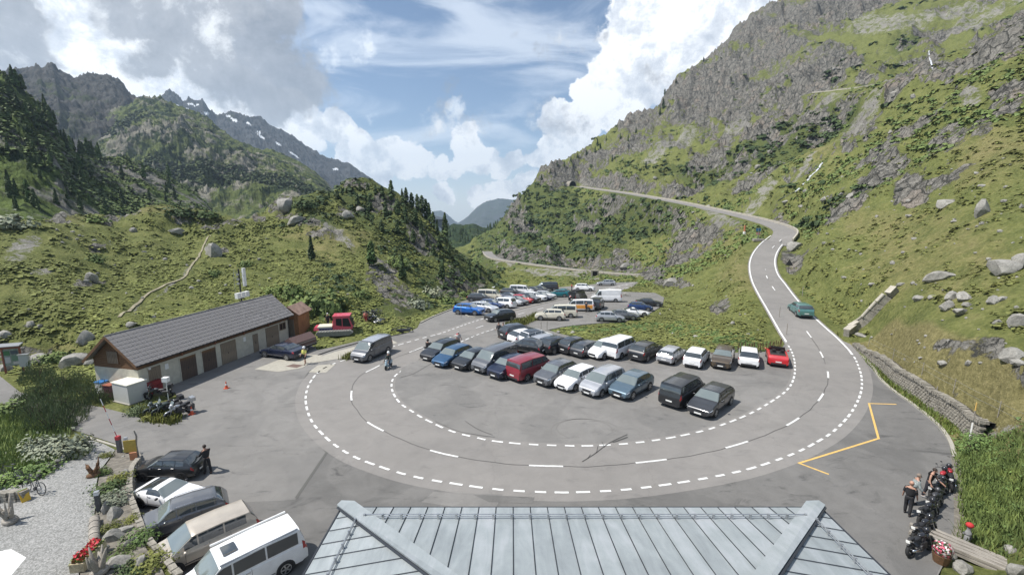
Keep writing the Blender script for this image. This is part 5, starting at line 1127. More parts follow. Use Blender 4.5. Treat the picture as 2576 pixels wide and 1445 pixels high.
    out['Rw'] = Rw; out['axle'] = (L * (.5 - (.195 if kind not in ('van', 'cargo', 'mpv') else .185)), L * (.5 - (.80 if kind not in ('van', 'cargo') else .79)))
    b = MB(); n = 20; pr_ = [(-.10, Rw * .62), (-.105, Rw * .93), (-.08, Rw), (.08, Rw), (.105, Rw * .93), (.10, Rw * .62)]
    vs = [(r * math.cos(2 * math.pi * i / n), y, r * math.sin(2 * math.pi * i / n)) for i in range(n) for y, r in pr_]; m_ = len(pr_)
    b.add(vs, [(i * m_ + k, i * m_ + k + 1, ((i + 1) % n) * m_ + k + 1, ((i + 1) % n) * m_ + k) for i in range(n) for k in range(m_ - 1)] + [tuple(i * m_ for i in range(n)), tuple(i * m_ + m_ - 1 for i in range(n - 1, -1, -1))])
    out['tyre'] = b.mesh('wheel', M_TYRE, True, 40)
    b = MB(); rr = Rw * .66
    for s_ in (1, -1):
        y = .104 * s_; b.cyl((0, y, 0), (0, y + .012 * s_, 0), .055, n=8)
        for k in range(5):
            a = 2 * math.pi * k / 5; b.box((math.cos(a) * rr * .5, y + .004 * s_, math.sin(a) * rr * .5), (rr, .018, .062), M=Matrix.Rotation(-a, 3, 'Y'))
        nn = 20; v = [];
        for i in range(nn):
            a = 2 * math.pi * i / nn
            for r_ in (rr * .88, rr * 1.03): v.append((r_ * math.cos(a), y + .006 * s_, r_ * math.sin(a)))
        b.add(v, [(2 * i, 2 * i + 1, (2 * i + 3) % (2 * nn), (2 * i + 2) % (2 * nn)) for i in range(nn)])
    out['rim'] = b.mesh('rim', M_RIM)
    b = MB()
    for ax in out['axle']:
        for s_ in (1, -1):
            q = w / 2 - .004
            nn = 18; v = [(ax, s_ * (q + .010), Rw)]
            for i in range(nn): a = 2 * math.pi * i / nn; v.append((ax + (Rw + .065) * math.cos(a), s_ * (q + .010), max(.20, Rw + (Rw + .065) * math.sin(a))))
            b = MB(); b.add(v, [(0, 1 + i, 1 + (i + 1) % nn) for i in range(nn)]); out.setdefault('wheel_arch', []).append(b.mesh('wheel_arch', M_TRIM))
    pass
    # roof rails
    b = MB(); out['rail'] = []
    for s_ in (1, -1):
        b = MB(); b.tube([sh.S(r0 + .03, 8.6, .02, s_), sh.S(r0 + .06, 8.6, .055, s_), sh.S((r0 + r1) / 2, 8.6, .055, s_), sh.S(r1 - .05, 8.6, .055, s_), sh.S(r1 - .01, 8.6, .02, s_)], .016, 5); out['rail'].append(b.mesh('roof_rail', M_CHROME, True))
    # door seams and handles
    b = MB(); h_ = MB()
    xs_ = {'van': (.335, .52), 'cargo': (.33,), 'coupe': (.36, .66), 'cabrio': (.36, .66)}.get(kind, (.285, .50, .70))
    for s_ in (1, -1):
        for x in xs_:
            p = [sh.S(x, tt, .006, s_) for tt in (2.2, 3, 4, 5, 5.9)]; b.tube(p, .007, 3)
            if x != xs_[0]: q = sh.S(x - .03, 4.75, .02, s_); h_ = MB(); h_.box(q, (.17, .03, .028)); out.setdefault('door_handle', []).append(h_.mesh('door_handle', M_CHROME))
        p = [sh.S(x, 2.6, .012, s_) for x in (.27, .4, .55, .70)]; b.tube(p, .02, 4)
    out['door_seam'] = [b.mesh('door_seam', M_TRIM)]
    if kind in ('suv',):
        out['cladding'] = patch('cladding', .03, .97, 1.6, 2.75, M_TRIM, .010, (1, -1), nx=16, nt=2)
    return out
CM = {}
def car(kind, px, hdg, col, label, z=None, group=None, cat=None, rail=False, rim=True, name=None, roofcol=None, sc=1.0, far=False, lower=None, xy=None, tilt=True):
    if kind not in CM: CM[kind] = car_meshes(kind)
    M_ = CM[kind]; t = T[kind]
    p = Vector(gg(*px)) if xy is None else Vector((*xy, G(xy[1])))
    if z is not None: p = Vector(gp(px[0], px[1], z))
    name = name or {'van': 'camper_van', 'cargo': 'cargo_van', 'coupe': 'sports_car', 'cabrio': 'convertible_car', 'mpv': 'people_carrier', 'suv': 'sport_utility_vehicle', 'estate': 'estate_car', 'sedan': 'saloon_car', 'hatch': 'hatchback_car'}[kind]
    r = empty(name, p + Vector((0, 0, .012)), rad(hdg), label, cat or ('van' if kind in ('van', 'cargo') else 'car'), group, scale=sc)
    if p.y > 52 and tilt and z is None:
        sl_ = math.atan(.08); h = rad(hdg); r.rotation_mode = 'XYZ'; r.rotation_euler = (math.atan(.08 * -math.cos(h)), math.atan(.08 * math.sin(h)), h)
    body = pt(col); link('body', M_['body'], r, mat=body)
    for key in ('windscreen', 'rear_window', 'side_window', 'headlight', 'tail_light', 'grille', 'lower_grille', 'number_plate', 'rear_bumper', 'door_seam', 'door_handle', 'cladding', 'wheel_arch'):
        if far and key in ('lower_grille', 'door_handle', 'rear_bumper', 'door_seam'): continue
        for me in M_.get(key, []): link(key, me, r)
    for me in M_['mirror']: link('mirror', me, r, mat=body if col not in ('white', 'cream') else None)
    for ax in M_['axle']:
        for s_ in (1, -1):
            w_ = link('wheel', M_['tyre'], r, (ax, s_ * (t['W'] / 2 - .085), M_['Rw'])); link('rim', M_['rim'], w_, mat=M_RIM if rim else M_RIMD)
    if rail:
        for me in M_['rail']: link('roof_rail', me, r)
    sh = Shape(t)
    def overlay(nm, x0, x1, t0, t1, m, off=.014, both=True, nx=8, nt=4):
        for side in ((1,) if both else (1, -1)):
            b = MB(); g = []
            for i in range(nx + 1):
                x = x0 + (x1 - x0) * i / nx
                row = [sh.S(x, t0 + (t1 - t0) * k / nt, off, -1 if both else side) for k in range(nt + 1)] + ([sh.S(x, t0 + (t1 - t0) * k / nt, off, 1) for k in range(nt - 1, -1, -1)] if both else [])
                g.append(row)
            k_ = len(g[0]); b.add([v for q in g for v in q], [(i * k_ + k, i * k_ + k + 1, (i + 1) * k_ + k + 1, (i + 1) * k_ + k) for i in range(nx) for k in range(k_ - 1)]); b.obj(nm, m, r, smooth=True)
    if roofcol: overlay('roof_panel', t['r0'][0] - .01, t['r1'][0] + .01, 8.1, 10, pt(roofcol))
    if lower: overlay('lower_panel', .02, .985, 2.9, 5.2, pt(lower), .006, both=False, nx=20)
    if kind == 'cabrio':
        L, W_, H_ = t['L'], t['W'], t['H']; zb = H_ * .67
        b = MB(); b.box((L * (.5 - .57), 0, zb + .012), (L * .40, W_ * .74, .02)); b.obj('cockpit', M_SEAT, r)
        for s_ in (.36, -.36):
            b = MB(); b.box((L * (.5 - .60), s_, zb + .12), (.14, .46, .38), taper=(.7, .8)); b.box((L * (.5 - .62), s_, zb + .36), (.10, .26, .14)); b.box((L * (.5 - .50), s_, zb + .04), (.5, .48, .08)); b.obj('seat', M_SEAT, r)
        b = MB(); w2 = W_ * .40; b.add([(L * (.5 - .30), -w2 * 1.05, zb - .02), (L * (.5 - .30), w2 * 1.05, zb - .02), (L * (.5 - .43), w2 * .86, H_), (L * (.5 - .43), -w2 * .86, H_)], [(0, 1, 2, 3)]); b.obj('windscreen', M_SHIELD, r)
        b = MB(); b.tube([(L * .20, -w2 * 1.05, zb - .02), (L * .07, -w2 * .86, H_), (L * .07, w2 * .86, H_), (L * .20, w2 * 1.05, zb - .02)], .025, 5); b.obj('windscreen_frame', M_TRIM, r)
    r['_k'] = kind; return r, sh, overlay
def zc(x, y, s=3.963, ox=1250, oy=750): return ((ox + x / s) / 1.118, (oy + y / s) / 1.118)
F1 = 'cars parked in the front row of the loop'; F2 = 'cars parked nose-in along the grass edge'; F3 = 'cars parked by the hotel garden'; F4 = 'cars in the far left parking rows'; F5 = 'cars in the far right parking bay'
# front row (left to right)
car('estate', (1110, 893), -122, 'black', 'black estate car at the left end of the front row, beside the dashed road line', group=F1, cat='car')
car('estate', (1140, 908), -122, 'sblue', 'blue estate car second from the left end of the front row', group=F1, sc=.98)
car('hatch', (1188, 917), -128, 'black', 'small black hatchback between blue estate and grey camper van', group=F1)
car('van', (1246, 922), -130 , 'grey', 'dark grey camper van with roof rack rails in the front row', group=F1, rail=True)
car('suv', (1280, 938), -130, 'navy', 'dark blue car squeezed between grey camper van and dark red van', group=F1, sc=.96)
rv = car('van', (1335, 942), 45, 'dred', 'dark red panel van parked tail outward in the front row', group=F1, sc=.98)
car('suv', (1398, 955), -133, 'grey', 'mid grey four-wheel-drive with dark roof rails right of dark red van', group=F1, rail=True, sc=.97)
car('estate', (1450, 965), -133, 'white', 'white estate car with black wheel-arch trim in the front row', group=F1, sc=.95)
car('mpv', (1516, 978), -135, 'silver', 'silver people carrier with roof rails in the front row', group=F1, rail=True)
car('hatch', (1588, 985), -135, 'bluegrey', 'blue-grey hatchback alone at the gap in the front row', group=F1, sc=1.06)
car('van', (1717, 1003), 45, 'black', 'black van parked tail outward next to the grey saloon', group=F1, sc=.98)
car('estate', (1788, 1024), -135, 'dgrey', 'dark grey saloon nearest the road curve, right end of the front row', group=F1, sc=1.03)
# second row, tails towards the viewer
car('hatch', (1322, 885), 150, 'black', 'black older hatchback standing alone between the two rows', sc=1.0, cat='car')
B = 52
car('suv', (1300, 846), 35, 'dgrey', 'dark grey liftback first in the grass-edge row, beside two standing people', group=F2, sc=.95)
car('hatch', (1322, 858), 37, 'white', 'white hatchback second in the grass-edge row', group=F2, sc=.98)
car('suv', (1347, 862), 37, 'white', 'white car with black glass roof third in the grass-edge row', group=F2, roofcol='black', sc=.95)
car('estate', (1374, 871), 40, 'silver', 'grey-green estate car fourth in the grass-edge row', group=F2, rail=True, sc=.95)
car('suv', (1400, 880), 42, 'black', 'black car patterned with white stickers and a rear spare wheel', group=F2, sc=.92)
car('suv', (1446, 881), 43, 'black', 'black car right of the sticker-covered car', group=F2, sc=.92)
car('estate', (1480, 888), 45, 'dgrey', 'dark grey estate car left of the white vans', group=F2, sc=.93)
car('hatch', (1521, 892), -137, 'white', 'white compact van nose outward beside the white panel van', group=F2, sc=1.05, name='compact_van', cat='van')
car('van', (1560, 890), 48, 'white', 'white panel van with black rear windows, tail outward', group=F2, sc=.98)
car('suv', (1624, 897), 47, 'black', 'black car glinting between white panel van and silver estate', group=F2, sc=.98)
car('estate', (1690, 903), 50, 'silver', 'silver estate car right of the glinting black car', group=F2, sc=.92)
car('suv', (1752, 912), 55, 'white', 'white compact off-roader left of the bronze-grey one', group=F2, sc=.92)
car('suv', (1818, 914), -121, 'brown', 'bronze-grey off-roader nose outward between two white cars', group=F2, sc=.95)
car('hatch', (1882, 910), 63, 'white', 'white hatchback left of the red convertible', group=F2, sc=1.02)
car('cabrio', (1953, 908), 64, 'red', 'red open convertible at the right end of the grass-edge row', group=F2)
# moving vehicles
car('van', (937, 895), -112, 'grey', 'grey van with white roof edge driving down the left road lane', roofcol='silver', sc=.95)
car('suv', (1258, 806), -145, 'black', 'black van-like car driving uphill beside the verge', sc=.98)
car('suv', (2012, 791), 76, 'green', 'pale green off-roader driving up the right-hand road', z=1.15, sc=1.0)
trk, tsh, _o = car('cargo', zc(1490, 378), 50, 'black', 'tall dark camper truck with red and white rear board standing at the far road edge', sc=.80, name='camper_truck', far=True)
b = MB(); b.box((-2.96, .35, 1.35), (.04, .42, .42)); b.obj('warning_board', mat('warning_red', (.45, .06, .05), .5), trk); b = MB(); b.box((-2.985, .35, 1.35), (.02, .12, .58), M=Matrix.Rotation(.785, 3, 'X')); b.obj('warning_stripe', M_PLATE, trk)
b = MB(); b.box((-.4, 0, 2.6), (3.2, 1.7, .22)); b.obj('roof_load', M_TRIM, trk); b = MB(); b.cyl((-2.96, -.35, 1.2), (-3.12, -.35, 1.2), .38, n=12); b.obj('spare_wheel', M_TYRE, trk)
# hotel garden row
car('hatch', (434, 1192), 181, 'black', 'black hatchback parked furthest from the hotel with a rider beside it', group=F3, sc=.83, rim=False)
car('coupe', (432, 1262), -12, 'white', 'white sports coupe parked tail to the garden wall', group=F3, sc=.82, rim=False)
car('suv', (464, 1322), 216, 'grey', 'grey estate off-roader between white coupe and beige people carrier', group=F3, rail=True, sc=.83)
car('mpv', (522, 1384), 225, 'beige', 'beige people carrier left of the white camper van', group=F3, sc=.88)
cv, csh, cov = car('van', (618, 1462), 225, 'white', 'white camper van with awning and roof hatch nearest the hotel roof', group=F3, sc=.90)
b = MB(); q = csh.S(.40, 9.9, .05, 1); b.box((q.x, 0, q.z + .01), (.55, .62, .07)); b.obj('roof_hatch', M_CARG, cv)
b = MB(); b.tube([csh.S(.30, 8.3, .10, -1), csh.S(.93, 8.3, .10, -1)], .055, 6); b.obj('awning', M_WHITE, cv)
b = MB(); b.tube([csh.S(.30, 8.6, .05, 1), csh.S(.93, 8.6, .05, 1)], .035, 5); b.obj('roof_rail', M_STEEL, cv)
# far left rows
for kind, (x, y), hd, col, lab, kw in [
 ('suv', (275, 530), -22, 'bblue', 'bright blue car at the near left corner of the far parking', {}), ('estate', (430, 497), -25, 'lwhite', 'pale blue-white estate behind the bright blue car', dict(rail=True)),
 ('hatch', (525, 460), -25, 'blue', 'dark blue hatchback behind the pale estate in far parking', {}), ('mpv', (640, 452), 155, 'white', 'white compact van with stickers in the far left rows', {}),
 ('hatch', (745, 428), -28, 'lwhite', 'white hatchback right of the stickered compact van', {}), ('hatch', (800, 420), -28, 'dgrey', 'dark car half hidden by the far white hatchback', {}), ('hatch', (862, 402), -28, 'red', 'small red car in the far left rows', {}),
 ('suv', (930, 394), -30, 'dgrey', 'dark green-grey car right of the small red car', {}), ('suv', (1000, 378), -30, 'white', 'white car in the middle of the far left rows', {}), ('sedan', (1075, 368), -30, 'navy', 'dark blue car near the right end of the far left rows', {}), ('hatch', (1120, 352), -30, 'lwhite', 'pale silver car at the right end of the far left rows', {}),
 ('estate', (400, 385), -10, 'dgrey', 'grey car under a dull cover at the far left edge', {}), ('van', (515, 368), -14, 'cream', 'cream camper van with dark windows at the far left edge', {}),
 ('sedan', (720, 372), -20, 'navy', 'dark blue roadster by the cream camper van', {}), ('estate', (750, 318), -18, 'black', 'black estate with open hatch behind the far rows', {}), ('van', (860, 308), -16, 'white', 'white minibus in the back of the far left rows', dict()),
 ('estate', (990, 300), -18, 'dgrey', 'dark estate right of the white minibus', {}), ('hatch', (1075, 292), -20, 'dgrey', 'dark grey small car before the black van', {}), ('van', (1140, 266), -172, 'dgrey', 'black-grey van at the back edge of the far parking', {}),
 ('hatch', (1262, 336), 178, 'teal', 'turquoise hatchback standing apart in the far parking', {}), ('sedan', (1345, 322), -12, 'teal', 'pale blue-green saloon beside the turquoise hatchback', {}),
 ('suv', (1560, 268), -15, 'white', 'white off-roader behind the truck on the far road edge', {}), ('estate', (1800, 208), 178, 'silver', 'silver estate car parked alone furthest down the road', {})]:
    car(kind, zc(x, y), hd, col, lab, group=F4, far=True, sc=1.06, **kw)
for kind, (x, y), hd, col, lab, kw in [
 ('suv', (1180, 590), 172, 'cream', 'cream off-roader with dark wheels in the far right bay', dict(far=True)), ('van', (1300, 558), 175, 'cream', 'cream camper bus behind the cream off-roader', {}), ('van', (1500, 488), 174, 'white', 'two-tone camper bus, white above and orange below', dict(lower='orange')),
 ('suv', (1640, 470), 60, 'silver', 'silver car tail outward beside the two-tone camper bus', {}), ('van', (1700, 462), 70, 'black', 'tall black van between silver car and white cargo van', {}), ('cargo', (1800, 388), 176, 'white', 'long white high-roof cargo van in the far right bay', dict(far=False)),
 ('hatch', (1845, 606), -8, 'silver', 'silver hatchback nearest in the far right row', {}), ('sedan', (1985, 580), -10, 'grey', 'dark grey saloon behind the silver hatchback', {}), ('coupe', (2125, 545), -10, 'white', 'white sports coupe in the far right row', {}),
 ('hatch', (2180, 485), -14, 'blue', 'dark blue car in the far right row', {}), ('sedan', (2280, 435), -14, 'black', 'black saloon at the back of the far right row', {})]:
    car(kind, zc(x, y), hd, col, lab, group=F5, sc=.97, **{**dict(far=True), **kw})
# ------------------------------------------------------------------ people
def skin_obj(name, pts, edges, m, parent, sub=1):
    me = bpy.data.meshes.new(name); me.from_pydata([p[:3] for p in pts], edges, []); me.materials.append(m)
    o = link(name, me, parent); o.modifiers.new('skin', 'SKIN'); o.modifiers['skin'].use_smooth_shade = True
    for i, p in enumerate(pts):
        r = p[3]; r = r if hasattr(r, '__len__') else (r, r); me.skin_vertices[0].data[i].radius = r
    me.skin_vertices[0].data[0].use_root = True
    s = o.modifiers.new('subd', 'SUBSURF'); s.levels = sub; s.render_levels = sub
    return o
SKIN = mat('skin', (0.42, 0.24, 0.17), 0.6); HAIR = mat('dark_hair', (0.03, 0.02, 0.015), 0.7)
def cloth(n, c): return mat('cloth_' + n, c, 0.85)
def person(pos, hdg, label, shirt, trousers, hair=HAIR, sleeves='short', shorts=False, stride=0.12, arms=((.05, .10), (.05, .10)), lean=0.0, h=1.76, sit=False, hat=None, bag=None, helmet=None, shoe=None, elbow=(0.25, 0.25), group=None, parent_loc=None, turn=0):
    r = empty('person', pos, rad(hdg), label, 'person', group); k = h / 1.76
    def P(x, y, z): # lean forward about the pelvis
        if z > .95: x, z = x * math.cos(lean) + (z - .95) * math.sin(lean), .95 + (z - .95) * math.cos(lean) - x * math.sin(lean)
        return (x * k, y * k, (z - (.28 if sit else 0)) * k)
    pel = [(*P(0, 0, .96), (.13 * k, .09 * k)), (*P(.0, 0, 1.10), (.11 * k, .075 * k)), (*P(.01, 0, 1.28), (.125 * k, .085 * k)), (*P(0, 0, 1.42), (.10 * k, .065 * k)), (*P(.0, 0, 1.50), .055 * k), (*P(.02, 0, 1.57), .07 * k), (*P(.025, 0, 1.66), (.085 * k, .10 * k)), (*P(.02, 0, 1.735), .06 * k)]
    e = [(i, i + 1) for i in range(7)]
    legs = []
    for s_ in (1, -1):
        st = stride * s_
        if sit: L = [(.03, .10 * s_, .93, .09), (.42, .17 * s_, .95, .075), (.30, .17 * s_, .50, .055), (.30, .17 * s_, .33, .042), (.42, .17 * s_, .31, .04)]
        else: L = [(0, .09 * s_, .90, .09), (st * .55 + .03, .10 * s_, .50, .066), (st * .8 - .02, .10 * s_, .26, .058), (st - .02, .10 * s_, .09, .04), (st + .13, .11 * s_, .045, .035)]
        legs.append([(*P(*q[:3]), q[3] * k) for q in L])
    armc = []
    for i, s_ in enumerate((1, -1)):
        f, o_ = arms[i]; el = elbow[i]
        L = [(0, .18 * s_, 1.41, .055), (f * .28, (.20 + o_ * .6) * s_, 1.13, .044), (f * .55 + el * .22, (.20 + o_) * s_, .90 + el * .16, .033)]
        d = Vector(L[2][:3]) - Vector(L[1][:3]); d.normalize(); w = Vector(L[2][:3])
        L.append((*(w + d * .08), .036)); base = w + d * .10; side = Vector((1, 0, 0)) if abs(d.x) < .8 else Vector((0, 0, 1))
        fing = []
        for q in range(4):
            o2 = side * (-.027 + .018 * q); l = (.068, .078, .072, .056)[q]; fing.append([base + o2, base + o2 + d * l * .6, base + o2 + d * l + Vector((0, -s_, 0)) * .02])
        th = [w + d * .03 + side * .02, w + d * .06 + side * .06 , w + d * .10 + side * .068]
        armc.append(([(*P(*q[:3]), q[3] * k) for q in L], fing, th))
    pts = list(pel); ed = list(e)
    for L in legs:
        b0 = len(pts); pts += L; ed.append((0, b0)); ed += [(b0 + i, b0 + i + 1) for i in range(len(L) - 1)]
    for L, fing, th in armc:
        b0 = len(pts); pts += L; ed.append((3, b0)); ed += [(b0 + i, b0 + i + 1) for i in range(3)]
        for f in fing:
            c0_ = len(pts); pts += [(*P(*q), .010 * k) for q in f[1:]]; ed += [(b0 + 3, c0_), (c0_, c0_ + 1)]
        c0_ = len(pts); pts += [(*P(*q), .011 * k) for q in th[1:]]; ed += [(b0 + 2, c0_), (c0_, c0_ + 1)]
    body = skin_obj('body', pts, ed, SKIN, r)
    hc = Vector(P(.02, 0, 1.65))
    b = MB(); b.ball(Vector(P(.125, 0, 1.635)), (.02, .014, .024), 6, 4)
    for s_ in (1, -1): b.ball(Vector(P(.02, .088 * s_, 1.64)), (.018, .012, .03), 6, 4)
    b.obj('nose_and_ears', SKIN, r, True)
    for s_ in (1, -1): b = MB(); b.ball(Vector(P(.112, .034 * s_, 1.665)), .011, 6, 4); b.obj('eye', M_BLACK, r)
    b = MB(); b.box(Vector(P(.118, 0, 1.59)), (.01, .05, .01)); b.obj('mouth', mat('lips', (0.25, 0.08, 0.07), 0.6), r)
    g_ = .020 * k
    tr = [(*pel[0][:3], (.155 * k + .01, .12 * k + .01)), (*P(0, 0, 1.05), (.145 * k + .01, .105 * k + .01))]; te = [(0, 1)]
    for L in legs:
        n = 2 if shorts else 4; b0 = len(tr); tr += [(*q[:3], q[3] + .018) for q in L[:n]]; te.append((0, b0)); te += [(b0 + i, b0 + i + 1) for i in range(n - 1)]
    skin_obj('trousers', tr, te, trousers, r)
    sh = [(*pel[2][:3], (.20 * k, .15 * k)), (*P(0, 0, 1.06), (.158 * k, .125 * k)), (*P(0, 0, .98), (.165 * k, .13 * k)), (*P(0, 0, 1.42), (.155 * k, .115 * k))]; se = [(0, 1), (1, 2), (0, 3)]
    if sleeves != 'none':
        for L, _, _ in armc:
            n = 2 if sleeves == 'short' else 3; b0 = len(sh); sh += [(*q[:3], q[3] + .022) for q in L[:n]]; se.append((3, b0)); se += [(b0 + i, b0 + i + 1) for i in range(n - 1)]
    skin_obj('shirt', sh, se, shirt, r)
    for L in legs:
        a, c_ = Vector(L[-2][:3]), Vector(L[-1][:3]); b = MB(); b.ball((a + c_) / 2 - Vector((.01, 0, .02)), (.135 * k, .052 * k, .055 * k), 8, 5); b.obj('shoe', shoe or M_BLACK, r, True)
    if helmet: b = MB(); b.ball(hc + Vector((0, 0, .03)), (.15, .13, .15), 10, 7); b.obj('helmet', helmet, r, True)
    elif hat: b = MB(); b.ball(hc + Vector((-.005, 0, .06)), (.115, .105, .07), 10, 6); b.cyl(hc + Vector((.06, 0, .05)), hc + Vector((.06, 0, .062)), .11, n=10); b.obj('cap', hat, r, True)
    else: b = MB(); b.ball(hc + Vector((-.022, 0, .035)), (.105, .095, .10), 10, 7); b.obj('hair', hair, r, True)
    if bag: b = MB(); b.box(Vector(P(-.22, 0, 1.22)), (.22 * k, .32 * k, .52 * k), taper=(.8, .8)); b.ball(Vector(P(-.24, 0, 1.42)), (.12, .15, .10), 8, 5); b.obj('backpack', bag, r)
    return r
BLK = cloth('black', (0.018, 0.018, 0.020)); 
person(gp(2281, 1293), 40, 'person in black T-shirt and black trousers standing before the black motorcycles', BLK, BLK, hair=SKIN, arms=((.1, .06), (.15, .06)), h=1.8)
person(gp(2292, 1268), -20, 'person in grey patterned shirt and jeans behind the person in black', mat('grey_pattern_shirt', (0.30, 0.33, 0.32), 0.85, var=0.5, scale=14), cloth('jeans', (0.06, 0.085, 0.14)), hair=mat('grey_hair', (0.2, 0.16, 0.13), 0.8), sleeves='long', arms=((.5, .05), (.4, .05)), lean=.18)
person(gp(2330, 1250), -60, 'person in black sleeveless top leaning towards the red motorcycle', BLK, cloth('dark_trousers', (0.022, 0.022, 0.03)), sleeves='none', arms=((.7, .1), (.2, .12)), lean=.22, shoe=mat('light_shoe', (0.3, 0.3, 0.3), .7))
person(gp(524, 1190), 150, 'person in black motorcycle clothing behind the black hatchback', BLK, BLK, sleeves='long', arms=((.9, .02), (.8, .02)), elbow=(.9, .9), lean=.1, helmet=None)
person(gg(1154, 874), -60, 'hiker with red backpack and pale clothes crossing by the dashed line', cloth('pale_shirt', (0.5, 0.45, 0.42)), cloth('khaki', (0.33, 0.29, 0.22)), hat=cloth('grey', (.35, .34, .33)), bag=cloth('red_pack', (0.42, 0.02, 0.06)), shorts=True, stride=.2, h=1.8)
person(gg(1255, 848), -110, 'person in dark clothes standing left of the grey liftback', cloth('dk', (0.05, 0.05, 0.055)), BLK, sleeves='long', h=1.85)
person(gg(1266, 848), -60, 'person in grey shirt close beside the dark-clothed one near the liftback', cloth('grey_green', (0.16, 0.17, 0.16)), cloth('jeans', (0, 0, 0)), hair=mat('brown_hair', (.08, .05, .03), .8), h=1.8)
person(gp(768, 915), -100, 'cyclist in yellow top and white helmet walking by the dark blue saloon', cloth('yellow', (0.62, 0.60, 0.16)), BLK, shorts=True, stride=.22, helmet=M_WHITE, arms=((.3, .05), (.2, .1)))
person(gg(1438, 731), 20, 'small distant person in red top at the back of the far parking', cloth('red_top', (.4, .04, .04)), BLK); person(gg(1598 / 1.0 * 1.0, 729), 200, 'small distant person on the grass beyond the far parking', cloth('pink', (.5, .2, .2)), BLK) if False else None
person(gg(1477, 793) if False else gg(1474, 784), 30, 'person in dark clothing behind the two-tone camper bus', cloth('dk', (0, 0, 0)), BLK)
gp0 = hit(826, 822); person(gp0, -90, 'person in black jacket standing behind the red snow groomer', BLK, BLK, hair=M_WHITE)
g1 = hit(921, 815); person(g1, -80, 'person in coral top beside the stacked metal chairs', cloth('coral', (.5, .17, .13)), cloth('red_short', (.32, .04, .04)), shorts=True)
p = hit(2431, 1365); gno = empty('garden_figure', p, rad(200), 'small grey garden figure with red cap on the bank above the timber', 'statue')
skin_obj('body', [(0, 0, 0, (.16, .14)), (0, 0, .3, (.15, .13)), (0, 0, .55, (.11, .1)), (0, 0, .68, .05), (0, 0, .78, .10), (0, 0, .86, .08), (.08, .16, .4, .05), (.08, -.16, .4, .05)], [(0, 1), (1, 2), (2, 3), (3, 4), (4, 5), (2, 6), (2, 7)], mat('grey_stone_figure', (.25, .25, .25), .9, var=.3), gno)
b = MB(); b.ball((0, 0, .92), (.15, .15, .12), 10, 6); b.obj('cap', cloth('red_cap', (.45, .03, .03)), gno, True)
# ------------------------------------------------------------------ motorcycles
M_ENG = mat('engine_metal', (0.10, 0.10, 0.105), 0.45, 0.7, var=.4, scale=20); M_RED = mat('red_fairing', (.35, .012, .018), .3, coat=.8)
def wheel_meshes(R, w, n=20, spokes=6, tube_r=None):
    b = MB(); r_ = w / 2; rows = []
    for i in range(n):
        a = 2 * math.pi * i / n
        for j in range(6): q = 2 * math.pi * j / 6; rr = R - r_ + r_ * math.cos(q); b.v.append((rr * math.cos(a), r_ * math.sin(q), rr * math.sin(a)))
    b.f = [(i * 6 + j, i * 6 + (j + 1) % 6, ((i + 1) % n) * 6 + (j + 1) % 6, ((i + 1) % n) * 6 + j) for i in range(n) for j in range(6)]; b.mi = [0] * len(b.f)
    t = b.mesh('wheel', M_TYRE, True)
    b = MB(); b.cyl((0, -w * .4, 0), (0, w * .4, 0), R * .14, n=8)
    for k in range(spokes): a = 2 * math.pi * k / spokes; b.cyl((0, 0, 0), ((R - w * .8) * math.cos(a), 0, (R - w * .8) * math.sin(a)), .018 if spokes < 12 else .003, n=4, cap=False)
    return t, b.mesh('rim', M_RIM if spokes > 12 else M_RIMD)
MW = wheel_meshes(.32, .15); BW = wheel_meshes(.34, .035, 24, 16)
M_BLKP = mat('black_fairing', (.015, .015, .018), .25, coat=.8)
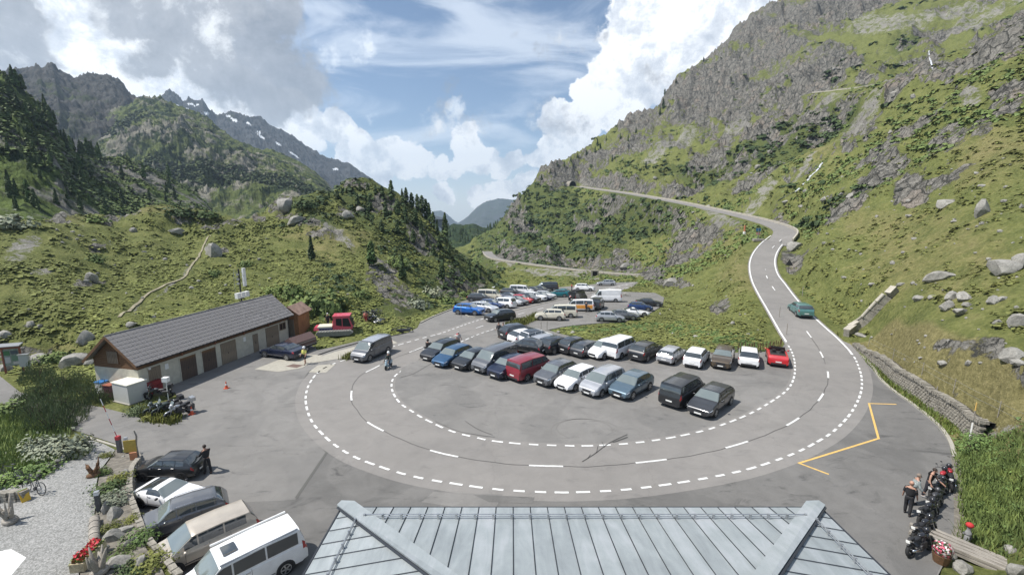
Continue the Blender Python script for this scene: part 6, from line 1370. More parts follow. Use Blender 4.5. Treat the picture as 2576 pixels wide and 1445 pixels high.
def motorcycle(pos, hdg, label, col, group=None, boxes=False, lean=9, cat='motorcycle', s=1.0):
    r = empty('motorcycle', pos, rad(hdg), label, cat, group, scale=s); r.rotation_euler = (rad(-lean), 0, rad(hdg))
    for x in (.72, -.70): w = link('wheel', MW[0], r, (x, 0, .32)); link('rim', MW[1], w)
    b = MB(); b.tube([(-.70, .10, .34), (-.2, .11, .42), (.0, .11, .75), (.42, .0, .95)], .028, 6); b.tube([(-.70, -.10, .34), (-.2, -.11, .42), (.0, -.11, .75), (.42, .0, .95)], .028, 6); b.tube([(.42, 0, .92), (.35, 0, .5), (-.15, 0, .32)], .03, 6); b.obj('frame', M_DARKM, r)
    b = MB(); b.box((.05, 0, .47), (.42, .32, .30)); b.cyl((.12, 0, .55), (.24, 0, .78), .12, n=8); b.cyl((-.10, -.19, .42), (-.10, .19, .42), .12, n=10); b.obj('engine', M_ENG, r)
    b = MB(); b.ball((.18, 0, .88), (.28, .14, .11), 10, 7); b.obj('fuel_tank', col, r, True)
    b = MB(); b.ball((-.28, 0, .82), (.36, .14, .07), 10, 6); b.ball((-.62, 0, .90), (.22, .10, .06), 8, 5); b.obj('seat', M_BLACK, r, True)
    for s_ in (.09, -.09): b = MB(); b.cyl((.72, s_, .32), (.46, s_ * .9, 1.02), .028, n=6); b.obj('fork', M_STEEL, r)
    b = MB(); b.tube([(.36, .38, 1.06), (.44, .20, 1.08), (.46, 0, 1.05), (.44, -.20, 1.08), (.36, -.38, 1.06)], .016, 6); b.obj('handlebar', M_BLACK, r)
    for s_ in (1, -1): b = MB(); b.cyl((.42, .26 * s_, 1.07), (.48, .32 * s_, 1.20), .007, n=4); b.ball((.48, .34 * s_, 1.23), (.02, .06, .04), 6, 4); b.obj('mirror', M_BLACK, r)
    b = MB(); b.ball((.60, 0, .95), (.10, .10, .10), 8, 6); b.obj('headlight', M_HEAD, r, True)
    b = MB(); b.ball((.52, 0, 1.02), (.14, .15, .16), 8, 6); b.ball((.42, 0, .78), (.18, .17, .16), 8, 6); b.obj('fairing', M_BLKP if col is M_RED else col, r, True)
    b = MB(); b.tube([(.15, -.13, .40), (-.2, -.15, .26), (-.55, -.17, .38), (-.85, -.17, .46)], [.025, .03, .055, .06], 7); b.obj('exhaust', M_CHROME, r, True)
    for x in (.72, -.70): b = MB(); b.tube([(x + .30 * math.cos(a) * 1.17, 0, .32 + .36 * math.sin(a)) for a in (.5, 1.1, 1.6, 2.2)], .05, 6); b.obj('mudguard', col if x > 0 else M_BLACK, r, True)
    b = MB(); b.box((-.86, 0, .80), (.03, .16, .12)); b.obj('number_plate', M_PLATE, r)
    if boxes:
        for s_ in (1, -1): b = MB(); b.box((-.62, .27 * s_, .62), (.46, .20, .34)); b.obj('pannier', M_ENG, r)
        b = MB(); b.box((-.86, 0, 1.08), (.36, .44, .28), taper=(.85, .85)); b.obj('top_box', M_STEEL if boxes == 2 else M_BLACK, r)
        b = MB(); b.add([(.55, -.17, 1.05), (.55, .17, 1.05), (.42, .14, 1.38), (.42, -.14, 1.38)], [(0, 1, 2, 3)]); b.obj('windshield', M_SHIELD, r)
    b = MB(); b.cyl((-.05, .12, .30), (-.12, .30, .02), .014, n=5); b.obj('side_stand', M_STEEL, r)
    return r
MG = 'motorcycles parked at the right edge of the apron'; M_BLKP = mat('black_fairing', (.015, .015, .018), .25, coat=.8)
for k, (px, hd, col, lab, bx_) in enumerate([((2315, 1392), 20, M_BLKP, 'black motorcycle nearest the hotel roof, rear wheel outward', 0), ((2325, 1355), 22, M_BLKP, 'black motorcycle with pale stripe second from the hotel roof', 0), ((2335, 1312), 25, M_BLKP, 'black motorcycle in the middle of the right-hand row', 0),
        ((2352, 1285), 30, M_ENG, 'dark grey motorcycle behind the middle black one', 0), ((2362, 1252), 24, M_BLKP, 'black and white motorcycle below the red ones', 0), ((2372, 1228), 35, M_RED, 'red-trimmed sports motorcycle beside the person in sleeveless top', 0), ((2392, 1222), 50, M_RED, 'red-tanked motorcycle at the far end of the right-hand row', 0)]):
    motorcycle(gp(*px), hd, lab, col, MG, bx_, s=.93)
for px, hd, col, lab, bx_ in [((402, 1002), 195, M_ENG, 'grey touring motorcycle in the wall shade beside the red rack', 1), ((404, 1040), 230, mat('grey_green_tank', (.06, .08, .07), .4, coat=.6), 'grey-green motorcycle left in the cluster by the shrubs', 0), ((422, 1040), 240, mat('grey_green_tank', (0, 0, 0)), 'grey motorcycle in the middle of the cluster by the shrubs', 1), ((452, 1046), 245, M_STEEL, 'touring motorcycle with silver top box and panniers beside the traffic cone', 2)]:
    motorcycle(gp(*px), hd, lab, col, 'motorcycles beside the garage shrubs', bx_)
# scooter and its rider
sp_ = Vector(gp(978, 925)); sc_ = empty('motor_scooter', sp_, rad(-100), 'pale blue motor scooter driving round the loop', 'scooter')
MWs = wheel_meshes(.24, .11)
for x in (.58, -.52): w = link('wheel', MWs[0], sc_, (x, 0, .24)); link('rim', MWs[1], w)
M_SCO = mat('pale_blue_scooter', (.32, .42, .47), .35, coat=.6)
b = MB(); b.ball((-.38, 0, .52), (.42, .17, .22), 10, 7); b.box((.12, 0, .28), (.5, .30, .07)); b.tube([(.34, 0, .28), (.46, 0, .6), (.42, 0, .95)], [.16, .15, .09], 8); b.ball((.58, 0, .50), (.2, .08, .08), 8, 5); b.obj('body', M_SCO, sc_, True)
b = MB(); b.ball((-.25, 0, .76), (.40, .14, .06), 10, 6); b.obj('seat', M_BLACK, sc_, True); b = MB(); b.tube([(.34, .34, 1.02), (.42, 0, 1.0), (.34, -.34, 1.02)], .018, 6); b.obj('handlebar', M_BLACK, sc_)
b = MB(); b.ball((.50, 0, .92), (.07, .08, .08), 8, 5); b.obj('headlight', M_HEAD, sc_, True)
rd = person((sp_.x + .03, sp_.y + .18, .12), -100, 'scooter rider in dark jacket and white helmet on the pale blue scooter', cloth('dark_green', (.04, .05, .045)), cloth('jeans', (0, 0, 0)), sleeves='long', sit=True, helmet=M_WHITE, arms=((.9, .02), (.9, .02)), elbow=(.7, .7), lean=.12)
mp_ = Vector(gg(1077, 890)); mm = motorcycle(mp_, 70, 'red and black motorcycle behind the left end of the front row', M_RED, None, lean=0)
person((mp_.x - .05, mp_.y - .15, .12), 70, 'motorcyclist in black gear and black helmet riding the red motorcycle', BLK, BLK, sleeves='long', sit=True, helmet=M_BLACK, arms=((.9, .02), (.9, .02)), elbow=(.7, .7), lean=.2)
# bicycles
def bicycle(pos, hdg, label):
    r = empty('bicycle', pos, rad(hdg), label, 'bicycle', 'bicycles by the low garden wall'); r.rotation_euler = (rad(10), 0, rad(hdg))
    for x in (.52, -.52): w = link('wheel', BW[0], r, (x, 0, .34)); link('spokes', BW[1], w)
    fr = mat('bike_frame', (.03, .03, .035), .4); b = MB()
    for a, c_ in [((-.52, 0, .34), (-.08, 0, .28)), ((-.52, 0, .34), (-.18, 0, .80)), ((-.08, 0, .28), (-.22, 0, .92)), ((-.08, 0, .28), (.36, 0, .78)), ((-.19, 0, .82), (.36, 0, .84)), ((.52, 0, .34), (.35, 0, .92))]: b.cyl(a, c_, .017, n=6)
    b.obj('frame', fr, r)
    b = MB(); b.ball((-.23, 0, .95), (.13, .07, .03), 8, 5); b.obj('saddle', M_BLACK, r, True); b = MB(); b.tube([(.38, .28, .98), (.36, 0, .96), (.38, -.28, .98)], .014, 5); b.obj('handlebar', M_BLACK, r)
    b = MB(); b.cyl((-.08, -.03, .28), (-.08, .03, .28), .09, n=12); b.box((-.02, .09, .18), (.1, .08, .03)); b.box((-.14, -.09, .38), (.1, .08, .03)); b.obj('crankset', M_ENG, r)
# ------------------------------------------------------------------ snow groomer, trailer, chairs, small machines
p = hit(852, 838); sg = empty('snow_groomer', p + Vector((0, 0, -.05)), rad(12), 'red and white tracked snow groomer with glazed cab on the grass behind the trailer', 'snow groomer', scale=.86)
SGR = mat('groomer_red', (.50, .06, .09), .45, coat=.3)
for s_ in (1, -1):
    b = MB(); pr_ = [(-2.7, .55), (-2.3, .18), (1.6, .18), (2.1, .5), (1.8, .82), (-2.4, .82)]; b.add([(x, s_ * 1.35 - .45, z) for x, z in pr_] + [(x, s_ * 1.35 + .45, z) for x, z in pr_], [(0, 1, 2, 3, 4, 5), (11, 10, 9, 8, 7, 6)] + [(i, i + 6, (i + 1) % 6 + 6, (i + 1) % 6) for i in range(6)])
    tr_ = b.obj('track', mat('dull_track', (.20, .20, .18), .8, var=.5, scale=9), sg)
    for k in range(12):
        b = MB(); b.box((-2.35 + k * .36, s_ * 1.35, .85), (.07, .98, .06)); b.obj('track_bar', M_STEEL, tr_)
b = MB(); b.box((-.4, 0, .85), (3.9, 1.7, .5)); b.obj('chassis', mat('groomer_blue', (.015, .02, .09), .5), sg)
b = MB(); b.box((-1.6, 0, 1.22), (1.9, 1.7, .22)); b.obj('load_deck', mat('cream_deck', (.60, .57, .46), .6), sg)
b = MB(); b.box((-2.7, 0, 1.05), (.75, 1.8, .4), taper=(.7, .9)); b.obj('rear_cowl', SGR, sg)
b = MB(); pr_ = [(-.55, .9), (1.9, .75), (2.1, 1.15), (1.6, 2.55), (-.45, 2.6)]
b.add([(x, -.95, z) for x, z in pr_] + [(x, .95, z) for x, z in pr_], [(0, 1, 2, 3, 4), (9, 8, 7, 6, 5)] + [(i, i + 5, (i + 1) % 5 + 5, (i + 1) % 5) for i in range(5)]); cb = b.obj('cab', SGR, sg)
for s_ in (1, -1):
    b = MB(); b.add([(-.1, s_ * .962, 1.45), (.65, s_ * .962, 1.3), (.65, s_ * .962, 2.4), (-.1, s_ * .962, 2.4)], [(0, 1, 2, 3)]); b.obj('side_window', M_GLASSD, cb)
    b = MB(); b.add([(.75, s_ * .962, 1.28), (1.85, s_ * .962, 1.2), (1.52, s_ * .962, 2.4), (.75, s_ * .962, 2.4)], [(0, 1, 2, 3)]); b.obj('side_window', M_GLASSD, cb)
b = MB(); b.add([(2.105, -.85, 1.22), (2.105, .85, 1.22), (1.66, .85, 2.42), (1.66, -.85, 2.42)], [(0, 1, 2, 3)]); b.obj('windscreen', M_GLASSD, cb)
b = MB(); b.box((.6, 0, 2.66), (2.3, 1.95, .16)); b.obj('roof', SGR, sg)
for s_ in (1, -1): b = MB(); b.cyl((1.6, s_ * .9, 2.5), (2.2, s_ * 1.25, 2.55), .03, n=5); b.box((2.2, s_ * 1.28, 2.25), (.08, .2, .5)); b.obj('mirror', M_DARKM, sg)
for k in range(5): b = MB(); b.box((-.62, 0, 1.2 + k * .17), (.05, 1.7, .06)); b.obj('rear_rung', SGR, sg)
p = Vector(gp(757, 882)); tr = empty('covered_trailer', p, rad(68), 'brown tarpaulin-covered trailer behind the dark blue saloon', 'trailer')
TRP = mat('brown_tarp', (.115, .070, .062), .6, var=.1, bump=.2)
b = MB(); v = []
for x in (-1.45, 1.45): v += [(x, -.78, .62), (x, .78, .62), (x, .78, 1.25), (x, .0, 1.78), (x, -.78, 1.25)]
b.add(v, [(0, 1, 2, 3, 4), (9, 8, 7, 6, 5), (1, 0, 5, 6), (2, 1, 6, 7), (3, 2, 7, 8), (4, 3, 8, 9), (0, 4, 9, 5)]); b.obj('tarpaulin', TRP, tr)
b = MB(); b.box((0, 0, .52), (3.0, 1.62, .14)); b.cyl((1.5, 0, .5), (2.4, 0, .45), .05, n=6); b.obj('chassis', M_DARKM, tr)
for k, z_ in enumerate((.66, 1.1)):
    b = MB(); b.box((0, -.80, z_), (2.9, .02, .035)); b.box((-1.47, 0, z_), (.02, 1.5, .035)); b.obj('cord', mat('pale_cord', (.5, .45, .4), .7), tr)
for s_ in (1, -1):
    w_ = link('wheel', MWs[0], tr, (.0, s_ * .86, .3)); w_.scale = (1.2, 1.4, 1.2); link('rim', CM['hatch']['rim'], w_).scale = (.55, .4, .55)
for x in (-1.3, 1.3): b = MB(); b.cyl((x, -.7, 0), (x, -.7, .5), .03, n=5); b.obj('prop_leg', M_STEEL, tr)
car('sedan', (712, 896), 160, 'navy', 'dark blue saloon parked by the far end of the garage', sc=.98)
p = hit(942, 812); ch = empty('chair_stack', p, rad(5), 'tangled stack of metal terrace chairs and tables on the grass', 'furniture stack')
for k in range(26):
    b = MB(); q = Matrix.Rotation(random.uniform(-.5, .5), 3, 'X') @ Matrix.Rotation(random.uniform(0, 6.3), 3, 'Z')
    def tt(a): return q @ Vector(a)
    for a, c_ in [((-.22, -.22, 0), (-.22, -.22, .8)), ((.22, -.22, 0), (.22, -.22, .8)), ((-.22, .22, 0), (-.22, .22, .45)), ((.22, .22, 0), (.22, .22, .45)), ((-.22, -.22, .8), (.22, -.22, .8)), ((-.22, -.22, .65), (.22, -.22, .65)), ((-.22, .22, .45), (-.22, -.22, .45)), ((.22, .22, .45), (.22, -.22, .45))]: b.cyl(tt(a), tt(c_), .017, n=4)
    b.add([tt((-.22, -.22, .45)), tt((.22, -.22, .45)), tt((.22, .22, .45)), tt((-.22, .22, .45))], [(0, 1, 2, 3)])
    b.obj('chair', random.choice([M_STEEL, M_DARKM, M_BLACK]), ch, loc=(random.uniform(-1.3, 1.3), random.uniform(-.5, .5), random.choice([0, .45, .9, 1.2])))
p = hit(1010, 838); pl = empty('plough_frame', p, rad(15), 'dark steel plough frame lying in the grass right of the snow groomer', 'machine part')
b = MB(); b.tube([(-1.3, 0, 0), (-1.2, 0, .5), (0, 0, .95), (1.3, 0, .6), (1.4, 0, .1)], .06, 6); b.tube([(-1.2, .5, .3), (1.3, .5, .4)], .05, 6); b.tube([(0, 0, .95), (0, .5, .35)], .05, 6); b.obj('frame', M_DARKM, pl)
b = MB(); b.box((.3, .2, .35), (1.6, .3, .3)); b.obj('blade', M_ENG, pl)
for px, lab in [((570, 976), 'orange traffic cone standing alone on the lot before the garage doors'), ((483, 1041), 'orange traffic cone beside the motorcycles')]:
    t = empty('traffic_cone', gp(*px), 0, lab, 'traffic cone', 'traffic cones'); OR = mat('cone_orange', (.60, .10, .04), .5)
    b = MB(); b.box((0, 0, .02), (.34, .34, .04)); b.obj('base', OR, t); b = MB(); b.cyl((0, 0, .04), (0, 0, .62), .13, .025, 10); b.obj('cone', OR, t); b = MB(); b.cyl((0, 0, .3), (0, 0, .42), .086, .066, 10); b.obj('band', M_WHITE, t)
# ------------------------------------------------------------------ foliage
def m_leaf(name, c, var=0.5, rough=0.7):
    if name in MATS: return MATS[name]
    m = bpy.data.materials.new(name); m.use_nodes = True; g = NT(m.node_tree); b = g.n['Principled BSDF']
    P = g.new('ShaderNodeNewGeometry').outputs['Position']; oi = g.new('ShaderNodeObjectInfo').outputs['Random']
    n = g.noise(P, 1.3, 4, 0.6); n2 = g.noise(P, 0.12, 3, 0.6)
    v = g.m('ADD', g.m('ADD', g.m('MULTIPLY', n, 0.55), g.m('MULTIPLY', n2, 0.3)), g.m('MULTIPLY', oi, 0.15))
    g.put(b.inputs['Base Color'], g.ramp(v, [(0.32, tuple(x * (1 - var) for x in c)), (0.5, c), (0.68, (min(1, c[0] * (1 + var * 1.3)), min(1, c[1] * (1 + var)), c[2] * (1 + var * .6)))]))
    b.inputs['Roughness'].default_value = rough; b.inputs['Specular IOR Level'].default_value = 0.2
    MATS[name] = m; return m
L_PINE = m_leaf('pine_needles', (0.062, 0.094, 0.036)); L_SPR = m_leaf('larch_needles', (0.075, 0.125, 0.038)); L_ALD = m_leaf('alder_leaves', (0.125, 0.172, 0.055)); L_HEA = m_leaf('alpenrose_leaves', (0.178, 0.200, 0.056), .45)
L_JUN = m_leaf('dwarf_pine_needles', (0.115, 0.150, 0.072), .6); L_GREY = m_leaf('grey_willow_leaves', (0.24, 0.265, 0.19), .4); L_GRASS = m_leaf('tall_grass', (0.115, 0.155, 0.040), .5); L_BUT = m_leaf('butterbur_leaves', (0.125, 0.19, 0.06), .5)
L_YEL = m_leaf('yellow_green_leaves', (0.15, 0.165, 0.045), .45); M_BARK = mat('bark', (0.07, 0.05, 0.038), .9, var=.4, scale=5)
_r = np.random.RandomState(5)
def quads(c, n_, s, asp=1.0, up=None):
    """little leaf faces: centres c (k,3), face normals n_, half sizes s"""
    k = len(c); n_ = n_ / (np.linalg.norm(n_, axis=1, keepdims=True) + 1e-9); t = _r.normal(size=(k, 3)) if up is None else up + _r.normal(size=(k, 3)) * .15
    u = np.cross(n_, t); u /= (np.linalg.norm(u, axis=1, keepdims=True) + 1e-9); w = np.cross(n_, u); s = np.asarray(s).reshape(-1, 1)
    V = np.stack([c - u * s - w * s * asp, c + u * s - w * s * asp, c + u * s * .6 + w * s * asp, c - u * s * .6 + w * s * asp], 1).reshape(-1, 3)
    return V, np.arange(4 * k).reshape(-1, 4)
def conifer_mesh(h, w, n=230, kind='pine', seed=0):
    rs = np.random.RandomState(seed); z = rs.rand(n) ** .85; z = .10 + .90 * z
    prof = (1 - z) ** .75 if kind == 'spruce' else np.clip((1 - z), 0, 1) ** .5 * np.clip(z * 3.2, 0.35, 1)
    tier = .72 + .28 * np.abs(np.sin(z * 21 + seed)); a = rs.rand(n) * 2 * math.pi; lob = 1 + .28 * np.sin(a * 2 + seed) * np.sin(z * 9 + seed); rr = prof * tier * lob * (.35 + .65 * rs.rand(n) ** .5) * w
    c = np.stack([rr * np.cos(a), rr * np.sin(a), z * h + rs.normal(size=n) * .01 * h], 1)
    nn = np.stack([np.cos(a) * .8, np.sin(a) * .8, .55 + .5 * rs.rand(n)], 1) + rs.normal(size=(n, 3)) * .35
    V, Fq = quads(c, nn, (.055 + .06 * rs.rand(n)) * h * .72 * (1.15 - z * .6), .8); return np_mesh('crown', V, Fq, L_PINE, False)
CONI = [conifer_mesh(1, .21, 300, 'pine', 1), conifer_mesh(1, .17, 300, 'spruce', 2), conifer_mesh(1, .26, 320, 'pine', 3), conifer_mesh(1, .15, 260, 'spruce', 4)]
b = MB(); b.tube([(0, 0, -.08), (.005, .004, .3), (0, 0, .9)], [.022, .016, .004], 6); TRUNK = b.mesh('trunk', M_BARK)
def conifer(p, h, v, label, group, leaf=None, small=False):
    if small:
        o = link('conifer', CONI[v], None, p, (0, 0, random.uniform(0, 6)), leaf or L_PINE); o.scale = (h, h, h); return tag(o, label, 'tree', group)
    t = empty('conifer', p, random.uniform(0, 6.2), label, 'tree', group, scale=h); link('crown', CONI[v], t, mat=leaf or L_PINE); link('trunk', TRUNK, t); return t
def bush_mesh(n, seed, flat=.6, sz=.13, core=.4, up=.3):
    rs = np.random.RandomState(seed); d = rs.normal(size=(n, 3)); d[:, 2] = np.abs(d[:, 2]); d /= np.linalg.norm(d, axis=1, keepdims=True)
    lob = 1 + .25 * np.sin(d[:, 0] * 5 + seed) * np.cos(d[:, 1] * 4 + seed) + .15 * np.sin(d[:, 1] * 9 + seed * 2); r = (core + (1 - core) * rs.rand(n) ** .6) * lob
    c = d * r[:, None]; c[:, 2] *= flat; V, Fq = quads(c, d + rs.normal(size=(n, 3)) * .5 + [0, 0, up], sz * (.6 + .8 * rs.rand(n))); return V, Fq
BUSH = [np_mesh('leaves', *bush_mesh(380, s, .85, .085), L_ALD, False) for s in (1, 2, 3)]
BUSHF = [np_mesh('leaves', *bush_mesh(1000, s, .85, .045), L_ALD, False) for s in (5, 6, 7)]
BUSHB = MB(); [BUSHB.tube([(0, 0, -.1), (.2 * math.cos(a), .2 * math.sin(a), .35), (.45 * math.cos(a), .45 * math.sin(a), .62)], [.04, .025, .008], 5) for a in (0.3, 1.6, 2.9, 4.1, 5.2)]; BSTEM = BUSHB.mesh('stems', M_BARK)
def bush(p, w, h, label, leaf=None, group=None, name='bush', cat='bush'):
    t = empty(name, p, random.uniform(0, 6.2), label, cat, group); t.scale = (w, w, h); link('leaves', random.choice(BUSHF if p.length < 48 else BUSH), t, mat=leaf or L_ALD); link('stems', BSTEM, t); return t
def up_bush_mesh(n, seed, sz=.05):
    rs = np.random.RandomState(seed); a = rs.rand(n) * 6.283; r = rs.rand(n) ** .5; z = rs.rand(n) * (1 - .55 * r ** 2) * (.75 + .25 * np.sin(a * 3 + seed)); c = np.stack([r * np.cos(a), r * np.sin(a), z], 1)
    up = np.stack([np.cos(a) * r * .35, np.sin(a) * r * .35, np.ones(n)], 1); V, Fq = quads(c, np.cross(up, rs.normal(size=(n, 3))), sz * (.6 + .8 * rs.rand(n)), 2.6, up=None)
    # stand the faces upright: stretch along the growing direction
    k = n; u = rs.normal(size=(k, 3)); u -= up * (np.sum(u * up, 1) / np.sum(up * up, 1))[:, None]; u /= np.linalg.norm(u, axis=1, keepdims=True); s = (sz * (.5 + rs.rand(k)))[:, None]
    V = np.stack([c - u * s * .5, c + u * s * .5, c + u * s * .15 + up * s * 2.2, c - u * s * .15 + up * s * 2.2], 1).reshape(-1, 3); return np_mesh('needles', V, np.arange(4 * k).reshape(-1, 4), L_JUN, False)
UPB = [up_bush_mesh(2200, 1, .032), up_bush_mesh(2200, 2, .032)]
def scatter(name, spots, tmpl, m, label, kind='stuff'):
    """one mass of small plants: spots = (n, 5): x y z size squash"""
    tv, tf = tmpl; n = len(spots); S = np.asarray(spots); a = _r.rand(n) * 6.283; ca, sa = np.cos(a)[:, None], np.sin(a)[:, None]
    x = tv[None, :, 0] * ca - tv[None, :, 1] * sa; y = tv[None, :, 0] * sa + tv[None, :, 1] * ca; z = np.repeat(tv[None, :, 2], n, 0)
    V = np.stack([x * S[:, 3:4] + S[:, 0:1], y * S[:, 3:4] + S[:, 1:2], z * (S[:, 3] * S[:, 4])[:, None] + S[:, 2:3]], -1).reshape(-1, 3)
    Fq = (tf[None] + (np.arange(n) * len(tv))[:, None, None]).reshape(-1, 4); o = link(name, np_mesh(name, V, Fq, m, False)); return tag(o, label, None, None, kind)
def polar_spots(n, az0, az1, r0, r1, smin, smax, dens=None, seed=0, power=1.0, squash=.6):
    rs = np.random.RandomState(seed); k = n * 6; az = rs.uniform(az0, az1, k); r = np.exp(math.log(r0) + (math.log(r1) - math.log(r0)) * rs.rand(k)); x = r * np.sin(az); y = r * np.cos(az)
    ok = ~pip(PAVED, x, y) & (pdist(PAVED, x, y) > .6) & ~pip(GARD, x, y)
    for L_ in (UP_ROAD, LO_ROAD, cu): ok &= pdist(np.array([(p.x, p.y) for p in L_]), x, y, closed=False) > 4.0
    ok &= (pdist(PATHW, x, y, closed=False) > 0.9) & (pdist(DPATH, x, y, closed=False) > 3.5)
    d = (P_dark(x, y) if dens is None else dens(x, y)); ok &= rs.rand(k) < d; x, y, r = x[ok][:n], y[ok][:n], r[ok][:n]
    s = smin + (smax - smin) * rs.rand(len(x)) ** 2; s = s * np.clip(r / 90, .8, 3.2) ** power; return np.stack([x, y, tz(x, y) - s * .12, s, np.full(len(x), squash) * (.7 + .6 * rs.rand(len(x)))], 1)
PATHW = np.array([tuple(hit(*p))[:2] for p in [(310, 795), (340, 770), (365, 745), (400, 725), (440, 708), (470, 690), (480, 668), (495, 652), (505, 632), (520, 605), (530, 592)]])
def P_dark(x, y): return np.clip(tattr(darkm, x, y) * 1.1 - tattr(screem, x, y) - tattr(rockm, x, y) * .5, 0.0, 1)
def P_turf(x, y): return np.clip((fbm(x * .12, y * .12, 3) - .30) * 4, .12, 1) * np.clip(1 - tattr(screem, x, y) * 1.5 - tattr(rockm, x, y) * 1.2 - tattr(drym, x, y) * .7, 0, 1)
BT = bush_mesh(15, 9, .75, .27, .35, .9); BT2 = bush_mesh(20, 4, .55, .27, .3)
scatter('dwarf_pine_scrub', polar_spots(3000, rad(-40), rad(45), 75, 560, .6, 1.35, lambda x, y: P_dark(x, y) * np.where(np.arctan2(x, y) < 0, .4, .8), 1, .9, .75), BT2, L_PINE, 'dark dwarf pine and alder scrub covering the valley slopes')
scatter('alpenrose_hummocks', polar_spots(15000, rad(-58), rad(10), 52, 175, .28, .85, P_turf, 2, .5, .48), BT, L_HEA, 'low alpenrose and juniper hummocks covering the left knoll')
scatter('slope_herbs', polar_spots(8000, rad(8), rad(58), 40, 330, .22, .75, lambda x, y: P_turf(x, y) * .8, 3, .6, .6), BT, m_leaf('slope_herb_leaves', (0.165, 0.178, 0.054), .45), 'low shrubs and herbs covering the right-hand slope')
scatter('green_alder_scrub', polar_spots(2600, rad(-5), rad(50), 120, 520, .5, 1.1, lambda x, y: np.clip((fbm(x * .018, y * .018, 3) - .45) * 4, 0, 1) * np.clip(1 - tattr(rockm, x, y) - tattr(screem, x, y), 0, 1), 4, .55, .8), BT2, L_ALD, 'green alder clumps scattered over the mountain side')
def ridge_spots(S, n, t0, t1, smin, smax, seed, sc, thr):
    A, t, Xg, Yg, Z = S; rs = np.random.RandomState(seed); i = rs.randint(0, len(A), n * 5); j = rs.randint(int(len(t) * t0), int(len(t) * t1), n * 5); x, y, z = Xg[i, j], Yg[i, j], Z[i, j]; ok = fbm(x * sc + 5, y * sc + z * sc, 3) + rs.rand(len(x)) * .12 > thr; x, y, z = x[ok][:n], y[ok][:n], z[ok][:n]
    s = smin + (smax - smin) * rs.rand(len(x)) ** 1.5; return np.stack([x, y, z, s, np.full(len(x), .65)], 1)
scatter('mountain_scrub', ridge_spots(GREENM, 6500, .12, .80, 1.6, 4.0, 3, .012, .60), BT, m_leaf('mountain_scrub_leaves', (0.062, 0.088, 0.034), .4), 'dark scrub patches on the green mountain across the valley')
scatter('cliff_scrub', ridge_spots(CLIFF, 4500, .05, .97, .7, 1.9, 5, .03, .50), BT, L_ALD, 'green bushes and scrub on the wooded cliff ledges')
# butterbur and nettles beside the roads
def near_line(L, d0, d1, n, seed, s0, s1):
    rs = np.random.RandomState(seed); P = [L[i] for i in rs.randint(0, len(L), n)]; out = []
    for p in P:
        a = rs.rand() * 6.28; d = d0 + (d1 - d0) * rs.rand(); x, y = p.x + d * math.cos(a), p.y + d * math.sin(a); out.append((x, y))
    A_ = np.array(out); ok = ~pip(PAVED, A_[:, 0], A_[:, 1]) & (pdist(np.array([(p.x, p.y) for p in cenc]), A_[:, 0], A_[:, 1], closed=False) > 3.9); A_ = A_[ok]; s = s0 + (s1 - s0) * rs.rand(len(A_)); return np.stack([A_[:, 0], A_[:, 1], tz(A_[:, 0], A_[:, 1]) - .05, s, np.full(len(A_), .6)], 1)
LB = [Vector(hit(*p)) for p in [(2060, 850), (2030, 800), (2000, 760), (1985, 720)]]
scatter('butterbur_patch', np.concatenate([near_line(resample(crom(LB, 6), .5), .3, 2.5, 500, 1, .2, .5), near_line(resample(crom([Vector(hit(*p)) for p in [(1440, 830), (1560, 826), (1640, 815), (1720, 830), (1830, 860), (1930, 865)]], 5), .5), 0, 3.0, 1100, 2, .18, .42)]), BT, L_BUT, 'broad green butterbur leaves along the road and parking edge')
bank = resample(crom([Vector(hit(*p)) for p in [(2420, 1110), (2450, 1190), (2470, 1260), (2480, 1330)]], 6), .3)
scatter('bank_plants', near_line(bank, 0, 2.4, 420, 5, .15, .36), bush_mesh(26, 8, .8, .17, .3), L_BUT, 'lush green plants covering the bank behind the motorcycles')
def blades(name, L, d, n, seed, h0, h1, m, label):
    rs = np.random.RandomState(seed); i = rs.randint(0, len(L), n); a = rs.rand(n) * 6.283; rr = d * rs.rand(n) ** .5; x = np.array([L[k].x for k in i]) + rr * np.cos(a); y = np.array([L[k].y for k in i]) + rr * np.sin(a); ok = ~pip(PAVED, x, y); x, y = x[ok], y[ok]; n = len(x)
    h = h0 + (h1 - h0) * rs.rand(n); q = rs.rand(n) * 6.283; w = .035; z = tz(x, y) - .03; lx, ly = rs.normal(size=n) * .3 * h, rs.normal(size=n) * .3 * h; dx, dy = np.cos(q) * w, np.sin(q) * w
    V = np.stack([np.stack([x - dx, y - dy, z], 1), np.stack([x + dx, y + dy, z], 1), np.stack([x + lx + dx * .3, y + ly + dy * .3, z + h], 1), np.stack([x + lx - dx * .3, y + ly - dy * .3, z + h], 1)], 1).reshape(-1, 3)
    return tag(link(name, np_mesh(name, V, np.arange(4 * n).reshape(-1, 4), m, False)), label, None, None, 'stuff')
blades('tall_grass', [Vector(hit(*p)) for p in [(2530, 1150), (2560, 1200), (2520, 1220), (2560, 1270), (2500, 1160), (2540, 1320), (2576, 1340), (2600, 1200)]], 2.2, 9000, 3, .15, .5, m_leaf('bank_grass', (.13, .175, .055), .5), 'tall meadow grass on the bank at the right edge')
blades('verge_grass', resample(crom([Vector(hit(*p)) for p in [(2175, 890), (2230, 950), (2300, 1000), (2370, 1055), (2400, 1090)]], 5), .3), .8, 4000, 4, .12, .4, L_GRASS, 'rough grass strip between kerb and dry stone wall')
blades('garden_meadow', [Vector(hit(*p)) for p in [(20, 1080), (70, 1100), (40, 1130), (100, 1070), (10, 1170), (60, 1160), (110, 1150), (-30, 1120), (-20, 1060)]], 2.0, 9000, 6, .2, .6, m_leaf('meadow_green', (.17, .225, .08), .5), 'tall green grass growing behind the garden shrubs')
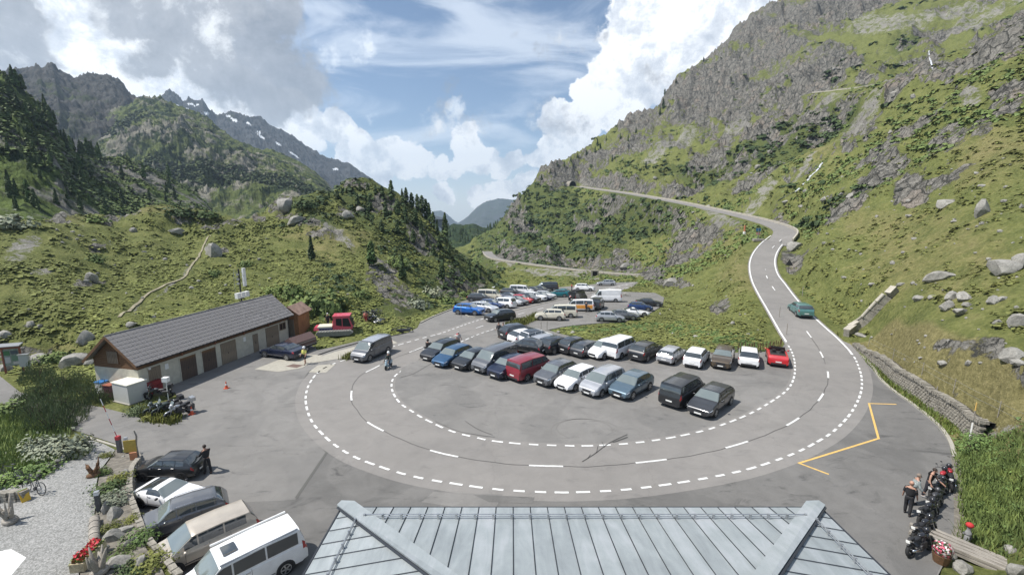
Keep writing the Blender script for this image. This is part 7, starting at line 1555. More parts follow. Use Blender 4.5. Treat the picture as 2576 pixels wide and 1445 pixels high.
vg = [Vector(gg(*p)) for p in [(1290, 815), (1312, 806), (1335, 798), (1345, 800)]]
bmk = MB(); PG = [gg(*p) for p in [(1276, 818), (1300, 808), (1350, 792), (1352, 803), (1320, 816), (1284, 824)]]; bmk.prism([(p[0], p[1]) for p in PG], -1.7, -1.0)
vo = MB(); vo.add([(p[0], p[1], p[2] + .10) for p in PG] + [(p[0], p[1], p[2] - .1) for p in PG], [tuple(range(6))] + [(i, (i + 1) % 6, (i + 1) % 6 + 6, i + 6) for i in range(6)]); tag(vo.obj('grass_verge', M_TERR), kind='structure')
def blades_at(name, pts, n, rad_, h0, h1, m, label, seed):
    rs = np.random.RandomState(seed); V = []
    for k in range(n):
        p = pts[rs.randint(len(pts))]; t = rs.rand(); q = pts[rs.randint(len(pts))]; x, y, z = p[0] * t + q[0] * (1 - t) + rs.normal() * rad_, p[1] * t + q[1] * (1 - t) + rs.normal() * rad_, p[2] * t + q[2] * (1 - t); h = h0 + (h1 - h0) * rs.rand(); a = rs.rand() * 6.3; w = .05; lx, ly = rs.normal() * .2 * h, rs.normal() * .2 * h
        V += [(x - w * math.cos(a), y - w * math.sin(a), z), (x + w * math.cos(a), y + w * math.sin(a), z), (x + lx + w * .4, y + ly, z + h), (x + lx - w * .4, y + ly, z + h)]
    return tag(link(name, np_mesh(name, np.array(V), np.arange(4 * n).reshape(-1, 4), m, False)), label, None, None, 'stuff')
blades_at('verge_weeds', PG, 1200, .15, .2, .6, L_YEL, 'yellow-green weeds on the verge between road and parking bay', 1)
isl = [gp(*p) for p in [(350, 1030), (375, 1052), (400, 1058), (438, 1062), (445, 1050), (420, 1040)]]
blades_at('island_weeds', isl, 1500, .2, .15, .5, L_YEL, 'yellow-green ground plants at the tip of the shrub island', 2)
blades_at('roadside_weeds', [gp(*p) for p in [(872, 902), (890, 898), (905, 893)]], 500, .25, .2, .6, L_YEL, 'tuft of weeds on the concrete strip beside the grey van', 3)
# ------------------------------------------------------------------ trees
GT1 = 'conifers on the crest of the middle hill'
ORD = 'first second third fourth fifth sixth seventh eighth ninth tenth eleventh twelfth thirteenth fourteenth fifteenth sixteenth'.split()
CP = [(985, 505, 50, 0), (1012, 506, 32, 1), (1022, 512, 40, 0), (1036, 522, 38, 2), (1050, 530, 42, 0), (1062, 535, 46, 2), (1072, 545, 48, 0), (1080, 560, 50, 1), (1090, 575, 44, 0), (1100, 590, 40, 3), (962, 498, 30, 2), (945, 490, 26, 0), (925, 480, 22, 2), (905, 480, 22, 0), (880, 486, 24, 2), (1000, 540, 42, 2), (1020, 560, 44, 0),
                     (1045, 570, 46, 2), (970, 545, 40, 0), (1060, 590, 42, 1), (930, 530, 36, 2), (900, 520, 34, 0), (860, 490, 20, 1), (1075, 620, 40, 3), (1040, 610, 36, 2), (1000, 590, 34, 2), (850, 500, 22, 2), (828, 498, 20, 1), (960, 580, 30, 2), (1105, 625, 36, 0), (1130, 640, 34, 3), (1090, 640, 30, 2)]
CP.sort()
for i_, (dx, dy, h, v) in enumerate(CP):
    p = hit(dx, dy, rmin=60); d = p.length; conifer(p - Vector((0, 0, .3)), h * d / 1145 * 1.0, v, '%s pine on the middle hill, %s from its %s end' % ('tall' if h > 40 else 'medium' if h > 28 else 'short', ORD[i_ if i_ < 16 else 31 - i_], 'left' if i_ < 16 else 'right'), GT1)
for dx, dy, h, v, lab in [(785, 656, 60, 3, 'single dark conifer with long shadow standing alone on the knoll'), (1120, 592, 66, 1, 'tall solitary pine on the skyline at the valley gap'), (935, 668, 62, 2, 'bushy bright green pine on the hill edge above the dark cliff'), (1012, 700, 60, 1, 'pine beside the dark cliff face below the middle hill'),
                          (1112, 700, 46, 2, 'low pine on the right shoulder of the middle hill'), (1180, 690, 40, 1, 'pine at the lip of the gorge'), (1208, 700, 30, 3, 'small pine lowest on the gorge edge'), (1385 / 1, 515, 18, 1, 'tiny pine on the rocky right skyline')]:
    p = hit(dx, dy, rmin=55); conifer(p - Vector((0, 0, .2)), h * p.length / 1145, v, lab, None, L_SPR if 'bright' in lab else None)
for dx, dy, h in [(1668, 268, 22), (1660, 285, 18), (1672, 235, 14), (1503, 362, 18), (1510, 370, 14), (1497, 380, 16), (1452, 392, 12), (1436, 402, 14), (1420, 415, 14), (1402, 412, 12), (1384, 432, 12), (1362, 448, 14), (1346, 468, 12), (1330, 488, 14), (1318, 505, 14), (1308, 522, 14), (1300, 540, 16), (1290, 560, 16), (1280, 575, 18), (1268, 590, 18), (1560, 345, 14), (1580, 352, 16), (1540, 402, 16), (1625, 418, 16), (1350, 500, 16), (1372, 510, 14), (1600, 330, 14), (1475, 385, 12), (1700, 205, 10), (1770, 145, 10), (1525, 350, 12), (1250, 608, 16), (1256, 625, 16), (1320, 560, 14), (1400, 560, 14), (1440, 620, 14), (1500, 600, 12), (1750, 470, 16)]:
    p = hit(dx, dy + 4, rmin=120); conifer(p - Vector((0, 0, .3)), h * p.length / 1145, random.choice((0, 1, 3)), 'small conifer on the rocky right-hand mountain edge', 'conifers along the right mountain skyline', small=True)
def hit_ridge(S, dx, dy):
    A, t, Xg, Yg, Z = S; a, e = az_e(dx, dy); i = int(min(max(np.searchsorted(A, a), 1), len(A) - 2)); R_ = np.hypot(Xg[i], Yg[i]); E_ = (Z[i] - H) / R_; ok = np.where(E_ >= e)[0]; k = ok[0] if len(ok) else int(np.argmax(E_)); return Vector((Xg[i, k], Yg[i, k], Z[i, k]))
rs = random.Random(4)
for n_, lst, S, lab, grp, hs in [(105, [(0, 130, 190, 400), (0, 250, 400, 560), (200, 520, 430, 560), (-100, 60, 180, 300), (120, 240, 300, 420)], CLIFF, 'dark spruce on the steep wooded cliff at the left', 'spruces on the left wooded cliff', (18, 34)), (70, [(1125, 1300, 566, 640)], WOODH, 'distant conifer on the wooded hill closing the valley', 'distant conifers in the valley gap', (12, 20))]:
    for k in range(n_):
        x0, x1, y0, y1 = lst[k % len(lst)]; p = hit_ridge(S, rs.uniform(x0, x1), rs.uniform(y0, y1)); conifer(p - Vector((0, 0, .6)), rs.uniform(*hs) * p.length / 1145, rs.choice((0, 1, 1, 3)), lab, grp, small=True, leaf=L_PINE if k % 4 else L_SPR)
# leafy bushes that can be told apart
for dx, dy, w, h, leaf, lab in [(825, 785, 2.9, 3.6, L_ALD, 'large dark green alder bush behind the snow groomer'), (772, 775, 2.2, 2.8, L_ALD, 'green bush right of the garage roof end'), (735, 745, 2.0, 2.6, L_ALD, 'rounded bush behind the antenna mast'), (870, 770, 1.8, 1.8, L_YEL, 'light green bush left of the dark cliff'), (1085, 745, 2.2, 2.4, L_GREY, 'grey-green willow at the cliff foot above the chair stack'), (1125, 762, 2.0, 1.8, L_ALD, 'green willow bush nearest the far parking corner'), (1050, 770, 1.8, 1.9, L_GREY, 'pale willow bush left of the gorge cliff'),
        (1165, 745, 1.8, 1.6, L_ALD, 'green bush by the covered grey car'), (1000, 665, 2.2, 2.2, L_ALD, 'round green bush on top of the dark cliff'), (905, 745, 1.6, 1.4, L_ALD, 'small bush against the left side of the cliff'), (690, 735, 1.6, 1.5, L_ALD, 'low bush left of the mast behind the roof ridge'), (455, 540, 3.4, 2.6, L_PINE, 'broad dark bush on the knoll skyline'), (520, 545, 3.0, 2.2, L_PINE, 'dark bush right of the broad one on the knoll skyline'), (240, 555, 2.2, 1.6, L_ALD, 'green bush on the knoll skyline above the pale slabs'), (30, 568, 3.0, 2.6, L_GREY, 'pale willow at the left foot of the wooded cliff'), (770, 520, 3.2, 2.4, L_PINE, 'dark scrub right of the pale crest outcrop'), (1215, 745, 1.5, 1.3, L_ALD, 'bush beside the white water'), (540, 690, 1.2, 1.2, L_ALD, 'green bush on the slope below the largest boulder'), (240, 655, 1.4, 1.5, L_ALD, 'green bush midway up the left knoll'), (620, 668, 1.4, 1.6, L_ALD, 'green shrub right of the largest boulder')]:
    p = hit(dx, dy, rmin=50); bush(p - Vector((0, 0, .2)), w, h, lab, leaf)
for k, (dx, dy, w, h) in enumerate([(115, 1010, 1.3, 2.2), (150, 985, 1.5, 2.3), (95, 960, 1.2, 2.4), (190, 975, 1.4, 1.8), (225, 1005, 1.5, 1.9), (90, 1060, 1.2, 2.3), (130, 1085, 1.3, 2.2), (165, 1070, 1.3, 2.0), (75, 1015, 1.0, 1.9), (195, 1045, .9, 1.7), (250, 1012, 1.0, 1.3), (120, 1040, 1.3, 2.0), (150, 1040, 1.3, 2.0)]):
    p = hit(dx, dy); t = empty('dwarf_pine', p - Vector((0, 0, .1)), k * 1.3, 'dark upright dwarf pine in the thicket between access path and garage', 'bush', 'dwarf pines beside the access path'); t.scale = (w, w, h); link('needles', UPB[k % 2], t); link('stems', BSTEM, t)
for (px, w, h, leaf, lab) in [((150, 1150), 1.35, 1.3, L_GREY, 'large silver-grey willow bush at the top of the gravel yard'), ((100, 1140), 1.0, 1.2, L_GREY, 'smaller grey willow left of the large silver one'), ((185, 1135), .9, 1.0, L_GREY, 'grey willow bush nearest the access path'), ((285, 1268), .62, .55, L_GREY, 'silvery cushion shrub in the rock garden'), ((275, 1235), .6, .45, L_PINE, 'dark creeping pine in the rock garden'), ((302, 1210), .45, .4, L_YEL, 'yellow-flowered shrub in the rock garden'),
        ((281, 1335), .36, .38, L_YEL, 'small yellow-green conifer ball between rock garden stones'), ((255, 1195), .38, .4, L_ALD, 'green tuft beside the upper driftwood stump'), ((350, 1360), .5, .45, L_BUT, 'green perennial by the lower garden wall'), ((305, 1400), .45, .3, L_ALD, 'green cushion plant near the flower trough'), ((375, 1425), .6, .4, L_YEL, 'flowering shrub at the garden wall near the camper van'), ((330, 1440), .5, .35, L_PINE, 'dark heather clump at the bottom of the rock garden'),
        ((265, 1150), .35, .35, L_YEL, 'small plant below the barrier post'), ((350, 1040), .7, .8, L_JUN, 'dark bush on the island left of the motorcycles'), ((380, 1052), .6, .5, L_YEL, 'low yellowish shrub in front of the motorcycles'), ((335, 1310), .3, .3, L_YEL, 'tuft hanging over the garden wall edge'), ((30, 1215), .8, .6, L_BUT, 'leafy plants on the stone border left of the bicycles'), ((85, 1195), .7, .6, L_BUT, 'leafy plants on the stone border right of the bicycles'), ((15, 1040), 1.1, .9, L_ALD, 'green bush at the left edge beside the access path'), ((2470, 1120), .9, .8, L_BUT, 'bright leafy bush at the foot of the marker pole'), ((140, 905), 1.2, .9, L_ALD, 'bush among the pale boulders left of the garage'), ((262, 985), .6, .5, L_ALD, 'small shrub behind the waste bins')]:
    p = hit(*px); q_ = 1.45 if px[0] < 400 and px[1] > 1180 else 1.2; bush(p, w * q_, h * q_ * .9, lab, leaf)
# ------------------------------------------------------------------ boulders
def rock_mesh(seed, sub=2, sq=1.0):
    rs = random.Random(seed); bm = bmesh.new(); bmesh.ops.create_icosphere(bm, subdivisions=sub, radius=1)
    pl_ = [(Vector((rs.gauss(0, 1), rs.gauss(0, 1), rs.gauss(0, 1))).normalized(), rs.uniform(.55, .85)) for _ in range(11)]
    for v in bm.verts:
        for n, d in pl_:
            k = v.co.dot(n)
            if k > d: v.co -= n * (k - d)
        v.co *= 1 + rs.uniform(-.03, .03)
    me = bpy.data.meshes.new('rock'); bm.to_mesh(me); bm.free(); me.polygons.foreach_set('use_smooth', [True] * len(me.polygons)); me.set_sharp_from_angle(angle=rad(28)); me.materials.append(M_ROCK); return me
def m_rock(name, lo, hi):
    m = bpy.data.materials.new(name); m.use_nodes = True; g = NT(m.node_tree); b = g.n['Principled BSDF']; P = g.new('ShaderNodeNewGeometry').outputs['Position']
    n = g.noise(P, 1.6, 8, .75, .4); n2 = g.noise(P, 9, 5, .8); g.put(b.inputs['Base Color'], g.ramp(g.m('ADD', g.m('MULTIPLY', n, .6), g.m('MULTIPLY', n2, .4)), [(.35, lo), (.65, hi)])); b.inputs['Roughness'].default_value = .92
    bn = g.new('ShaderNodeBump'); bn.inputs['Strength'].default_value = .6; bn.inputs['Distance'].default_value = .08; g.put(bn.inputs['Height'], g.m('ADD', n, n2)); g.put(b.inputs['Normal'], bn.outputs[0]); return m
M_ROCK = m_rock('granite_boulder', (.11, .105, .095), (.41, .395, .355)); M_STONE = m_rock('wall_stone', (.13, .12, .10), (.40, .37, .31))
RK = [rock_mesh(s) for s in range(6)]; RKL = [rock_mesh(s, 1) for s in range(20, 26)]
def boulder(dx, dy, w, label, asp=(1, .8, .75), group=None, rmin=16, sink=.3, v=None, name='boulder', cat='boulder', lo=False):
    w *= .8 if cat == 'stone' else .74 if dx > 2290 else .82; p = hit(dx, dy, rmin=rmin); h = w * asp[2]; sink = .42 if 'outcrop' in label else sink; o = link(name, (RKL if lo else RK)[random.randrange(6) if v is None else v], None, (p.x, p.y, p.z + h * (.5 - sink) * .8), (random.uniform(-.3, .3), random.uniform(-.3, .3), random.uniform(0, 6.28))); o.scale = (w / 2, w / 2 * asp[1], h / 2 * 1.1); return tag(o, label, cat, group)
for a in [(540, 640, 4.6, 'largest boulder on the knoll, pale with a white scar beside the footpath', (1, .8, .9)), (233, 706, 2.0, 'rounded grey boulder halfway up the left knoll', (1, .8, 1.1)), (443, 586, 4.4, 'angular pale boulder high on the knoll', (1, .7, .5)), (336, 583, 2.0, 'small square boulder left of the angular pale one', (1, .8, .8)), (218, 858, 2.4, 'dark boulder with flat top left of the garage gable', (1, .8, .9)), (76, 818, 1.3, 'small grey boulder in the meadow at far left'), (10, 850, 2.0, 'pale boulder at the left edge of the meadow'), (330, 820, 1.8, 'dark low boulder behind the garage roof', (1, .8, .6)), (100, 822, .9, 'little pale stone right of the small meadow boulder'),
          (190, 918, 3.4, 'large fissured pale boulder left of the garage gable', (1, .8, .6)), (105, 905, 2.6, 'broad pale boulder behind the dwarf pine thicket', (1, .8, .5)), (235, 912, 2.2, 'grey boulder touching the garage gable shrubs', (1, .8, .7)), (15, 930, 2.2, 'brown flat boulder behind the information board', (1, .7, .5)), (1995, 628, 5.4, 'big leaning boulder on the inside of the upper right bend', (1, .7, .7)), (2378, 518, 4.6, 'long pale boulder high on the right slope', (1, .7, .5)), (2471, 540, 2.6, 'tall narrow boulder standing on the right slope', (.7, .6, 1.5)), (2418, 788, 2.6, 'flat grey slab boulder in the lower right meadow', (1, .6, .35)),
          (2526, 680, 4.2, 'large tilted slab near the right edge', (1, .8, .6)), (2362, 700, 4.6, 'long low rock slab in the right meadow', (1, .5, .35)), (2384, 776, 2.0, 'square boulder left of the flat slab', (1, .8, .8)), (2425, 752, 2.4, 'wedge boulder above the flat slab', (1, .7, .6)), (2394, 750, 2.0, 'boulder left of the wedge boulder', (1, .8, .7)), (2310, 754, 1.5, 'boulder just right of the upper end of the long stone wall', (1, .7, .7)), (2565, 672, 2.0, 'standing boulder at the right edge', (.7, .7, 1.2)), (2560, 820, 1.8, 'pointed boulder low at the right edge', (.8, .7, 1.0)), (2545, 900, 2.2, 'grey boulder above the dark outcrop at the right edge'), (2165, 845, 2.2, 'flat pale slab beside the lower end of the long wall', (1, .5, .3)),
          (1575, 746, 3.0, 'pale rock outcrop behind the far right bay', (1, .8, .6)), (1690, 712, 6.0, 'broad pale rock outcrop on the slope above the far right bay', (1, .8, .5)), (1572, 674, 6.5, 'large pale outcrop above the lower mountain road', (1, .7, .7)), (720, 520, 9.0, 'domed pale outcrop on the crest left of the middle hill', (1, .7, .55)), (745, 555, 6.5, 'lower pale outcrop beneath the domed one', (1, .7, .4)), (875, 545, 5.5, 'grey rounded outcrop in the scrub of the middle hill', (1, .7, .7)), (905, 528, 4.0, 'pale knob above the grey rounded outcrop', (1, .8, .7)), (2210, 780, 1.2, 'dark boulder just above the long diagonal wall'), (2500, 760, 1.6, 'pale round boulder right of the wedge boulder'), (1480, 862, .8, 'pale stone in the grass before the white vans', (1, .8, .5)),
          (1405, 836, .9, 'pale stone at the left grass tip', (1, .8, .5)), (1440, 838, 1.1, 'squared pale stone in the grass beside the butterbur', (1, .8, .6))]:
    boulder(*a[:4], asp=a[4] if len(a) > 4 else (1, .8, .75))
rs = random.Random(9)
for n_, (x0, x1, y0, y1), lab, grp, s0, s1 in [(120, (2060, 2590, 380, 930), 'small grey boulder strewn on the right-hand grass slope', 'small boulders strewn on the right slope', .4, 1.5), (60, (0, 1000, 570, 800), 'small pale rock among the hummocks of the left knoll', 'small rocks among the knoll hummocks', .5, 1.5), (40, (1650, 1930, 590, 850), 'pale stone in the grass inside the right-hand bend', 'stones in the grass inside the bend', .3, 1.0), (60, (1400, 2300, 150, 560), 'rock lying on the upper mountain side', 'rocks on the upper mountain side', 1.5, 4.0)]:
    k = 0
    while k < n_:
        dx, dy = rs.uniform(x0, x1), rs.uniform(y0, y1)
        if x0 == 2060 and dx < 2060 + max(0, (dy - 600)) * .5: continue
        p = hit(dx, dy, rmin=40)
        if pip(PAVED, np.array([p.x]), np.array([p.y]))[0] or min((Vector((c.x, c.y)) - Vector((p.x, p.y))).length for c in cu + UP_ROAD + LO_ROAD) < 5: k += .2; continue
        w = s0 + (s1 - s0) * rs.random() ** 2.5; boulder(dx, dy, w, lab, (1, rs.uniform(.6, 1), rs.uniform(.45, .9)), grp, rmin=40, lo=True, name='rock'); k += 1
# ------------------------------------------------------------------ footpath on the knoll
pp = resample(crom([Vector(hit(*p, rmin=50)) for p in [(300, 798), (330, 778), (365, 745), (400, 725), (440, 708), (470, 690), (482, 668), (495, 652), (507, 632), (515, 612), (530, 592)]], 6), .8)
pv = []
for p, a, c_ in zip(pp, offset(pp, .17), offset(pp, -.17)): pv += [(a.x, a.y, float(tz(a.x, a.y)) + .04), (p.x, p.y, float(tz(p.x, p.y)) + .09), (c_.x, c_.y, float(tz(c_.x, c_.y)) + .12)]
b = MB(); b.add(pv, [f for i in range(len(pp) - 1) for f in ((3 * i, 3 * i + 3, 3 * i + 4, 3 * i + 1), (3 * i + 1, 3 * i + 4, 3 * i + 5, 3 * i + 2))]); tag(b.obj('footpath', mat('pale_path_dirt', (.24, .215, .145), .95, var=.5, scale=1.5)), kind='structure')
# ------------------------------------------------------------------ dry stone wall on the right
WL = resample(crom([Vector((*hit(*p)[:2], 0)) for p in [(2148, 872), (2200, 918), (2260, 968), (2330, 1018), (2400, 1062), (2470, 1108)]], 8), .30)
dw = empty('dry_stone_wall', (WL[0].x, WL[0].y, 0), 0, 'long dry stone retaining wall of grey-brown stones right of the road bend', 'wall'); O = Vector((WL[0].x, WL[0].y, 0))
def wh(i): return .45 + .95 * min(1, i / (len(WL) * .35))
inner = offset(WL, -.32); side_ = 1 if (Vector((inner[5].x, inner[5].y)).length > Vector((WL[5].x, WL[5].y)).length) else -1; inner = offset(WL, -.32 * side_)
z0s = [float(tz(p.x, p.y)) - .15 for p in WL]
b = MB(); v = []
for i, (a, c_) in enumerate(zip(offset(WL, -.10 * side_), offset(WL, -.6 * side_))): v += [(a.x - O.x, a.y - O.y, z0s[i] - .2), (a.x - O.x, a.y - O.y, z0s[i] + wh(i)), (c_.x - O.x, c_.y - O.y, z0s[i] + wh(i)), (c_.x - O.x, c_.y - O.y, z0s[i] - .2)]
b.add(v, [(4 * i + k, 4 * i + 4 + k, 4 * i + 4 + (k + 1) % 4, 4 * i + (k + 1) % 4) for i in range(len(WL) - 1) for k in range(4)]); b.obj('core', mat('earth_joint', (.05, .045, .035), .95), dw)
SM = []
for s in range(5):
    rs2 = random.Random(s); b = MB(); b.box((0, 0, 0), (1, 1, 1)); b.v = [(x * rs2.uniform(.78, 1), y * rs2.uniform(.8, 1), z * rs2.uniform(.75, 1)) for x, y, z in b.v]; SM.append(b.mesh('stone', M_STONE))
cnt = 0; rest = MB()
for i in range(len(WL) - 1):
    d = (WL[i + 1] - WL[i]).normalized(); a = math.atan2(d.y, d.x); nc = int((wh(i) + .15) / .20) + 1
    for k in range(nc):
        top = k == nc - 1; sx, sy, sz = (.26 + random.uniform(-.03, .05), .30, .17) if not top else (.14, .5, .26); z_ = z0s[i] + .05 + k * .20
        for q in range(2 if top else 1):
            p = WL[i] + d * (.15 + (k % 2) * .15 + q * .15 - (.07 if top else 0)); loc = Vector((p.x - O.x, p.y - O.y, z_ + (random.uniform(0, .08) if top else 0))); rot = (random.uniform(-.08, .08), random.uniform(-.15, .15), a + random.uniform(-.12, .12))
            me = random.choice(SM)
            if cnt < 298: o = link('stone', me, dw, loc, rot); o.scale = (sx, sy, sz); cnt += 1
            else: M4 = Matrix.LocRotScale(loc, __import__('mathutils').Euler(rot), (sx, sy, sz)); rest.add([M4 @ v.co for v in me.vertices], [tuple(f.vertices) for f in me.polygons])
o = rest.obj('stones', M_STONE, dw); o['kind'] = 'stuff'
# long diagonal wall up the slope
DL = resample(crom([Vector(hit(*p)) for p in [(2128, 846), (2150, 830), (2180, 812), (2215, 775), (2245, 745), (2268, 722)]], 6), 1.1)
sw_ = empty('slope_wall', DL[0], 0, 'long narrow masonry wall running diagonally up the right slope', 'wall')
for i, (p, q) in enumerate(zip(DL, DL[1:])):
    d = q - p; L = d.length; a = math.atan2(d.y, d.x); m_ = (p + q) / 2 - DL[0]; b = MB(); b.box((0, 0, .25), (L - .02, .55, 1.1)); b.obj('masonry_block', M_STONE, sw_, loc=m_, rot=(0, -math.atan2(d.z, math.hypot(d.x, d.y)), a))
    b = MB(); b.box((0, 0, .85), (L - .03, .68, .12)); b.obj('coping_stone', mat('coping', (.40, .37, .31), .9, var=.25, scale=2), sw_, loc=m_, rot=(0, -math.atan2(d.z, math.hypot(d.x, d.y)), a))
# wire fence above the wall, marker poles
fp = [Vector(hit(*p)) for p in [(2184, 872), (2245, 904), (2318, 943), (2397, 988), (2509, 1049), (2600, 1095)]]; fe = empty('wire_fence', fp[0], 0, 'thin wire fence on slim posts above the dry stone wall', 'fence')
for i, p in enumerate(fp): b = MB(); b.cyl((0, 0, -.2), (.05, 0, 1.1), .025, n=5); b.obj('post', M_GREYW, fe, loc=p - fp[0])
for z_ in (.55, 1.0):
    for p, q in zip(fp, fp[1:]): b = MB(); b.tube([p - fp[0] + Vector((0, 0, z_)), (p + q) / 2 - fp[0] + Vector((0, 0, z_ - .05)), q - fp[0] + Vector((0, 0, z_))], .006, 3); b.obj('wire', M_STEEL, fe)
def pole(px, h, lab, parts, r_=.035, zfun=hit):
    p = Vector(zfun(*px)); t = empty('marker_pole', p, 0, lab, 'pole')
    for a, c_, m_ in parts: b = MB(); b.cyl((0, 0, h * a), (0, 0, h * c_), r_ * (1.6 if m_ is M_WHITE else 1), n=7); b.obj('band' if (a, c_) != (0, 1) else 'pole', m_, t)
    return t
pole((2440, 1103), 2.5, 'yellow and white snow marker pole in front of the dry stone wall', [(0, .45, M_WHITE), (.45, .78, M_GREYW), (.78, 1, M_YEL)]); pole((2350, 1022), 1.6, 'thin wooden stake against the dry stone wall', [(0, 1, M_GREYW)])
for px, lab in [((1872, 592), 'orange and white marker beacon on the slope beside the upper bend'), ((1960, 800), 'slim guide post left of the climbing road'), ((2018, 745), 'slim guide post right of the climbing road'), ((1978, 845), 'thin stake by the grass corner near the red convertible')]: pole(px, 1.5 if 'beacon' not in lab else 2.6, lab, [(0, 1, M_GREYW)] if 'beacon' not in lab else [(0, .4, M_WHITE), (.4, 1, mat('beacon_orange', (.45, .16, .08), .6))], .04 if 'beacon' not in lab else .22)
for (px, lab) in [((1160, 800), 'tall thin lamp-like pole left of the bright blue car'), ((1361, 832), 'thin stake at the grass tip beside the liftback'), ((1376, 830), 'second thin stake at the grass tip')]: pole(px, 2.6 if 'tall' in lab else 1.2, lab, [(0, 1, M_GREYW)], zfun=gg)
t = empty('road_sign', hit(1983, 686), rad(-110), 'triangular road sign seen from its dark back beside the climbing road', 'sign'); b = MB(); b.cyl((0, 0, 0), (0, 0, 1.6), .04, n=6); b.obj('post', M_DARKM, t); b = MB(); b.add([(-.02, -.6, 1.3), (-.02, .6, 1.3), (-.02, 0, 2.35), (.02, -.6, 1.3), (.02, .6, 1.3), (.02, 0, 2.35)], [(0, 1, 2), (5, 4, 3), (0, 3, 4, 1), (1, 4, 5, 2), (2, 5, 3, 0)]); b.obj('plate', M_DARKM, t)
t = empty('road_sign', hit(1906, 606), rad(-100), 'blue sign above a red-white one left of the upper bend', 'sign'); b = MB(); b.cyl((0, 0, 0), (0, 0, 3.0), .05, n=6); b.obj('post', M_STEEL, t)
b = MB(); b.box((-.05, 0, 2.6), (.04, 1.0, .7)); b.obj('blue_plate', mat('sign_blue', (.03, .12, .22), .5), t); b = MB(); b.box((-.05, 0, 1.7), (.04, .9, .5)); b.obj('red_plate', mat('sign_red', (.4, .2, .17), .5), t); b = MB(); b.box((.3, 0, .3), (1.4, 2.2, .5)); b.obj('base_block', M_GREYW, t)
# wooden pale fence behind the red convertible
PF = resample(crom([Vector(gg(*p)) for p in [(1862, 882), (1900, 884), (1940, 882), (1972, 874)]], 4), .32); pf = empty('paling_fence', PF[0], 0, 'short row of weathered upright pales behind the red convertible', 'fence')
for k, p in enumerate(PF): b = MB(); b.box((0, 0, .38), (.07, .05, .8 + .25 * (k % 3) / 2)); b.obj('pale', M_LARCHV, pf, loc=p - PF[0] + Vector((0, .4, 0)), rot=(random.uniform(-.12, .12), random.uniform(-.12, .12), .3))
# guard walls, tunnel mouth and culvert on the mountain roads
def rail(name, P, label, m_, h=.55, step=5.0, cat='guard rail'):
    t = empty(name, P[0], 0, label, cat); Q_ = resample(P, step)
    for p, q in zip(Q_, Q_[1:]):
        d = q - p; b = MB(); b.box((0, 0, h * .5), (d.length - .15, .30, h)); b.obj('rail_section', m_, t, loc=(p + q) / 2 - P[0], rot=(0, -math.atan2(d.z, math.hypot(d.x, d.y)), math.atan2(d.y, d.x)))
GW = mat('pale_guard_wall', (.40, .37, .31), .9, var=.2)
fr_u = upA if (upA[20].length < upB[20].length) else upB; fr_l = loA if (loA[20].length < loB[20].length) else loB
rail('guard_wall', [p + Vector((0, 0, -.05)) for p in fr_u[6:]], 'pale guard wall along the valley side of the upper mountain road', GW, .6, 4.5); rail('guard_wall', [p + Vector((0, 0, -.05)) for p in fr_l], 'pale guard wall along the lower mountain road above the far parking', GW, .7, 4.5)
hr = HR; A_, B_ = flatroad('high_road', hr, 2.2)
fr_h = A_ if A_[8].length < B_[8].length else B_; rail('guard_wall', [p + Vector((0, 0, -.1)) for p in fr_h], 'short pale wall of the high road ledge near the waterfall', GW, .6, 6)
e_ = UP_ROAD[-1]; d = (UP_ROAD[-1] - UP_ROAD[-4]).normalized(); t = empty('tunnel_portal', e_ + d * 3, math.atan2(d.y, d.x), 'dark arched tunnel mouth where the upper road meets the crag', 'tunnel')
b = MB(); ar = [(3.4 * math.cos(a), 4.2 * math.sin(a)) for a in [math.pi * i / 12 for i in range(13)]]; ai = [(2.9 * math.cos(a), 3.7 * math.sin(a)) for a in [math.pi * i / 12 for i in range(13)]]
b.add([(0, y, z) for y, z in ar] + [(0, y, z) for y, z in ai] + [(6, y, z) for y, z in ar], [(i, i + 1, 14 + i, 13 + i) for i in range(12)] + [(i, 26 + i, 27 + i, i + 1) for i in range(12)]); b.obj('arch', M_STONE, t)
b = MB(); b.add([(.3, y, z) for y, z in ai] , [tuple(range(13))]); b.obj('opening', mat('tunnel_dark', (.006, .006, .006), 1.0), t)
p = hit(1496, 694, rmin=100); t = empty('culvert', p, rad(-95), 'small dark culvert opening in the scree below the lower road', 'culvert'); b = MB(); b.box((0, 0, .8), (1.5, 2.4, 2.4)); b.obj('head_wall', M_STONE, t); b = MB(); b.box((.76, 0, .8), (.03, 1.5, 1.7)); b.obj('opening', mat('tunnel_dark', (0, 0, 0)), t)
# ------------------------------------------------------------------ white water
def water(name, pts, w, label, rmin=60, lift=.4):
    m = mat('white_water', (.50, .52, .54), .5, var=.45, bump=.5, scale=2.0); P = crom([Vector(hit(*p, rmin=rmin)) for p in pts], 6); b = MB(); v = []
    for i, p in enumerate(P):
        ww = w * random.uniform(.5, 1.3); r = Vector((p.y, -p.x, 0)).normalized(); n = Vector((-p.x, -p.y, 0)).normalized() * lift * .5 + Vector((0, 0, lift)); j = r * random.uniform(-.3, .3) * w; v += [p + n + j - r * ww / 2, p + n * 1.25 + j, p + n + j + r * ww / 2]
    b.add(v, [f for i in range(len(P) - 1) for f in ((3 * i, 3 * i + 3, 3 * i + 4, 3 * i + 1), (3 * i + 1, 3 * i + 4, 3 * i + 5, 3 * i + 2))]); return tag(b.obj(name, m, smooth=True), kind='structure')
water('stream', [(2068, 412), (2058, 428), (2040, 445), (2030, 458), (2018, 468)], .45, ''); water('stream', [(2012, 476), (2000, 485), (1985, 492), (1965, 502), (1955, 508)], .6, '')
water('waterfall', [(2336, 112), (2337, 128), (2338, 145), (2342, 160), (2346, 178)], .35, '', lift=.2); water('river', [(1248, 716), (1242, 722), (1237, 730), (1230, 741)], .9, '', lift=.15)
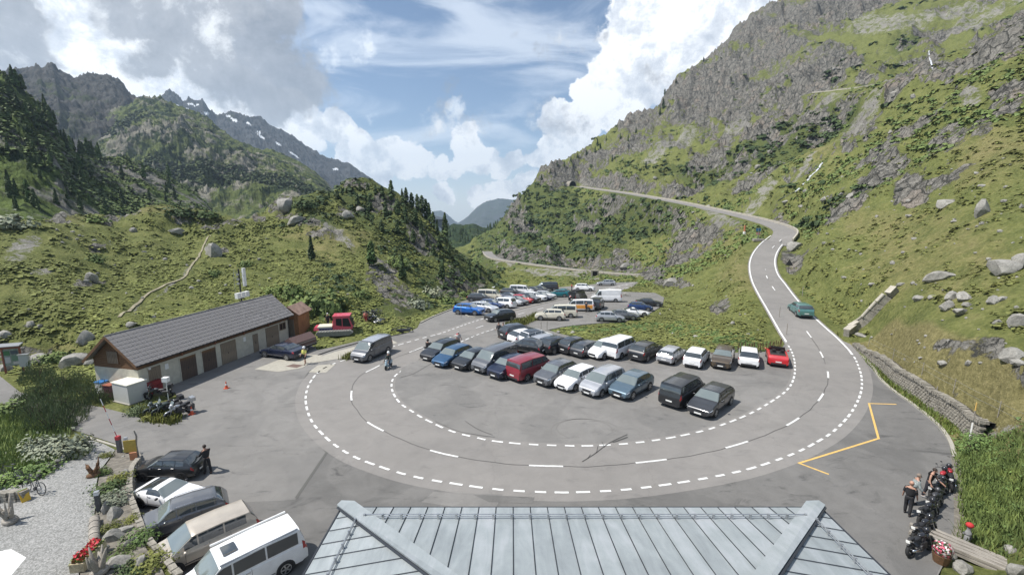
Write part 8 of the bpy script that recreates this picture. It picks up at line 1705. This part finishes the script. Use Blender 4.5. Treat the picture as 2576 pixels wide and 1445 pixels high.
# ------------------------------------------------------------------ hotel garden
def drape(name, poly, dz, m, step=1.0, zf=None):
    bm = bmesh.new(); vs = [bm.verts.new((p[0], p[1], 0)) for p in poly]; es = [bm.edges.new((vs[i], vs[(i + 1) % len(vs)])) for i in range(len(vs))]; bmesh.ops.triangle_fill(bm, edges=es, use_beauty=True)
    P = np.array(poly); 
    for ax in (0, 1):
        k = math.ceil(P[:, ax].min() / step) * step
        while k < P[:, ax].max(): bmesh.ops.bisect_plane(bm, geom=bm.verts[:] + bm.edges[:] + bm.faces[:], plane_co=(k, 0, 0) if ax == 0 else (0, k, 0), plane_no=(1, 0, 0) if ax == 0 else (0, 1, 0)); k += step
    for v in bm.verts: v.co.z = float(zf(v.co.x, v.co.y)) + dz
    bmesh.ops.recalc_face_normals(bm, faces=bm.faces)
    if sum(f.normal.z for f in bm.faces) < 0: bmesh.ops.reverse_faces(bm, faces=bm.faces)
    me = bpy.data.meshes.new(name); bm.to_mesh(me); bm.free(); me.materials.append(m); me.polygons.foreach_set('use_smooth', [True] * len(me.polygons)); return tag(link(name, me), kind='structure')
def m_gravel():
    m = bpy.data.materials.new('grey_gravel'); m.use_nodes = True; g = NT(m.node_tree); b = g.n['Principled BSDF']; P = g.new('ShaderNodeNewGeometry').outputs['Position']
    v = g.vor(P, 20.0, out='Color'); n = g.noise(P, .7, 5, .6); d = g.vor(P, 20.0); sp = g.new('ShaderNodeSeparateColor'); g.put(sp.inputs[0], v); q = g.m('ADD', g.m('MULTIPLY', sp.outputs[0], .6), g.m('MULTIPLY', n, .4))
    g.put(b.inputs['Base Color'], g.ramp(q, [(.2, (.15, .15, .14)), (.5, (.235, .235, .225)), (.8, (.33, .325, .31))])); b.inputs['Roughness'].default_value = .9
    bn = g.new('ShaderNodeBump'); bn.inputs['Strength'].default_value = .5; bn.inputs['Distance'].default_value = .02; bn.invert = True; g.put(bn.inputs['Height'], d); g.put(b.inputs['Normal'], bn.outputs[0]); return m
def gh(dx, dy): p = hit(dx, dy, rmin=14); return (p.x, p.y)
GRP = [gh(*p) for p in [(217, 1106), (262, 1120), (290, 1136), (272, 1160), (252, 1185), (243, 1230), (240, 1290), (228, 1350), (212, 1390), (200, 1445), (190, 1560), (-260, 1560), (-200, 1240), (0, 1232), (70, 1224), (112, 1204), (160, 1170), (203, 1132)]]
drape('gravel_yard', GRP, .13, m_gravel(), .8, gardz)
SOIL = [gh(*p) for p in [(292, 1134), (345, 1150), (350, 1165), (338, 1200), (331, 1270), (344, 1320), (368, 1382), (405, 1430), (440, 1500), (200, 1530), (203, 1440), (215, 1390), (232, 1348), (243, 1290), (246, 1230), (256, 1185), (276, 1158)]]
drape('rock_garden_bed', SOIL, .10, mat('stony_soil', (.16, .145, .12), .95, var=.5, bump=.6, scale=3.5), .8, gardz)
# retaining wall along the parked cars, pale coping stones
RW = resample(crom([Vector((*gp(*p)[:2], 0)) for p in [(346, 1146), (350, 1160), (338, 1200), (332, 1270), (346, 1322), (371, 1388), (415, 1442), (470, 1510)]], 6), .45)
rw = empty('garden_retaining_wall', (RW[0].x, RW[0].y, 0), 0, 'low stone retaining wall with pale coping between rock garden and parked cars', 'wall')
for i, (p, q) in enumerate(zip(RW, RW[1:])):
    d = q - p; a = math.atan2(d.y, d.x); zt_ = float(gardz((p.x + q.x) / 2, (p.y + q.y) / 2)) + .12; m_ = (p + q) / 2 - RW[0]
    for k in range(max(1, int(zt_ / .28))): o = link('stone', random.choice(SM), rw, m_ + Vector((random.uniform(-.03, .03), random.uniform(-.03, .03), .12 + k * .27)), (0, random.uniform(-.06, .06), a)); o.scale = (d.length * .98, .24, .29)
    o = link('coping_stone', random.choice(SM), rw, m_ + Vector((0, 0, zt_ + .04)), (0, 0, a + random.uniform(-.05, .05)), None); o.scale = (d.length * .96, .26, .09)
for a in [(330, 1215, .5, 'grey stone below the yellow sign', (1, .8, .7)), (315, 1195, .75, 'round pale boulder at the top of the rock garden', (1, .8, .8)), (335, 1190, .7, 'second pale boulder beside the round one', (1, .9, .8)), (260, 1180, .5, 'lichen-grey stone beside the upper driftwood stump', (1, .8, .6)), (272, 1290, .8, 'upright pale slab stone behind the grey bollard lamp', (.6, .5, 1.3)), (292, 1300, 1.3, 'long pale leaning slab in the middle of the rock garden', (1.3, .5, .7)), (312, 1340, 1.2, 'white-grey slab beside the yellow-green conifer ball', (1.2, .6, .5)),
          (285, 1360, 1.3, 'large dark grey boulder in the rock garden', (1, .8, .7)), (335, 1370, .9, 'pale wedge stone near the beige people carrier', (1, .7, .7)), (300, 1422, 1.2, 'broad pale boulder at the bottom of the rock garden', (1.2, .8, .6)), (352, 1425, .9, 'white jagged stone beside the garden wall shrubs', (1, .7, .9)), (262, 1385, .5, 'small square stone right of the flower trough', (1, .9, .9)), (310, 1150, .4, 'small stone below the bollard lamp by the barrier', (1, .8, .6)), (292, 1230, .45, 'flat stone between creeping pine and driftwood', (1, .8, .5)), (305, 1260, .4, 'brownish stone beside the silvery cushion shrub', (1, .8, .5)),
          (10, 1205, .7, 'pale stone in the garden border at the left edge', (1, .8, .6)), (110, 1190, .5, 'stone in the garden border by the willow bush', (1, .8, .6)), (60, 1212, .5, 'stone in the border above the bicycles', (1, .8, .6))]: boulder(*a[:4], asp=a[4], rmin=14, sink=.2, name='stone', cat='stone')
# border wall of small stones
BL = resample(crom([Vector((*gh(*p), 0)) for p in [(-40, 1222), (0, 1218), (50, 1214), (90, 1204), (130, 1180), (160, 1160), (190, 1135)]], 5), .42); bw_ = empty('stone_border', (BL[0].x, BL[0].y, 0), 0, 'low border of loose pale stones between gravel yard and shrubs', 'stone border')
for i, p in enumerate(BL):
    for k in range(2): o = link('stone', random.choice(RKL), bw_, Vector((p.x - BL[0].x + random.uniform(-.1, .1), p.y - BL[0].y + random.uniform(-.1, .1), float(gardz(p.x, p.y)) + .1 + k * .2)), (random.random(), random.random(), random.random() * 6)); o.scale = (.24, .2, .16)
LW = resample([Vector((*gh(-20, 1270), 0)), Vector((*gh(68, 1262), 0))], .35); lw = empty('low_dry_wall', (LW[0].x, LW[0].y, 0), 0, 'low dry stone wall behind the bicycles at the left edge', 'wall')
for i, p in enumerate(LW):
    for k in range(3): o = link('stone', random.choice(SM), lw, Vector((p.x - LW[0].x, p.y - LW[0].y, float(gardz(p.x, p.y)) + .15 + k * .2)), (0, random.uniform(-.1, .1), random.uniform(-.1, .1))); o.scale = (.36, .35, .2)
def gpos(dx, dy, dz=.12): p = gh(dx, dy); return Vector((p[0], p[1], float(gardz(*p)) + dz))
bicycle(gpos(86, 1248), 165, 'dark bicycle leaning at the right end of the low wall'); bicycle(gpos(24, 1218), 175, 'dark bicycle behind the low wall at the left edge')
for px, lab in [((252, 1293), 'grey bollard lamp beside the rock garden log'), ((322, 1142), 'grey bollard lamp beside the yellow sign')]:
    t = empty('bollard_lamp', gpos(*px), .4, lab, 'lamp', 'bollard lamps in the garden'); b = MB(); b.box((0, 0, .42), (.17, .17, .84)); b.obj('post', mat('anthracite', (.05, .055, .06), .5), t); b = MB(); b.box((0, 0, .91), (.17, .17, .14)); b.obj('lamp_glass', M_HEAD, t); b = MB(); b.box((0, 0, 1.0), (.19, .19, .03)); b.obj('cap', M_STEEL, t)
p = gpos(303, 1140); t = empty('barrier', p, 0, 'red parking barrier housing with raised thin red-white arm', 'barrier'); b = MB(); b.box((0, 0, .42), (.2, .2, .85)); b.obj('housing', mat('dark_grey_red', (.10, .10, .11), .5), t); b = MB(); b.box((0, 0, .95), (.22, .22, .22)); b.obj('head', mat('barrier_red', (.40, .04, .05), .5), t)
for k in range(6): b = MB(); b.cyl((-.03 - .12 * k / 1.0 * .9, 0, .95 + k * .42), (-.03 - .12 * (k + 1) * .9, 0, .95 + (k + 1) * .42), .022, n=5); b.obj('arm_section', M_WHITE if k % 2 else mat('barrier_red', (0, 0, 0)), t)
p = gpos(340, 1158); t = empty('yellow_sign', p, rad(15), 'yellow sign board hung on a crooked timber post at the garden corner', 'sign'); b = MB(); b.tube([(.15, .1, 0), (.12, .1, .8), (.2, .1, 1.4), (.12, .1, 1.75)], [.06, .05, .05, .035], 7); b.obj('post', M_GREYW, t); b = MB(); b.box((-.15, 0, .85), (.62, .04, .75)); b.obj('board', mat('sign_yellow', (.42, .30, .06), .6, var=.15), t)
b = MB(); b.box((0, -.1, .25), (.35, .1, .45)); b.obj('lower_board', mat('sign_terracotta', (.45, .2, .1), .6), t)
p = gpos(62, 1262); t = empty('folding_sign', p, rad(-25), 'yellow and green folding sign standing on the gravel by the bicycles', 'sign')
for s_, c_ in ((1, 'yellow_panel'), (-1, 'green_panel')): b = MB(); b.box((s_ * .14, 0, .28), (.03, .34, .6), M=Matrix.Rotation(-s_ * .45, 3, 'Y')); b.obj('panel', mat(c_, (.62, .38, .03) if s_ > 0 else (.12, .32, .16), .5), t)
def driftwood(px, s, lab, seed):
    rs = random.Random(seed); t = empty('driftwood', gpos(*px), rs.random() * 6, lab, 'driftwood', scale=s)
    for k in range(7): a = rs.random() * 6.28; x, y = .35 * math.cos(a), .35 * math.sin(a); b = MB(); b.tube([(0, 0, 0), (x * .5, y * .5, .35 + rs.random() * .3), (x, y, .6 + rs.random() * .7), (x * 1.3, y * 1.3, .8 + rs.random())], [.20, .15, .10, .03], 7); b.obj('limb', M_GREYW if seed != 1 else M_LARCH, t, True)
    b = MB(); b.ball((0, 0, .15), (.55, .4, .25), 9, 6); b.obj('root_mass', M_GREYW if seed != 1 else M_LARCH, t, True)
driftwood((238, 1200), .62, 'dark knotted driftwood stump on the gravel near the rock garden', 1); driftwood((28, 1320), .72, 'large silver driftwood root on the gravel at the left edge', 2); driftwood((252, 1452), .7, 'forked driftwood post below the flower trough', 3)
lg = gpos(238, 1395); hgt_ = gpos(240, 1315); t = empty('log_edging', lg, 0, 'line of short log sections laid end to end along the gravel', 'logs'); d = hgt_ - lg
for k in range(5): b = MB(); b.cyl(d * (k / 5) + Vector((0, 0, .12)), d * ((k + .93) / 5) + Vector((0, 0, .12)), .20, .19, 12); b.obj('log', M_GREYW, t, True, 40)
p = gpos(226, 1415); t = empty('flower_trough', p, rad(100), 'wooden trough filled with red geraniums beside the gravel', 'flower box'); b = MB(); b.box((0, 0, .2), (1.3, .5, .36)); b.obj('trough', m_wood('pale_trough_wood', (.42, .36, .24), 1), t)
rs_ = np.random.RandomState(2); c = np.stack([rs_.uniform(-.6, .6, 160), rs_.uniform(-.22, .22, 160), rs_.uniform(.38, .62, 160)], 1); V, Fq = quads(c, rs_.normal(size=(160, 3)) + [0, 0, 1], np.full(160, .045)); link('flowers', np_mesh('flowers', V, Fq, mat('red_petals', (.45, .015, .03), .6), False), t)
c = np.stack([rs_.uniform(-.62, .62, 160), rs_.uniform(-.24, .24, 160), rs_.uniform(.34, .52, 160)], 1); V, Fq = quads(c, rs_.normal(size=(160, 3)) + [0, 0, 1], np.full(160, .05)); link('leaves', np_mesh('leaves', V, Fq, L_ALD, False), t)
p = gpos(-50, 1600); t = empty('parasol', p, 0, 'white parasol at the bottom left corner', 'parasol'); b = MB(); n = 8; pts = [(0, 0, 2.55)] + [(1.35 * math.cos(2 * math.pi * i / n), 1.35 * math.sin(2 * math.pi * i / n), 2.1) for i in range(n)]; b.add(pts, [(0, 1 + i, 1 + (i + 1) % n) for i in range(n)]); b.obj('canopy', mat('white_canopy', (.80, .80, .76), .8), t); b = MB(); b.cyl((0, 0, 0), (0, 0, 2.6), .03, n=6); b.obj('pole', M_WHITE, t)
for i in range(n): b = MB(); b.cyl((0, 0, 2.5), (1.3 * math.cos(2 * math.pi * i / n), 1.3 * math.sin(2 * math.pi * i / n), 2.07), .012, n=4); b.obj('rib', M_STEEL, t)
# ------------------------------------------------------------------ bottom right: timber, flowers, kerb stones
p = hit(2460, 1405, rmin=14); t = empty('timber_pile', p, rad(-52), 'pile of weathered grey beams on the bank at bottom right', 'timber')
for k in range(9): b = MB(); b.box((0, 0, 0), (4.2 - .3 * (k % 3), .20, .14)); b.obj('beam', M_GREYW, t, loc=(random.uniform(-.3, .3), (k % 5) * .26 - .5, .15 + (k // 5) * .17), rot=(0, 0, random.uniform(-.05, .05)))
p = gp(2366, 1412); t = empty('flower_tub', p, 0, 'tub of pink and white flowers beside the last motorcycle', 'flower tub'); b = MB(); b.cyl((0, 0, 0), (0, 0, .4), .26, .33, 12); b.obj('tub', M_LARCH, t)
for nm, c_, s in (('pink_flowers', (.55, .10, .16), 5), ('white_flowers', (.7, .62, .62), 6), ('leaves', (.05, .09, .03), 7)):
    rs_ = np.random.RandomState(s); d = rs_.normal(size=(120, 3)); d /= np.linalg.norm(d, axis=1, keepdims=True); V, Fq = quads(d * .38 * (.7 + .3 * rs_.rand(120, 1)) + [0, 0, .62], d, np.full(120, .04)); link(nm, np_mesh(nm, V, Fq, mat(nm, c_, .6), False), t)
for dx, dy, w, lab in [(2420, 1435, 1.1, 'pale flat kerb stone beside the flower tub'), (2395, 1400, .7, 'rounded stone at the bank foot by the flower tub'), (2560, 1440, 1.0, 'pale rock at the bottom right corner'), (2540, 1385, .7, 'small pale rock above the timber pile')]: boulder(dx, dy, w, lab, rmin=14, name='stone', cat='stone')
lineobj('apron_edge_soil', [Vector((p[0], p[1], .005)) for p in [gp(2402, 1150), gp(2409, 1200), gp(2413, 1330), gp(2386, 1395)]], .35, mat('stony_soil', (0, 0, 0)), .012)
# manhole, small marks
b = MB(); q = [gp(*p) for p in [(737, 915), (764, 918), (746, 925), (718, 921)]]; b.prism([(p_[0], p_[1]) for p_ in q], .012, .02); tag(b.obj('manhole_cover', mat('rusty_iron', (.13, .085, .07), .8)), 'rust-brown drain cover in the pale concrete slab by the garage', 'drain cover')
# ------------------------------------------------------------------ air
hz = bpy.data.materials.new('mountain_air'); hz.use_nodes = True; nt = hz.node_tree; nt.nodes.clear(); pv_ = nt.nodes.new('ShaderNodeVolumePrincipled'); pv_.inputs['Color'].default_value = (.62, .80, 1.0, 1); pv_.inputs['Density'].default_value = 0.00016; pv_.inputs['Anisotropy'].default_value = .25
ou = nt.nodes.new('ShaderNodeOutputMaterial'); nt.links.new(pv_.outputs[0], ou.inputs['Volume'])
b = MB(); b.box((200, 2850, 207), (6200, 6900, 1016)); o = b.obj('haze', hz); tag(o, kind='stuff'); o.display_type = 'WIRE'
